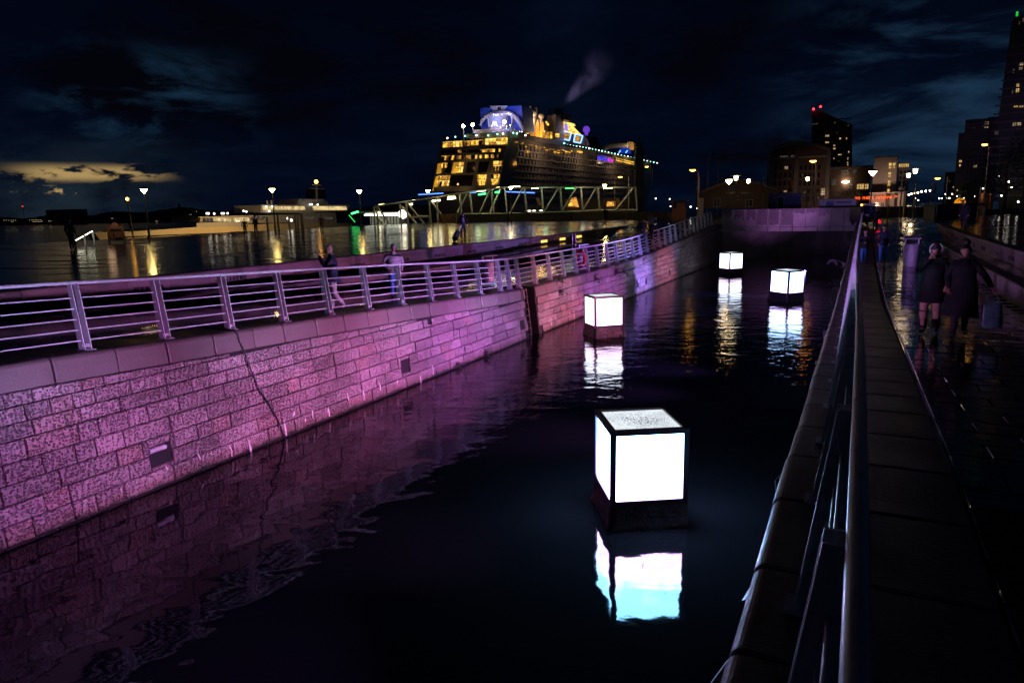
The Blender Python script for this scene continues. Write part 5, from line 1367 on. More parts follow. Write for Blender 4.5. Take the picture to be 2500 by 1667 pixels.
b = MB(); b.sphere(p, R_, 14, 10); k = b.build('observation_pod', M_vio, ship, rel=True)
b = MB(); b.tube([mid(1450, 410, 90), mid(1450, 345, 90)], [R_ * .5, R_ * .42], 10); b.build('pod_stem', M_vio, k, rel=True)
# forward structures
b = MB(); b.tube([mid(x, y, 190) for x, y in ((1596, 490), (1612, 470), (1650, 456), (1720, 452), (1790, 452))], 2.2, 8); b.build('slide_tube', M_ship, ship, rel=True)
b = MB(); b.prism([mid(x, y, 195) for x, y in ((1792, 424), (1838, 428), (1838, 492), (1800, 492))], SA * 8); b.build('fore_tower', M_amb, ship, rel=True)
b = MB(); b.prism([mid(x, y, 194) for x, y in ((1740, 460), (1795, 430), (1800, 520), (1710, 515))], SA * 5); b.build('blue_screen', glow('blue_screen_glow', (0.02, 0.06, 0.65), 0.45), ship, rel=True)
for x in (1715, 1772):
    b = MB(); b.tube([mid(x, 516, 192), mid(x + 16, 496, 192)], .5, 6); b.build('blue_tube', glow('blue_tube_glow', (0.1, 0.35, 1.0), 2.5), ship, rel=True)
# the ship's illuminated name on the side
rotS = Matrix((SA, UP, SB)).transposed().to_euler()
p = sp_side(*Zs(1546, 548), 3.6); q = sp_side(*Zs(1625, 560), 3.6)
sgn_ = MB(); sgn_.obox(p + UP * -4.5 - SB * .95, SA * ((sp_side(*Zs(1672, 566), 3.6) - p).dot(SA)), SB * .3, UP * 7.5); nb = sgn_.build('name_board', M_shipd, ship, rel=True)
L_ = (q - p).dot(SA)
o = text_part('ANTHEM', nb, p + SA * L_ * .5 + UP * -.6 - SB * .5, 5.4, glow('name_blue', (0.08, 0.06, 1.0), 1.3), 'lettering', rotS, .1); 
w_ = max(v.co.x for v in o.data.vertices) - min(v.co.x for v in o.data.vertices); o.scale = (L_ / w_ * .98, 1, 1)
p2 = sp_side(*Zs(1650, 562), 3.6); L2 = (sp_side(*Zs(1672, 566), 3.6) - q).dot(SA)
o = text_part('of the Seas', nb, q + SA * (L2 * .5 + .8) + UP * -.8 - SB * .5, 4.6, glow('name_pink', (0.75, 0.04, 0.75), 1.3), 'lettering', rotS, .1)
w_ = max(v.co.x for v in o.data.vertices) - min(v.co.x for v in o.data.vertices); o.scale = (L2 / w_ * .98, 1, 1)
# lamps that light the ship's own upper works
def ship_lamp(px, py, u, col, e, r=2.0):
    l = bpy.data.lights.new('ship_wash_light', 'POINT'); l.energy = e; l.color = col; l.shadow_soft_size = r
    o = bpy.data.objects.new('ship_wash_light', l); COL.objects.link(o); o.parent = ship; o.location = sp_u(*Zs(px, py), u) - ship.location
ship_lamp(740, 300, 6, (.25, .25, 1.0), 1300); ship_lamp(640, 240, 10, (.05, .2, 1.0), 5200); ship_lamp(800, 235, 8, (.05, .2, 1.0), 3000)
ship_lamp(1060, 380, 40, (1.0, .6, .15), 7000); ship_lamp(1030, 250, 43, (1.0, .65, .4), 1500); ship_lamp(780, 160, 14, (.6, .5, 1.0), 2200)
ship_lamp(1815, 470, 186, (1.0, .7, .3), 2500)

for u_, e_ in ((30, 1300), (90, 1200), (150, 1500)):  # warm points added off the ship's side to brighten its plating
    l = bpy.data.lights.new('ship_wash_light', 'POINT'); l.energy = e_; l.color = (1, .62, .35); l.shadow_soft_size = 1.5
    o = bpy.data.objects.new('ship_wash_light', l); COL.objects.link(o); o.parent = ship; o.location = S3(u_, 12, ZD - 6) - ship.location

for v_, z_ in ((-38, 24), (-22, 20), (-6, 26), (-22, 34)):  # warm points added off the stern to wash its structure
    l = bpy.data.lights.new('ship_wash_light', 'POINT'); l.energy = 160; l.color = (1, .6, .2); l.shadow_soft_size = 1.0
    o = bpy.data.objects.new('ship_wash_light', l); COL.objects.link(o); o.parent = ship; o.location = S3(-.4 * (ZD - z_) - 7, v_, z_) - ship.location
# smoke from the exhausts, a real cloud of scattering air
SP0, SP1 = at_y(1366, 264, 452), at_y(1490, 122, 452); SAX = (SP1 - SP0); SLEN = SAX.length; SAX.normalize()
b = MB(); b.loft([b.ring(SP0 + SAX * (SLEN * t_), SAX, 2.0 + 19 * t_, 16) for t_ in (0, .15, .35, .6, .85, 1.12)])
M_smoke = bpy.data.materials.new('ship_smoke'); nt = nodes_of(M_smoke); n = NT(nt)
o_ = n.node('ShaderNodeOutputMaterial'); pv = n.node('ShaderNodeVolumePrincipled'); nt.links.new(pv.outputs[0], o_.inputs['Volume'])
pv.inputs['Color'].default_value = (.80, .76, .95, 1); pv.inputs['Anisotropy'].default_value = .1
P = n.pos()
def vmath(op, a, b_, i=0):
    q = n.node('ShaderNodeVectorMath', operation=op); n.put(q.inputs[0], a)
    if b_ is not None: n.put(q.inputs[1], b_)
    return q.outputs['Value' if op in ('DOT_PRODUCT', 'LENGTH') else 'Vector']
rel_ = vmath('SUBTRACT', P, tuple(SP0)); al = vmath('DOT_PRODUCT', rel_, tuple(SAX))
wob = n.node('ShaderNodeTexNoise'); nt.links.new(P, wob.inputs['Vector']); wob.inputs['Scale'].default_value = .045; wob.inputs['Detail'].default_value = 3
wv = n.node('ShaderNodeVectorMath', operation='MULTIPLY_ADD'); nt.links.new(wob.outputs[1], wv.inputs[0]); wv.inputs[1].default_value = (16, 16, 16); wv.inputs[2].default_value = (-8, -8, -8)
sx = n.node('ShaderNodeVectorMath', operation='SCALE'); sx.inputs[0].default_value = tuple(SAX); nt.links.new(al, sx.inputs['Scale'])
rad_v = vmath('SUBTRACT', rel_, sx.outputs[0])
tt = n.math('DIVIDE', al, SLEN, clamp=True)
wsc = n.node('ShaderNodeVectorMath', operation='SCALE'); nt.links.new(wv.outputs[0], wsc.inputs[0]); nt.links.new(tt, wsc.inputs['Scale'])
rad_ = vmath('LENGTH', vmath('ADD', rad_v, wsc.outputs[0]), None)
rr = n.math('DIVIDE', rad_, n.math('MULTIPLY_ADD', tt, 12.0, 1.6))
core_ = n.ramp(rr, 1.0, 0.15)
along = n.math('MULTIPLY', n.ramp(tt, 0.0, 0.06), n.math('POWER', n.math('SUBTRACT', 1.0, tt, clamp=True), 0.9))
nz = n.noise(P, .075, 6, .62, .8)
n.put(pv.inputs['Density'], n.math('MULTIPLY', n.math('MULTIPLY', core_, along), n.math('MULTIPLY', n.ramp(nz, .36, .68), .035)))
pp = [SP0, SP1]
o = b.build('smoke', M_smoke, None, 'stuff')
import bmesh
bm = bmesh.new(); bm.from_mesh(o.data); bmesh.ops.recalc_face_normals(bm, faces=bm.faces); bm.to_mesh(o.data); bm.free()
tag(o, 'wisp of violet grey smoke drifting up from the cruise ship', 'smoke', kind='stuff')
l = bpy.data.lights.new('smoke_spot', 'SPOT'); l.energy = 60000; l.color = (.62, .52, 1.0); l.spot_size = math.radians(50); l.shadow_soft_size = 2  # unseen spot added to light the smoke from below
lo = bpy.data.objects.new('smoke_spot', l); COL.objects.link(lo); lo.parent = ship; lw = at_y(1370, 268, 446); lo.location = lw - ship.location; lo.rotation_euler = (SP1 - lw).normalized().to_track_quat('-Z', 'Y').to_euler()

# ------------------------------------------------------------------ ferry behind the plaza
FA, FB = at_y(228, 572, 100), at_y(862, 540, 151); FD = (FB - FA); FD.z = 0; FLEN = FD.length; FD.normalize(); FN = V((FD.y, -FD.x, 0))
def Zf(x, y): return 480 + x * .17857, 430 + y * .17857
def fp(px, py, off=0.0): return on_plane(px, py, V((FA.x, FA.y, 0)) + FN * off, FN)
ferry = thing('ferry', 'long pale river ferry moored behind the plaza, yellow lit saloon windows', 'boat', V((FA.x, FA.y, -1.2)) + FD * FLEN / 2)
M_hull = mat('ferry_cream', (0.55, 0.45, 0.30), 0.45, var=.08)
def fpoly(name, pts, m, off, depth, parent=ferry):
    b = MB(); b.prism([fp(x, y, off) for x, y in pts], FN * -depth); return b.build(name, m, parent, rel=True)
b = MB(); rings = []
top = [(228, 566), (280, 567), (360, 563), (470, 555), (600, 548), (720, 545), (860, 545)]
for i, (x, y) in enumerate(top):
    p = fp(x, y); t_ = min(1, i / 2.2); hb = .3 + 5.2 * t_ ** .7
    z0 = -1.3; fl = (1 - t_) * 3.0
    rings.append([p, p + FN * -(hb * 2) - FN * 0, V((p.x, p.y, 0)) - FN * (hb * 1.8) + UP * z0 + FD * fl, V((p.x, p.y, 0)) - FN * .6 * t_ + UP * z0 + FD * fl])
b.loft(rings, smooth=False); b.build('hull', M_hull, ferry, rel=True)
fpoly('bulwark', [Zf(0, 640), Zf(600, 620), Zf(760, 628), Zf(600, 690), Zf(0, 700)], M_ship, .05, .2)
fpoly('main_deck_house', [Zf(60, 560), Zf(740, 548), Zf(1430, 505), Zf(1440, 640), Zf(760, 640), Zf(40, 632)], M_ship, -1.2, 7)
fpoly('main_deck_roof', [Zf(30, 556), Zf(740, 535), Zf(1430, 498), Zf(1430, 510), Zf(740, 552), Zf(30, 570)], M_ship, -.6, 8.2)
up = fpoly('upper_deck_house', [Zf(880, 395), Zf(2110, 392), Zf(2060, 470), Zf(1500, 500), Zf(870, 500)], M_ship, -1.3, 6.8)
fpoly('wheelhouse', [Zf(1390, 312), Zf(1740, 312), Zf(1800, 360), Zf(1790, 392), Zf(1370, 392)], M_ship, -2.2, 5)
fpoly('funnel', [Zf(1650, 170), Zf(1760, 170), Zf(1765, 312), Zf(1640, 312)], M_dark, -3, 3)
fpoly('aft_house', [Zf(1440, 500), Zf(1900, 500), Zf(1920, 640), Zf(1440, 640)], M_ship, -1.4, 6)
M_fw = glow('saloon_light', (1.0, 0.74, 0.34), 0.70, 0.4, 1.1)
def fwin(x0, x1, y0, y1, n_, sl=14, dy=0.0, m=M_fw, off=-1.15):
    for k in range(n_):
        a, c = x0 + (x1 - x0) * k / n_, x0 + (x1 - x0) * (k + .84) / n_; yy = dy * k / n_
        fpoly('window', [Zf(a, y0 + yy), Zf(c, y0 + yy), Zf(c + sl, y1 + yy), Zf(a + sl, y1 + yy)], m, off, .1)
fwin(905, 1490, 414, 462, 7, 12); fwin(1590, 2050, 414, 464, 15, 12); fwin(80, 220, 572, 622, 3, 14, m=M_dim); fwin(225, 470, 570, 622, 4, 16); fwin(510, 720, 566, 618, 4, 14, m=M_fw); fwin(760, 960, 550, 600, 3, -30, m=M_dim)
fwin(1400, 1730, 318, 340, 9, 4, m=M_dim, off=-2.1); fwin(1480, 1610, 560, 590, 4, 0, m=M_dim, off=-1.35); fwin(1760, 1860, 560, 590, 3, 0, m=M_dim, off=-1.35)
p = fp(*Zf(1640, 312), -3); q = fp(*Zf(1634, 78), -3)
b = MB(); b.tube([p, q], [.35, .18], 8); b.tube([p.lerp(q, .6) - FD * 2.2, p.lerp(q, .6) + FD * 2.2], .08, 6); b.tube([p.lerp(q, .8) - FD * 1.2, p.lerp(q, .8) + FD * 1.4], .06, 6); ms = b.build('mast', M_ship, ferry, rel=True)
b = MB(); b.sphere(q, .38, 8, 6); b.build('mast_light', M_or, ms, rel=True)
for (x, y) in ((140, 510), (165, 512), (240, 514), (345, 511), (372, 511), (425, 510), (642, 478), (680, 486), (952, 416), (1035, 416), (1550, 388), (1575, 388), (995, 478), (1655, 392), (550, 628), (580, 628)):
    p = fp(*Zf(x, y), -.9); b = MB(); b.sphere(p, .17, 6, 4); b.build('deck_lamp', M_wl2, ferry, rel=True)
for x in (963, 1020):
    b = MB(); b.tube([fp(*Zf(x, 388), -2), fp(*Zf(x, 335), -2)], .2, 6); b.build('vent_pipe', M_ship, ferry, rel=True)
# unseen flood lamps added to make the ferry hull and deck houses shine
t = flood(FA + FD * 22 + FN * 16 - UP * (FA.z - 1.6), FA + FD * 18 - UP * (FA.z - 3.2), (1.0, .62, .22), 9000, 150, label='low added sodium flood lamp on the quay edge shining on the cream ferry hull')
t = flood(FA + FD * 40 + FN * 14 - UP * (FA.z - 9), FA + FD * 36 - UP * (FA.z - 4), (1.0, .75, .45), 800, 150, label='added flood lamp high on the quay shining on the ferry deck houses')

# ------------------------------------------------------------------ quay edge: railing, sign board, hand rail with light strips, gangway entrance
def Ze(x, y): return 150 + x * .10629, 540 + y * .10629
t = thing('edge_railing', 'low dark barred railing along the far plaza edge before the cream hull', 'railing', Q(30, -49.5, PLAZA))
pts_ = [(305, 578.5), (360, 576.5), (430, 573.5), (520, 570.5), (600, 567)]
D0 = 70.0
seg = [at_y(x, y, 66 + (x - 305) * .04) for x, y in pts_]
for a, c in zip(seg, seg[1:]):
    b = MB(); b.tube([a, c], .06, 6); b.build('top_rail', M_dark, t, rel=True)
    n_ = int((c - a).length / .22)
    b = MB()
    for k in range(n_):
        p = a.lerp(c, k / n_); b.box(p - UP * .45, (.05, .05, .9))
    b.build('baluster', M_dark, t, 'stuff', rel=True)
    b = MB(); b.box(a - UP * .5, (.12, .12, 1.1)); b.build('post', M_dark, t, rel=True)
D = 56.0
t = thing('sign_board', 'tall framed tourist board on two posts by the plaza edge', 'sign', (at_y(282, 596, D).x, D, PLAZA))
a, c = at_y(264, 552, D), at_y(302, 587.5, D)
b = MB(); b.bbox(((a.x + c.x) / 2, D, (a.z + c.z) / 2), (c.x - a.x, .1, a.z - c.z), .02); bd = b.build('board', mat('poster_tan', (0.35, 0.19, 0.12), 0.6, var=.15, vscale=4), t, rel=True)
for x in (a.x - .05, c.x + .05):
    b = MB(); b.box((x, D, (a.z + .12 + PLAZA) / 2), (.12, .14, a.z + .12 - PLAZA)); b.build('post', M_warmw, t, rel=True)
b = MB(); b.prism([V((a.x + .2, D - .04, a.z)), V((c.x - .2, D - .04, a.z)), V(((a.x + c.x) / 2 + .15, D - .04, a.z + .26)), V(((a.x + c.x) / 2 - .15, D - .04, a.z + .26))], V((0, .08, 0))); b.build('crest', M_warmw, t, rel=True)
M_ink2 = mat('poster_ink', (0.03, 0.02, 0.02), 0.6)
for (x0, y0, x1, y1) in ((1110, 180, 1390, 240), (1180, 270, 1220, 360), (1230, 380, 1420, 430)):
    p, q = at_y(*Ze(x0, y0), D - .06), at_y(*Ze(x1, y1), D - .06); b = MB(); b.obox((p.x, D - .062, q.z), V((q.x - p.x, 0, 0)), V((0, .01, 0)), UP * (p.z - q.z)); b.build('print_block', M_ink2, bd, rel=True)
b = MB(); p = at_y(*Ze(1225, 140), D - .06); b.box(p, (.5, .06, .05)); b.build('lamp_strip', M_dim, bd, rel=True)
l = bpy.data.lights.new('board_fill', 'POINT'); l.energy = 6; l.color = (1, .6, .35); l.shadow_soft_size = .3  # unseen point added in front of the board to brighten it
lo = bpy.data.objects.new('board_fill', l); COL.objects.link(lo); lo.parent = t; lo.location = p + V((0, -.9, .25)) - t.location
D = 48.5
t = thing('lit_handrail', 'short landing hand rail with glowing white strips under its sloping top', 'railing', (at_y(210, 602, D).x, D, PLAZA))
A_, B_ = at_y(*Ze(300, 450), D), at_y(*Ze(720, 215), D + 3.5)
b = MB(); b.tube([A_ + UP * .05, B_ + UP * .05], .05, 8); b.build('top_rail', M_dark, t, rel=True)
for (f0, f1) in ((.06, .44), (.56, .95)):
    b = MB(); p, q = A_.lerp(B_, f0), A_.lerp(B_, f1); n_ = 6
    for k in range(n_): b.tube([p.lerp(q, k / n_), p.lerp(q, (k + .8) / n_)], .045, 6)
    b.build('light_strip', glow('strip_white', (1.0, 1.0, .72), 9.0), t, rel=True)
for f in (.03, .52, 1.0):
    p = A_.lerp(B_, f); b = MB(); b.box((p.x, p.y, (p.z + PLAZA) / 2), (.12, .09, p.z - PLAZA)); b.build('post', M_galv, t, rel=True)
# landing stage hall and gate posts before the ferry
D = 92.0
t = thing('landing_gate', 'row of slim posts and dark awning of the ferry landing gate', 'gate', (at_y(690, 566, D).x, D, PLAZA))
for (x, y0, y1) in ((960, 560, 755), (1110, 530, 755), (1260, 540, 745), (1345, 530, 740), (1380, 530, 740), (1435, 520, 745)):
    p, q = at_y(*Zf(x, y0), D), at_y(*Zf(x + 12, y1), D); b = MB(); b.box((p.x, D, (p.z + PLAZA) / 2), (.25 if x < 1430 else .45, .2, p.z - PLAZA)); b.build('post', M_polep, t, rel=True)
p, q = at_y(*Zf(740, 528), D), at_y(*Zf(1430, 512), D); b = MB(); b.obox((p.x, D - .3, p.z - .1), V((q.x - p.x, 0, 0)), V((0, 1.4, 0)), UP * .18); b.build('awning', M_dark, t, rel=True)
for (x, y) in ((1250, 578), (1275, 604), (1295, 604)):
    p = at_y(*Zf(x, y), D + .5); b = MB(); b.sphere(p, .16, 7, 5); b.build('lamp', M_wl2, t, rel=True)
D = 122.0
def Zt(x, y): return 880 + x * .17007, 440 + y * .17007
def Zu(x, y): return 1260 + x * .21259, 420 + y * .21259
t = thing('landing_hall', 'brightly lit white landing hall seen through the gangway frames', 'building', (at_y(930, 545, D).x, D, PLAZA))
a, c = at_y(*Zt(100, 500), D), at_y(*Zt(560, 600), D)
b = MB(); b.obox((a.x, D + 2, PLAZA), V((c.x - a.x, 0, 0)), V((0, 6, 0)), UP * (a.z - PLAZA)); b.build('wall', M_wt, t, rel=True)
b = MB(); b.obox((a.x - .4, D, a.z), V((c.x - a.x + .8, 0, 0)), V((0, 8, 0)), UP * .35); b.build('roof', M_wt, t, rel=True)
M_ws = glow('cool_strip', (.95, 1.0, .78), 5.0)
for x in (140, 250, 340, 440, 520):
    p = at_y(*Zt(x, 500), D - .3); b = MB(); b.box(p, (2.0, .25, .25)); b.build('strip_light', M_ws, t, rel=True)
for x in range(150, 560, 45):
    p = at_y(*Zt(x, 505), D + .5); b = MB(); b.obox((p.x, D + .5, PLAZA), V((.15, 0, 0)), V((0, .1, 0)), UP * (p.z - PLAZA)); b.build('post', M_dark, t, rel=True)
p = at_y(*Zt(606, 488), D - 2); b = MB(); b.sphere(p, .75, 10, 7); b.build('globe_lamp', M_wl2, t, rel=True)

# ------------------------------------------------------------------ covered gangway trusses
D = 115.0
gw = thing('gangway', 'steel truss gangway with white, green and blue light strips leading to the ship', 'gangway', (at_y(1240, 545, D).x, D, PLAZA))
M_truss = mat('truss_paint', (0.6, 0.56, 0.5), 0.45, 0.2)
def bar(pts, r=.13, nm='member', m=M_truss, dd=0.0, parent=gw):
    b = MB(); b.tube([at_y(x, y, D + dd) for x, y in pts], r, 6); return b.build(nm, m, parent, rel=True)
TOP = [Zt(225, 372), Zt(660, 308), Zt(1095, 245), Zt(1400, 192), Zt(1560, 170), Zt(2060, 102)] + [Zu(80, 180), Zu(500, 176), Zu(940, 176), Zu(1380, 178)]
for dd in (0.0, 4.2): bar(TOP, .15, 'top_chord', dd=dd)
bar([Zt(700, 535), Zt(980, 520)], .2, 'bottom_chord'); bar([Zt(1450, 492), Zt(2352, 488), Zu(960, 442), Zu(1390, 442)], .22, 'bottom_chord', dd=.2)
for p, q in ((Zt(190, 380), Zt(212, 690)), (Zt(232, 380), Zt(262, 690)), (Zt(570, 352), Zt(592, 690)), (Zt(655, 312), Zt(690, 690)), (Zt(985, 300), Zt(1022, 690)), (Zt(1095, 245), Zt(1118, 600)), (Zt(1425, 195), Zt(1450, 490)), (Zt(1568, 170), Zt(1606, 490)), (Zt(1880, 128), Zt(1912, 490)), (Zt(2068, 102), Zt(2110, 490)),
             (Zu(95, 182), Zu(125, 460)), (Zu(292, 178), Zu(312, 445)), (Zu(508, 178), Zu(526, 445)), (Zu(744, 176), Zu(766, 448)), (Zu(938, 178), Zu(962, 442)), (Zu(1374, 178), Zu(1392, 442))):
    bar([p, q], .15, 'upright')
for p, q in ((Zt(235, 380), Zt(465, 680)), (Zt(660, 312), Zt(935, 650)), (Zt(1000, 300), Zt(1160, 490)), (Zt(1530, 180), Zt(1395, 470)), (Zt(1860, 135), Zt(1700, 490)), (Zt(2340, 100), Zt(2140, 485)), (Zu(490, 180), Zu(320, 465)), (Zu(690, 178), Zu(530, 445)), (Zu(920, 178), Zu(770, 440)), (Zu(1352, 182), Zu(1140, 442))):
    bar([p, q], .16, 'diagonal')
for p, q in ((Zt(240, 520), Zt(375, 670)), (Zt(600, 380), Zt(820, 645)), (Zt(2010, 120), Zt(1860, 460)), (Zt(1030, 310), Zt(1100, 420))): bar([p, q], .18, 'diagonal', dd=4.2)
M_ls = glow('gangway_strip', (1.0, 0.88, 0.38), 16.0); M_lg = glow('gangway_green', (0.05, 1.0, 0.18), 5); M_lb = glow('gangway_blue', (0.06, 0.20, 1.0), 3.5)
for p, q, m, r, dd in ((Zt(268, 362), Zt(388, 348), M_ls, .14, .6), (Zt(745, 294), Zt(866, 278), M_ls, .14, .6), (Zt(1030, 300), Zt(1082, 295), M_ls, .12, 3), (Zt(1100, 293), Zt(1146, 288), M_ls, .12, 3), (Zt(1250, 270), Zt(1366, 256), M_ls, .14, .6), (Zt(1255, 240), Zt(1360, 238), M_ls, .05, 3),
                 (Zt(1668, 158), Zt(1798, 142), M_ls, .15, .6), (Zt(1865, 130), Zt(2000, 108), M_ls, .15, .6), (Zt(2175, 98), Zt(2290, 98), M_ls, .14, .6), (Zt(230, 472), Zt(282, 460), M_ls, .12, 3), (Zt(700, 350), Zt(746, 344), M_ls, .12, 3), (Zt(2090, 102), Zt(2130, 100), M_ls, .06, 3),
                 (Zu(175, 184), Zu(256, 183), M_ls, .13, .6), (Zu(1000, 181), Zu(1110, 179), M_ls, .14, .6), (Zu(1270, 178), Zu(1326, 178), M_ls, .14, .6),
                 (Zt(1690, 208), Zt(1800, 194), M_lg, .14, 3), (Zt(1930, 176), Zt(2000, 167), M_lg, .13, 3), (Zu(565, 183), Zu(665, 181), M_lg, .16, .6), (Zf(2115, 515), Zf(2210, 486), M_lg, .15, 0), 
                 (Zt(830, 209), Zt(1190, 188), M_lb, .09, 6), (Zt(1505, 180), Zt(1530, 180), M_lb, .1, 6), (Zt(1575, 177), Zt(1660, 177), M_lb, .1, 6), (Zt(2085, 168), Zt(2282, 172), M_lb, .09, 6), (Zt(2320, 178), Zt(2352, 178), M_lb, .09, 6), (Zu(10, 233), Zu(215, 240), M_lb, .1, 6)):
    bar([p, q], r, 'light_strip', m, dd)
bar([Zf(2080, 530), Zf(2166, 632)], .07, 'light_strip', glow('dim_green', (0.03, 0.7, 0.12), 1.2))
b = MB(); p, q = at_y(*Zt(-90, 420), D), at_y(*Zt(190, 470), D); b.obox((p.x, D + 1, q.z), V((q.x - p.x, 0, 0)), V((0, 4, 0)), UP * .3); b.build('ramp_roof', M_conc, gw, rel=True)
for k, x in enumerate((985, 1075, 1165, 1245, 1330, 1420, 1500)):  # points added beside the strips to brighten the truss
    l = bpy.data.lights.new('gangway_light', 'POINT'); l.energy = 45; l.color = (1, .9, .55) if k not in (2, 4) else (.6, 1, .6); l.shadow_soft_size = .4
    o = bpy.data.objects.new('gangway_light', l); COL.objects.link(o); o.parent = gw; o.location = at_y(x, 472 - (x - 985) * .016, D) + V((0, -1.6, 0)) - gw.location
# dark parapet and plinths between plaza and gangway
t = thing('quay_parapet', 'long dark parapet wall between the wet plaza and the gangway', 'low wall', (at_y(1280, 547, 111).x, 111, PLAZA))
for (x0, x1, y0, d_) in ((1000, 1075, 546, 111), (1075.5, 1118, 546, 111), (1118.5, 1255, 524, 111), (1255.5, 1400, 521, 110), (1400.5, 1530, 520, 108), (1530.5, 1640, 519, 104), (860, 999, 556, 108), (700, 859, 561, 100), (560, 699, 568, 92), (470, 559, 575, 80)):
    a, c = at_y(x0, y0, d_), at_y(x1, y0, d_); b = MB(); b.bbox(((a.x + c.x) / 2, d_ + .5, (a.z + PLAZA - .1) / 2), (c.x - a.x, 1.0, a.z - PLAZA + .1), .04); b.build('wall_block', M_kerb, t, rel=True)
a, c = at_y(*Zt(1150, 492), 112.6), at_y(*Zt(1375, 600), 112.6); b = MB(); b.bbox(((a.x + c.x) / 2, 113.5, (a.z + PLAZA) / 2), (c.x - a.x, 1.6, a.z - PLAZA), .05); tag(b.build('brick_plinth', mat('tan_brick', (0.35, 0.2, 0.11), .7, var=.4, vscale=2)), 'small tan brick plinth under the gangway, warmly lit', 'plinth')
t = thing('warm_booth', 'small booth glowing amber under the gangway', 'booth', (at_y(1398, 510, 128).x, 128, PLAZA))
for (pts, m) in (([Zu(590, 400), Zu(640, 300), Zu(690, 285), Zu(722, 405)], M_wina), ([Zu(1040, 395), Zu(1050, 340), Zu(1140, 338), Zu(1140, 392)], M_wina), ([Zu(1075, 372), Zu(1082, 352), Zu(1096, 352), Zu(1098, 372)], M_winb), ([Zu(600, 385), Zu(620, 355), Zu(650, 355), Zu(650, 390)], M_win)):
    b = MB(); b.prism([at_y(x, y, 128 - (.5 if m in (M_win, M_winb) else 0)) for x, y in pts], V((0, .4, 0))); b.build('lit_panel', m, t, rel=True)
a, c = at_y(*Zu(560, 270), 128.6), at_y(*Zu(1340, 300), 128.6); b = MB(); b.obox((a.x, 128.6, PLAZA), V((c.x - a.x, 0, 0)), V((0, 5, 0)), UP * (c.z - PLAZA)); b.build('wall', M_brickd, t, rel=True)
for x in (230, 1150):
    p, q = at_y(*Zu(x, 300), 126), at_y(*Zu(x + 30, 400), 126); b = MB(); b.prism([p, p + V((.5, 0, 0)), q + V((.8, 0, 0)), q], V((0, .5, 0))); b.build('strut', M_warmw, t, rel=True)
t = thing('parked_car', 'parked car with bright lamps under the gangway', 'car', (at_y(1308, 518, 120).x, 120, PLAZA))
p = V((at_y(1308, 518, 120).x, 120, at_y(1308, 517, 120).z))
b = MB(); b.bbox(p + UP * .1, (3.6, 1.6, .7), .2); b.bbox(p + UP * .7, (2.1, 1.45, .55), .2); b.build('body', M_dark, t, rel=True)
for x in (-1.1, -.3, .9): b = MB(); b.bbox(p + V((x, -.82, .16)), (.5, .08, .16), .02); b.build('headlight', M_wl2, t, rel=True)
for x in (-1.1, 1.1): b = MB(); b.lathe(p + V((x, -.9, -.28)), [(.03, 0), (.3, 0), (.32, .1), (.3, .2), (.03, .2)], 12, 0, True, V((0, 1, 0))); b.build('wheel', M_rubber, t, rel=True)
# dark dolphin tower standing before the bow of the ship
D = 135.0
t = thing('mooring_tower', 'dark slender mooring tower standing in front of the ship bow', 'tower', (at_y(1560, 520, D).x, D, PLAZA))
b = MB(); a, c = at_y(1553, 355, D), at_y(1567, 355, D); lo_, hi_ = at_y(1549, 520, D), at_y(1571, 520, D)
b.loft([[V((lo_.x, D, PLAZA)), V((hi_.x, D, PLAZA)), V((hi_.x, D + 1.6, PLAZA)), V((lo_.x, D + 1.6, PLAZA))], [a, c, c + V((0, 1.2, 0)), a + V((0, 1.2, 0))]], smooth=False); b.build('column', M_dark, t, rel=True)
b = MB(); p = at_y(1560, 352, D); b.bbox(p, (1.5, 1.4, .5), .05); b.tube([p, p + UP * 1.6], .1, 6); b.build('head', M_dark, t, rel=True)
t = thing('mooring_tower', 'thinner dark tower right of the slender mooring tower', 'tower', (at_y(1570, 520, D).x + .6, D + 4, PLAZA))
b = MB(); p = at_y(1570, 362, D + 4); b.tube([V((p.x, D + 4, PLAZA)), p], [.22, .14], 6); 
for k in range(4): b.box(p - UP * (.4 + k * 1.2), (.9, .3, .12))
b.build('column', M_dark, t, rel=True)

# ------------------------------------------------------------------ far shore
M_shore = mat('far_shore', (0.012, 0.014, 0.014), 0.9)
rs = random.Random(77); b = MB(); P_ = []
x = -400.0
while x < 1300:
    base = 521 + 6 * math.sin(x * .011) + 4 * math.sin(x * .037 + 1) if x > 180 else 525 + 4 * math.sin(x * .03)
    y = base - .022 * (x - 250) + rs.uniform(-1.6, 1.6); P_.append(at_y(x, y, 1500)); x += 3.2
vs = [(p.x, p.y, p.z) for p in P_] + [(p.x, p.y + 260, -1.2 + 1) for p in P_] + [(p.x, p.y - 30, -1.3) for p in P_]
n_ = len(P_); fs = []
for i in range(n_ - 1): fs += [(i, i + 1, n_ + i + 1, n_ + i), (2 * n_ + i, 2 * n_ + i + 1, i + 1, i)]
b.add(vs, fs); structure('far_shore_hills', b, M_shore)
t = thing('far_warehouse', 'big flat roofed block on the far shore below the sunset gap', 'building', (at_y(146, 528, 1440).x, 1440, -1.2))
b = MB(); face_box(b, 121, 184, 511.5, 1440, 40, -1.2); b.build('wall', M_clad, t, rel=True)
b = MB(); face_box(b, 111, 120.5, 513, 1444, 30, -1.2); b.build('stair_tower', M_brickd, t, rel=True)
t = thing('church_spire', 'thin church spire on the skyline of the far shore', 'church', (at_y(436, 512, 1420).x, 1420, 10))
p = at_y(436, 492, 1420); q = at_y(436, 518, 1420)
b = MB(); b.lathe((p.x, p.y, q.z - 14), [(5, 0), (5, 14), (.1, p.z - q.z + 14)], 8, 0, False); b.build('spire', M_shore, t, rel=True)
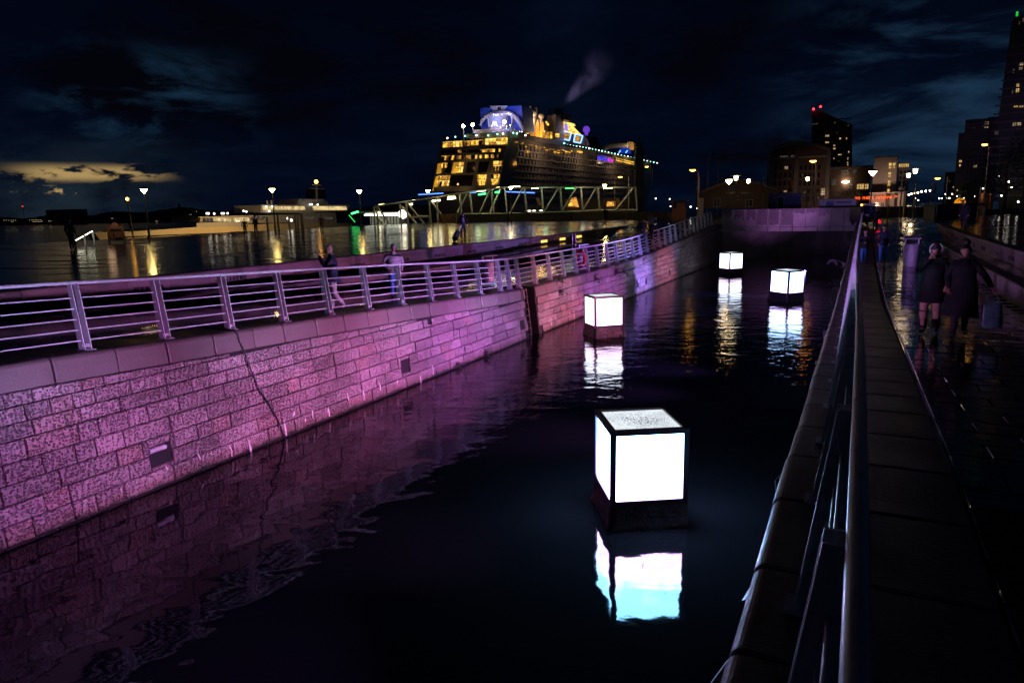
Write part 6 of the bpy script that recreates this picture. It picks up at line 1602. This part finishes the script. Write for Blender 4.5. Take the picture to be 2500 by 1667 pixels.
b = MB(); b.box((p.x, p.y + 3, q.z - 8), (18, 14, 18)); b.build('nave', M_shore, t, rel=True)
b = MB()
for (x, y, n2, dx) in ((10, 538, 6, 5.5), (73, 537, 7, 4.5), (80, 541, 9, 2.8), (28, 542, 2, 4), (118, 540, 3, 3), (272, 533, 2, 3), (463, 524, 2, 4), (380, 540, 2, 5), (480, 517, 1, 3), (1010, 524, 3, 9), (1060, 520, 2, 7), (1190, 505, 4, 4)):
    for k in range(n2): p = at_y(x + k * dx + rs.uniform(-1, 1), y + rs.uniform(-.6, .6), 1430); b.sphere(p, .5, 5, 4)
o = b.build('shore_lights', glow('shore_lamp', (1.0, .75, .4), 0.9)); tag(o, 'scatter of tiny lamps along the dark far shore', 'lamps', kind='stuff')
p = at_y(55, 504, 1450); t = thing('radio_mast', 'far thin mast with a single red lamp', 'mast', (p.x, 1450, 5)); b = MB(); b.tube([V((0, 0, 0)), V((0, 0, p.z - 5))], .5, 5); b.build('mast', M_shore, t)
b = MB(); b.sphere((0, 0, p.z - 5), 1.5, 6, 5); b.build('red_lamp', glow('far_red', (1, .03, .02), 1.5), t)
# ------------------------------------------------------------------ people
M_skin = mat('skin', (0.42, 0.24, 0.18), 0.5)
M_skin2 = mat('skin_deeper', (0.30, 0.17, 0.13), 0.5)
def cloth(name, c, r=.75): return mat(name, c, r, var=.25, vscale=6, bump=.35, bscale=22)
M_navy = cloth('navy_cloth', (0.010, 0.016, 0.04)); M_jean = cloth('blue_denim', (0.05, 0.16, 0.42)); M_grey = cloth('grey_cloth', (0.38, 0.36, 0.36)); M_puff = cloth('grey_puffer', (0.30, 0.30, 0.31), .5)
M_blk = cloth('black_cloth', (0.007, 0.008, 0.012), .7); M_shoe = mat('dark_shoe', (0.015, 0.015, 0.016), .4); M_shoew = mat('white_shoe', (0.35, 0.33, 0.33), .5); M_hair = mat('dark_hair', (0.012, 0.009, 0.008), .4, bump=.6, bscale=60)
M_dk = cloth('dark_trousers', (0.02, 0.02, 0.024)); M_eye = mat('eye_dark', (0.01, 0.008, 0.008), .2); M_lip = mat('lip', (0.3, 0.1, 0.09), .5)
M_coat = cloth('dark_teal_coat', (0.0028, 0.0055, 0.008), .85)

def tube_in(vs, fs, ms, pts, rs, n, mi, cap=True, flat=1.0):
    mb = MB(); rings = []
    for i, p in enumerate(pts):
        a = V(pts[max(i - 1, 0)]); b2 = V(pts[min(i + 1, len(pts) - 1)])
        rings.append(mb.ring(p, b2 - a, rs[i], n, rs[i] * flat))
    mb.loft(rings, mi, cap); o = len(vs); vs += mb.v; fs += [[i + o for i in f] for f in mb.f]; ms += mb.m

def person(label, loc, face, h=1.75, arms=None, legs=None, mats=(M_skin, M_navy, M_dk, M_shoe), head_yaw=0.0, lean=0.0, build_=1.0, group=None, seat=None, detail=True, female=False):
    """one continuous skinned body; local frame: +y is where the body faces, z up. arms/legs: joint positions (elbow, wrist) / (knee, ankle) per side"""
    k = h / 1.75
    rz = math.atan2(face[1], face[0]) - math.pi / 2
    t = thing('person', label, 'person', loc, rz, group)
    hipz = .92 if seat is None else seat
    L = lean
    J = {'pel': (0, 0, hipz), 'bel': (0, .015 + L * .15, hipz + .16), 'che': (0, .0 + L * .35, hipz + .36), 'nek': (0, -.01 + L * .55, hipz + .545), 'hed': (0, .02 + L * .68, hipz + .64)}
    shw = (.175 if female else .20) * build_
    arms = arms or [((.27, -.02, hipz + .22), (.27, .08, hipz - .02)), ((-.27, -.02, hipz + .22), (-.27, .08, hipz - .02))]
    legs = legs or [((.10, .05, .49), (.10, .0, .09)), ((-.10, .0, .49), (-.11, -.06, .09))]
    vs, ed, rad, reg = [], [], [], []
    def add(p, r, g, par=None):
        vs.append(tuple(c * k for c in p)); rad.append(r * k * 1.0); reg.append(g)
        if par is not None: ed.append((par, len(vs) - 1))
        return len(vs) - 1
    B = build_
    pe = add(J['pel'], .15 * B, 2); be = add(J['bel'], .145 * B, 1, pe); ch = add(J['che'], .165 * B, 1, be)
    nk = add(J['nek'], .062, 0 if not female else 0, ch); add(J['hed'], .06, 0, nk)
    wr = []
    for sd, (el, wri) in zip((1, -1), arms):
        sh = add((sd * shw, J['che'][1] - .01, hipz + .47), .078 * B, 1, ch)
        e = add(el, .06 * B, 1, sh); w = add(wri, .046, 1, e); wr.append((V(el), V(wri)))
    for sd, (kn, an) in zip((1, -1), legs):
        hp = add((sd * .095, J['pel'][1], hipz - .08), .105 * B, 2, pe)
        q = add(kn, .074, 2, hp); a = add(an, .05, 2, q)
        d = V((an[0] - kn[0], an[1] - kn[1], 0)); add((an[0] + sd * .02, an[1] + .15, an[2] - .045), .042, 3, a)
    me = bpy.data.meshes.new('body'); me.from_pydata(vs, ed, []); o = bpy.data.objects.new('body', me); COL.objects.link(o)
    md = o.modifiers.new('s', 'SKIN'); sk = me.skin_vertices[0].data
    for i, r in enumerate(rad): sk[i].radius = (r, r * (.72 if reg[i] == 1 and i in (be, ch) else .9 if i == pe else 1)); sk[i].use_root = (i == 0)
    md2 = o.modifiers.new('d', 'SUBSURF'); md2.levels = md2.render_levels = 2
    dg = bpy.context.evaluated_depsgraph_get(); ev = bpy.data.meshes.new_from_object(o.evaluated_get(dg))
    bpy.data.objects.remove(o); 
    nv = [V(v.co) for v in ev.vertices]; sp = [V(v) for v in vs]
    FS = [list(p.vertices) for p in ev.polygons]; MS = []
    segs = [(a, b_) for a, b_ in ed]
    for f in FS:
        c = sum((nv[i] for i in f), V((0, 0, 0))) / len(f); best = 9; g = 1
        for a, b_ in segs:
            ab = sp[b_] - sp[a]; u = max(0, min(1, (c - sp[a]).dot(ab) / ab.length_squared)); d_ = (c - sp[a] - ab * u).length - (rad[a] + (rad[b_] - rad[a]) * u)
            if d_ < best: best = d_; g = reg[b_] if u > .45 else reg[a]
        MS.append(g)
    VS = [tuple(v) for v in nv]
    # head: shaped skull with brow, nose, chin and ears, turned on the neck
    hc = V(J['hed']) + V((0, .015, .075)); hy = head_yaw; cy, sy = math.cos(hy), math.sin(hy)
    def hd(p): return tuple((V((hc.x + p[0] * cy - p[1] * sy, hc.y + p[0] * sy + p[1] * cy, hc.z + p[2]))) * k)
    nu, nvv = 20, 14; o0 = len(VS)
    for j in range(nvv + 1):
        th = math.pi * j / nvv; z = -math.cos(th); r0 = max(math.sin(th), .02)
        for i in range(nu):
            a = 2 * math.pi * i / nu; x, y = r0 * math.cos(a), r0 * math.sin(a)
            f = max(0, y)
            px, py, pz = x * .074, y * .095, z * .118
            if z < -.1: px *= 1 + .28 * (z + .1); py *= 1 - .10 * abs(z) * (1 if y > 0 else 2.2)
            if y > .3 and -.75 < z < -.45: py += .006
            if y > .55 and abs(x) < .34:
                g = (1 - abs(x) / .34)
                if -.32 < z < .12: py += .028 * g * max(0, 1 - abs(z + .2) / .24) + .008 * g
                if .12 <= z < .32: py += .006
            if y > .5 and .2 < abs(x) < .62 and .0 < z < .22: py -= .010
            VS.append(hd((px, py, pz)))
    for j in range(nvv):
        for i in range(nu):
            a_, b_ = o0 + j * nu, o0 + (j + 1) * nu; FS.append([a_ + i, a_ + (i + 1) % nu, b_ + (i + 1) % nu, b_ + i]); MS.append(0)
    def loftin(pts, rs, mi, n=6, flat=1.0): tube_in(VS, FS, MS, pts, rs, n, mi, True, flat)
    if detail:
        for sd in (1, -1): loftin([hd((sd * .072, -.01, -.03)), hd((sd * .082, -.015, .0)), hd((sd * .074, -.015, .03))], [.012 * k, .018 * k, .012 * k], 0)
        for sd in (1, -1): loftin([hd((sd * .018, .083, .012)), hd((sd * .030, .086, .013)), hd((sd * .042, .080, .012))], [.003 * k, .0065 * k, .003 * k], 4)
        for sd in (1, -1): loftin([hd((sd * .014, .092, .034)), hd((sd * .032, .092, .038)), hd((sd * .05, .080, .032))], [.003 * k, .004 * k, .002 * k], 4)
        loftin([hd((-.024, .086, -.066)), hd((0, .094, -.064)), hd((.024, .086, -.066))], [.003 * k, .0065 * k, .003 * k], 5)
    # hands: palm, four curled fingers of unequal length, thumb
    for (e, w), sd in zip(wr, (1, -1)):
        d = (w - e).normalized(); sidev = d.cross(V((0, 1, 0)) if abs(d.y) < .9 else V((0, 0, 1))).normalized(); nrm = sidev.cross(d)
        p0 = w + d * .02; p1 = w + d * .095
        loftin([w * k, p0 * k, (w + d * .06) * k, p1 * k], [.026 * k, .034 * k, .042 * k, .036 * k], 0, 8, .55)
        for q, ln in zip((-.027, -.009, .009, .027), (.062, .074, .07, .055)):
            a0 = p1 + sidev * q - d * .01; a1 = a0 + d * ln * .5 + nrm * .008; a2 = a1 + d * ln * .3 + nrm * .025; a3 = a2 + nrm * .02
            loftin([a0 * k, a1 * k, a2 * k, a3 * k], [.0095 * k, .009 * k, .008 * k, .006 * k], 0, 6)
        a0 = w + d * .035 + sidev * (.03 * sd); a1 = a0 + sidev * .025 * sd + d * .025; a2 = a1 + d * .028 + nrm * .012
        loftin([a0 * k, a1 * k, a2 * k], [.013 * k, .011 * k, .007 * k], 0, 6)
    me = bpy.data.meshes.new('body'); me.from_pydata(VS, [], FS)
    for m in list(mats) + [M_eye, M_lip]: me.materials.append(m)
    me.polygons.foreach_set('material_index', MS); me.polygons.foreach_set('use_smooth', [True] * len(FS)); me.update()
    bo = bpy.data.objects.new('body', me); COL.objects.link(bo); bo.parent = t
    t['k'] = k
    return t, dict(J=J, k=k, hc=hc, hd=hd, hip=hipz, wr=wr)

def hair(t, I, m=M_hair, bun=False, long_=0.0, short=True):
    hd = I['hd']; b = MB(); nu = 18; rings = []
    for j in range(9):
        th = math.pi * (1 - j / 8 * .56); z = -math.cos(th); r0 = max(math.sin(th), .02); ring_ = []
        for i in range(nu):
            a = 2 * math.pi * i / nu; y = math.sin(a); fr = .35 if y > .2 else (-.25 - long_)
            zz = max(z, fr); ring_.append(hd((r0 * math.cos(a) * .082, y * r0 * .104 - .008, zz * .128 + .004)))
        rings.append(ring_)
    b.loft(rings)
    if bun: b.sphere(hd((0, -.05, .155)), .062 * I['k'], 12, 8); b.sphere(hd((.03, -.06, .185)), .035 * I['k'], 8, 6)
    return b.build('hair', m, t)
def beanie(t, I, m, rim=None):
    hd = I['hd']; b = MB(); rings = []
    for z, r in ((.012, 1.16), (.045, 1.18), (.05, 1.10), (.09, 1.0), (.125, .66), (.142, .12)):
        rings.append([hd((r * .076 * math.cos(2 * math.pi * i / 16), r * .098 * math.sin(2 * math.pi * i / 16) - .006, z)) for i in range(16)])
    b.loft(rings); return b.build('hat', m, t)
def skirt(t, I, m, z1, r0=.19, r1=.24, flare=0, z0=None, name='coat', split=0.0):
    """coat body from the shoulders to the hem, elliptical and slightly irregular"""
    k = I['k']; hz = I['hip']; b = MB(); rings = []; rs = random.Random(int(z1 * 100))
    prof = [(hz + .50, .075, .06), (hz + .47, .15, .085), (hz + .40, r0, .135), (hz + .22, r0 * .98, .14), (hz + .02, (r0 + r1) / 2, .155)]
    n_ = 4
    for i in range(1, n_ + 1): u = i / n_; prof.append((hz + .02 + (z1 - hz - .02) * u, (r0 + r1) / 2 + (r1 - (r0 + r1) / 2) * u, .155 + (.05 + flare) * u))
    for z, rx, ry in prof:
        ring_ = []
        for i in range(24):
            a = 2 * math.pi * i / 24; w = 1 + (.035 * math.sin(a * 5 + z * 3) if z < hz else 0)
            yy = I['J']['che'][1] * max(0, min(1, (z - hz) / .4)); ring_.append(V((rx * w * math.cos(a), yy + ry * w * math.sin(a), z)) * k)
        rings.append(ring_)
    b.loft(rings, cap=False); return b.build(name, m, t)
def collar(t, I, m, r=.085, z=.50, hh=.07):
    k = I['k']; hz = I['hip']; y0 = I['J']['nek'][1]; b = MB(); b.lathe(V((0, y0, hz + z)) * k, [(r * k * 1.25, -.03 * k), (r * k * 1.1, hh * .5 * k), (r * k, hh * k), (r * k * .85, hh * k), (r * k * .9, -.03 * k)], 16); return b.build('collar', m, t)
def on_prom(px, py, w=None):
    P = at_z(px, py, 2.4)
    for _ in range(60):
        s_, w_ = sw_of(P); P = P.lerp(at_z(px, py, zt(s_)), .5)
    return P

# the man photographing at the railing
P = Q(7.75, -1.15, zt(7.75) - .03); 
t, I = person('bald man in a dark jacket and pale trousers holding up a phone at the railing', P, (-.96, -.28), 1.78,
    arms=[((.24, .20, 1.20), (.075, .30, 1.46)), ((-.26, .16, 1.18), (-.055, .30, 1.47))], legs=[((.10, .06, .49), (.10, .04, .09)), ((-.04, -.02, .49), (.02, -.26, .15))], mats=(M_skin, M_navy, M_grey, M_shoe), head_yaw=.15)
collar(t, I, M_navy); skirt(t, I, M_navy, .80, .185, .20, name='jacket'); 
ph = thing('phone', 'small phone held up in the raised hands of the bald man', 'phone', P + Matrix.Rotation(t.rotation_euler.z, 3, 'Z') @ V((.01, .37, 1.60)), t.rotation_euler.z)
b = MB(); b.bbox((0, 0, 0), (.15, .009, .075), .004); b.build('case', M_dark, ph); b = MB(); b.box((0, -.0055, 0), (.138, .002, .066)); b.build('screen', glow('phone_screen', (.5, .5, .6), .25), ph)
# man in a grey puffer jacket and beanie
P = Q(12.15, -2.35, zt(12.15) - .03)
t, I = person('man in a grey puffer jacket and knitted beanie strolling behind the railing', P, (.45, -.9), 1.78, arms=[((.31, -.08, 1.14), (.20, .10, .98)), ((-.31, -.08, 1.14), (-.22, .10, .96))], mats=(M_skin, M_puff, M_jean, M_shoe), build_=1.12)
beanie(t, I, M_puff); collar(t, I, M_puff, .09)
b = MB()
for i, z in enumerate((.86, .96, 1.06, 1.16, 1.26, 1.36)):
    r = (.225, .235, .24, .245, .24, .21)[i]; b.lathe(V((0, .01, z)) * I['k'], [(r * .93, -.05), (r, -.02), (r, .025), (r * .93, .05)], 20)
for q in range(len(b.v)): b.v[q] = (b.v[q][0], b.v[q][1] * .74 + .005, b.v[q][2])
b.build('jacket', M_puff, t)
# two women on the east promenade
PA = on_prom(2266, 815); PB = on_prom(2338, 826)
t, I = person('woman in a furry trimmed hat and short dark coat, one hand at her face', PA, (-.62, -.78), 1.80,
    arms=[((.25, .06, 1.18), (.055, .20, 1.46)), ((-.27, -.02, 1.16), (-.24, .08, .95))], legs=[((.10, .10, .49), (.10, .05, .09)), ((-.09, -.04, .49), (-.10, -.16, .11))], mats=(M_skin, M_coat, M_skin, M_shoe), head_yaw=.35, female=True)
hair(t, I, long_=.5); skirt(t, I, M_coat, .62, .185, .23); collar(t, I, M_coat, .08, .5, .09)
hd = I['hd']; b = MB(); rings = []
for z, r in ((-.02, 1.12), (.04, 1.22), (.10, 1.1), (.14, .7), (.155, .1)): rings.append([hd((r * .080 * math.cos(2 * math.pi * i / 16), r * .102 * math.sin(2 * math.pi * i / 16) - .012, z - (.03 if math.sin(2 * math.pi * i / 16) < -.2 else 0))) for i in range(16)])
b.loft(rings); ht = b.build('hat', M_blk, t)
b = MB(); b.tube([hd((.105 * math.cos(a), .055 + .03 * math.sin(a * 2) * 0 + .02 * math.sin(a), .115 * math.sin(a) - .01)) for a in [math.pi * (-.22 + 1.44 * i / 18) for i in range(19)]], .013, 8); b.build('trim', mat('pale_fur', (0.6, 0.56, 0.6), .9, bump=.8, bscale=50), ht)
for (sx, yy, top) in ((.1, .08, .49), (-.09, -.09, .47)):
    b = MB(); k = I['k']; b.tube([V((sx, yy + .01, top - .01)) * k, V((sx, yy - .03, .3)) * k, V((sx, yy - .05, .1)) * k], [.088 * k, .082 * k, .066 * k], 12); b.build('boot', M_shoe, t)
t, I = person('woman with a high bun in a long dark coat carrying a shopping bag', PB, (-.50, -.86), 1.76,
    arms=[((.26, .0, 1.16), (.22, .10, .95)), ((-.34, .02, 1.17), (-.45, .10, .98))], legs=[((.09, .10, .49), (.09, .07, .09)), ((-.09, -.06, .49), (-.09, -.2, .13))], mats=(M_skin2, M_coat, M_dk, M_shoew), head_yaw=-.12, female=True)
hair(t, I, bun=True); skirt(t, I, M_coat, .44, .20, .30, .05); collar(t, I, M_coat, .095, .47, .10)
b = MB(); b.lathe(V((0, I['J']['nek'][1], I['hip'] + .575)) * I['k'], [(.066, -.01), (.072, 0), (.066, .01)], 16); b.build('necklace', M_steel, t)
Rm = Matrix.Rotation(t.rotation_euler.z, 3, 'Z')
hb_ = PB + Rm @ (V((-.485, .125, .87)) * I['k'])
bag = thing('shopping_bag', 'pale teal shopping bag hanging from the hand of the woman with a bun', 'bag', hb_ - UP * .62, t.rotation_euler.z + .4)
M_bag = mat('pale_teal_bag', (0.10, 0.22, 0.24), .35, var=.3, vscale=7, bump=.5, bscale=9)
b = MB(); rs = random.Random(4); rings = []
for z, w, d in ((0, .19, .085), (.06, .205, .095), (.22, .20, .085), (.38, .185, .06), (.47, .17, .035)):
    rings.append([V((w * math.cos(a) * (1.0 if abs(math.cos(a)) < .7 else .93) + rs.uniform(-.008, .008), d * math.sin(a) + rs.uniform(-.008, .008), z)) for a in [2 * math.pi * i / 20 for i in range(20)]])
b.loft(rings); b.build('sack', M_bag, bag)
for y in (-.03, .03):
    b = MB(); b.tube([V((-.10, y, .45)), V((-.07, y * .8, .56)), V((0, y * .2, .62)), V((.07, y * .8, .56)), V((.10, y, .45))], .009, 6); b.build('handle', M_bag, bag)
# the couple further along in jeans
P1_ = on_prom(2108, 645); P2_ = on_prom(2153, 643)
t, I = person('woman in blue jeans and a black jacket, hands together, beside the dark coping', P1_, (-.45, -.9), 1.66, arms=[((.25, .06, 1.14), (.04, .24, 1.12)), ((-.25, .06, 1.14), (-.05, .24, 1.10))], mats=(M_skin, M_blk, M_jean, M_shoe), female=True, head_yaw=.3)
hair(t, I, long_=.6); skirt(t, I, M_blk, .80, .18, .19, name='jacket')
t, I = person('man in blue jeans and a dark jacket, hands at his pockets, near the bin', P2_, (-.40, -.92), 1.84, arms=[((.33, -.04, 1.15), (.21, .08, .92)), ((-.33, -.04, 1.15), (-.22, .08, .92))], mats=(M_skin, M_navy, M_jean, M_shoe), build_=1.08)
hair(t, I); skirt(t, I, M_navy, .82, .2, .21, name='jacket')
P = Q(50, 12.2, zt(50))
t, I = person('dark figure standing in front of the cart notice board', P, (-.2, -1), 1.74, mats=(M_skin, M_blk, M_dk, M_shoe), detail=False); hair(t, I)
# suitcase traveller with a rucksack on the plaza
P = at_z(1131, 584, PLAZA)
t, I = person('traveller with a dark rucksack walking away across the wet plaza', P, (.2, .98), 1.80, arms=[((.28, -.04, 1.16), (.27, .05, .95)), ((-.27, -.1, 1.16), (-.30, -.26, .98))], legs=[((.09, .12, .49), (.09, .02, .09)), ((-.09, -.04, .49), (-.09, -.24, .14))], mats=(M_skin, M_blk, M_dk, M_shoe), lean=.1, detail=False); hair(t, I)
b = MB(); b.bbox(V((0, -.21, 1.25)) * I['k'], (.34, .22, .5), .07)
rk = thing('rucksack', 'dark rucksack on the back of the traveller', 'bag', P, t.rotation_euler.z); b.build('pack', M_dark, rk); b = MB(); b.bbox(V((0, -.34, 1.17)) * I['k'], (.24, .07, .25), .03); b.build('pocket', M_blk, rk)
P = at_z(1108, 590, PLAZA); t = thing('suitcase', 'tilted dark wheeled suitcase trailing behind the traveller', 'suitcase', P, .3)
b = MB(); X_, Z_ = V((1, 0, 0)), V((.45, .0, .89)); b.bbox(V((0, 0, .06)) + Z_ * .36, (.30, .46, .68), .06, 0, V((.89, 0, -.45)), V((0, 1, 0)), Z_); b.build('shell', M_dark, t)
for y in (-.17, .17): b = MB(); b.lathe((.02, y - .02, .05), [(.01, 0), (.05, 0), (.05, .04), (.01, .04)], 10, 0, True, V((0, 1, 0))); b.build('wheel', M_rubber, t)
b = MB()
for y in (-.1, .1): b.tube([Z_ * .7 + V((.05, y, .05)), Z_ * 1.12 + V((.05, y, .05))], .012, 6)
b.tube([Z_ * 1.12 + V((.05, -.1, .05)), Z_ * 1.12 + V((.05, .1, .05))], .016, 6); b.build('handle', M_steel, t)
# silhouettes on the plaza edge
for (x, y, z_, hh_, fc, lb) in ((599, 573, PLAZA, 1.66, (.5, -.8), 'shorter of two dark figures standing close together before the ferry'), (626, 573, PLAZA, 1.95, (-.4, -.9), 'taller of two dark figures standing close together before the ferry'), (786, 564, PLAZA, 1.86, (.1, -1), 'lone dark figure in front of the ferry after deck'),
                            (1241, 552, PLAZA, 1.7, (-1, .1), 'dark walker in front of the gangway at the plaza edge'), (1478, 548, PLAZA, 2.1, (.3, -1), 'tall dark figure below the lantern at the inshore end of the gangway'), (1656, 534, 3.2, 1.8, (-.6, -.8), 'dark figure standing near the end of the railing'), (177, 610, PLAZA, 1.95, (.8, -.3), 'figure in a bluish jacket beside the lit hand rail')):
    P = at_z(x, y, z_); t, I = person(lb, P, fc, hh_, mats=(M_skin2, M_blk if x != 177 else M_navy, M_dk, M_shoe), detail=False); hair(t, I)
P = Q(39.5, -2.6, zt(39.5)); t, I = person('person in a bluish jacket raising a phone behind the far railing', at_z(1590, 585, 2.9), (.6, -.8), 1.75, arms=[((.24, .14, 1.2), (.06, .34, 1.34)), ((-.24, .14, 1.2), (-.05, .34, 1.34))], mats=(M_skin, M_puff, M_dk, M_shoe), detail=False); hair(t, I)
t, I = person('small child in dark clothes beside the person in the bluish jacket', at_z(1571, 588, 2.9), (.6, -.8), 1.35, mats=(M_skin, M_blk, M_dk, M_shoe), detail=False); hair(t, I)
# dark figure with a pram against the orange wet street
P = at_z(2352, 562, 3.15); t, I = person('dark figure bending forward against the orange wet paving on the right', P, (-.7, -.3), 1.80, lean=.35, mats=(M_skin, M_blk, M_dk, M_shoe), detail=False, build_=1.25); hair(t, I); skirt(t, I, M_blk, .55, .25, .30)

# ------------------------------------------------------------------ street furniture along the canal
M_bin = mat('bin_white', (0.50, 0.47, 0.52), .4, var=.1, vscale=3)
def litter_bin(P, label, rz, k=1.0):
    t = thing('litter_bin', label, 'bin', P, rz, 'pale litter bins with slanted lids')
    b = MB(); b.lathe((0, 0, 0), [(.24 * k, 0), (.25 * k, .03), (.27 * k, .45), (.28 * k, .84 * k), (.26 * k, .86 * k)], 20); b.build('body', M_bin, t)
    b = MB(); b.obox((-.25 * k, -.05, .86 * k), V((.5 * k, 0, 0)), V((0, .25 * k, 0)), UP * .24 * k); b.build('hood', M_bin, t)
    b = MB(); b.prism([V((-.31 * k, -.32 * k, 1.09 * k)), V((.31 * k, -.32 * k, 1.09 * k)), V((.31 * k, .26 * k, 1.17 * k)), V((-.31 * k, .26 * k, 1.17 * k))], V((0, 0, .035))); b.build('lid', M_bin, t)
    b = MB(); b.obox((-.2 * k, -.07, .88 * k), V((.4 * k, 0, 0)), V((0, .018, 0)), UP * .18 * k); b.build('slot', M_black, t)
    b = MB(); b.obox((-.11, -.285 * k, .25), V((.22, 0, 0)), V((0, .02, 0)), UP * .35); b.build('door', M_bin, t)
litter_bin(at_z(1191, 689, zt(15) - .03), 'pale litter bin behind the railing, left of the ladder', .5)
litter_bin(Q(29.3, -2.3, zt(29.3) - .03), 'dim litter bin behind the red lifebuoy', .8)
litter_bin(on_prom(2222, 650), 'violet lit litter bin on the east promenade behind the woman in the hat', -.5, 1.17)
# lifebuoy on its twin posts
P = Q(25.1, -.95, zt(25.1)); t = thing('lifebuoy_stand', 'red lifebuoy hanging on two slim steel posts behind the railing', 'lifebuoy', P, QROT - math.pi / 2 - .25)
for x in (-.25, -.07): b = MB(); b.tube([V((x, 0, 0)), V((x, 0, 1.82))], .022, 8); b.build('post', M_steel, t)
M_redb = mat('lifebuoy_red', (0.75, 0.02, 0.045), .45, var=.15, vscale=8)
b = MB(); rings = []
for i in range(24):
    a = 2 * math.pi * i / 24; c = V((.12 + .27 * math.cos(a), .1, .62 + .36 * math.sin(a))); d = V((-math.sin(a), 0, math.cos(a))); rings.append(b.ring(c, d, .085, 10))
b.loft(rings, closed=True); bu = b.build('ring', M_redb, t)
for a in (.6, 2.2, 3.9, 5.4):
    b = MB(); c = V((.12 + .27 * math.cos(a), .1, .62 + .36 * math.sin(a))); d = V((-math.sin(a), 0, math.cos(a))); b.lathe(c - d * .03, [(.088, 0), (.09, .03), (.088, .06)], 12, 0, True, d); b.build('band', M_wt, bu)
b = MB(); b.tube([V((.12 + .37 * math.cos(a), .12 + .03 * math.sin(5 * a), .62 + .46 * math.sin(a))) for a in [2 * math.pi * i / 30 for i in range(31)]], .011, 6); b.build('rope', M_wt, bu)
b = MB(); b.bbox((.12, .02, 1.05), (.5, .04, .1), .01); b.build('bracket', M_steel, t)

# ------------------------------------------------------------------ weeds in the wall and a dead twig over the east coping
M_weed = mat('wall_weed', (0.03, 0.04, 0.022), .7, var=.4, vscale=5)
def weed(P, n_, size, label, seed, out=DW, drop=.4):
    rs = random.Random(seed); t = thing('wall_weed', label, 'plant', P, 0, 'weeds rooted in the canal walls'); st = MB(); lf = MB()
    for i in range(n_):
        d = (out * rs.uniform(.1, .8) + DS * rs.uniform(-1, 1) + UP * rs.uniform(-drop, 1.0)).normalized(); L = size * rs.uniform(.5, 1.0); p = V((0, 0, 0)); pts = [p.copy()]
        for j in range(5):
            p = p + d * L / 5; d = (d + V((rs.gauss(0, .25), rs.gauss(0, .25), rs.gauss(-.06, .25)))).normalized(); pts.append(p.copy())
            for q in range(3):
                c = p + V((rs.gauss(0, .03), rs.gauss(0, .03), rs.gauss(0, .03))) ; s_ = rs.uniform(.014, .035); x_ = V((rs.gauss(0, 1), rs.gauss(0, 1), rs.gauss(0, 1))).normalized(); y_ = x_.orthogonal().normalized()
                lf.add([c - x_ * s_, c + y_ * s_ * .5, c + x_ * s_, c - y_ * s_ * .5], [(0, 1, 2, 3)])
        st.tube(pts, [.005, .0045, .004, .003, .003, .002], 4)
    st.build('stem', M_weed, t); o = lf.build('leaves', M_weed, t); o['kind'] = 'stuff'
def face_at(s, h): return Q(s, -BAT * h + .04, h)
weed(Q(20.95, -.2, zt(20.95)), 16, .62, 'bushy weed growing through the railing just past the ladder', 1)
weed(face_at(20.9, 1.45), 12, .4, 'weed hanging from the coping joint below the bushy one', 2, drop=.9)
weed(face_at(25.4, 1.6), 14, .45, 'weed under the coping right of the second cube', 3, drop=.8)
weed(face_at(28.6, 1.62), 30, .75, 'widest dark weed spreading under the coping, right of the lifebuoy', 4, drop=.8)
weed(face_at(29.9, 1.55), 20, .5, 'smaller dark weed beside the widest one', 5, drop=.9)
weed(Q(33.4, -.02, zt(33.4) - .1), 12, .4, 'weed near the start of the far blue lit coping', 6)
weed(face_at(13.9, .12), 10, .26, 'low weed at the waterline left of the ladder', 7)
weed(face_at(12.0, .1), 7, .2, 'tiny weed at the waterline below the second drain opening', 8)
weed(Q(24.5, WR + .05, 1.55), 16, .5, 'wispy weed on the dark east wall below the twig', 9, out=-DW)
weed(Q(20.5, WR + .05, 1.4), 14, .45, 'faint weed low on the dark east wall nearer the camera', 10, out=-DW)
p0, p1 = Q(27.0, WR + .75, zt(27) + .05), V(at_y(2019, 638, 27.0)); rs = random.Random(12)
t = thing('dead_twig', 'bare thorny twig reaching over the canal from the dark coping', 'plant', p0); M_twig = mat('dry_twig', (0.5, 0.42, 0.4), .6)
b = MB(); pts = []; 
for i in range(12): u = i / 11; pts.append((p1 - p0) * u + V((rs.uniform(-.02, .02), 0, .16 * math.sin(u * 3.1) + rs.uniform(-.03, .03))))
b.tube(pts, [.014 - .009 * i / 11 for i in range(12)], 5)
for i in (3, 5, 6, 8, 9, 10):
    for q in range(2): d = V((rs.uniform(-.6, .6), rs.uniform(-.4, .4), rs.uniform(-.9, .5))).normalized(); b.tube([pts[i], pts[i] + d * .1, pts[i] + d * .17 + V((-.05, 0, -.02))], [.008, .006, .002], 4)
b.build('stem', M_twig, t)
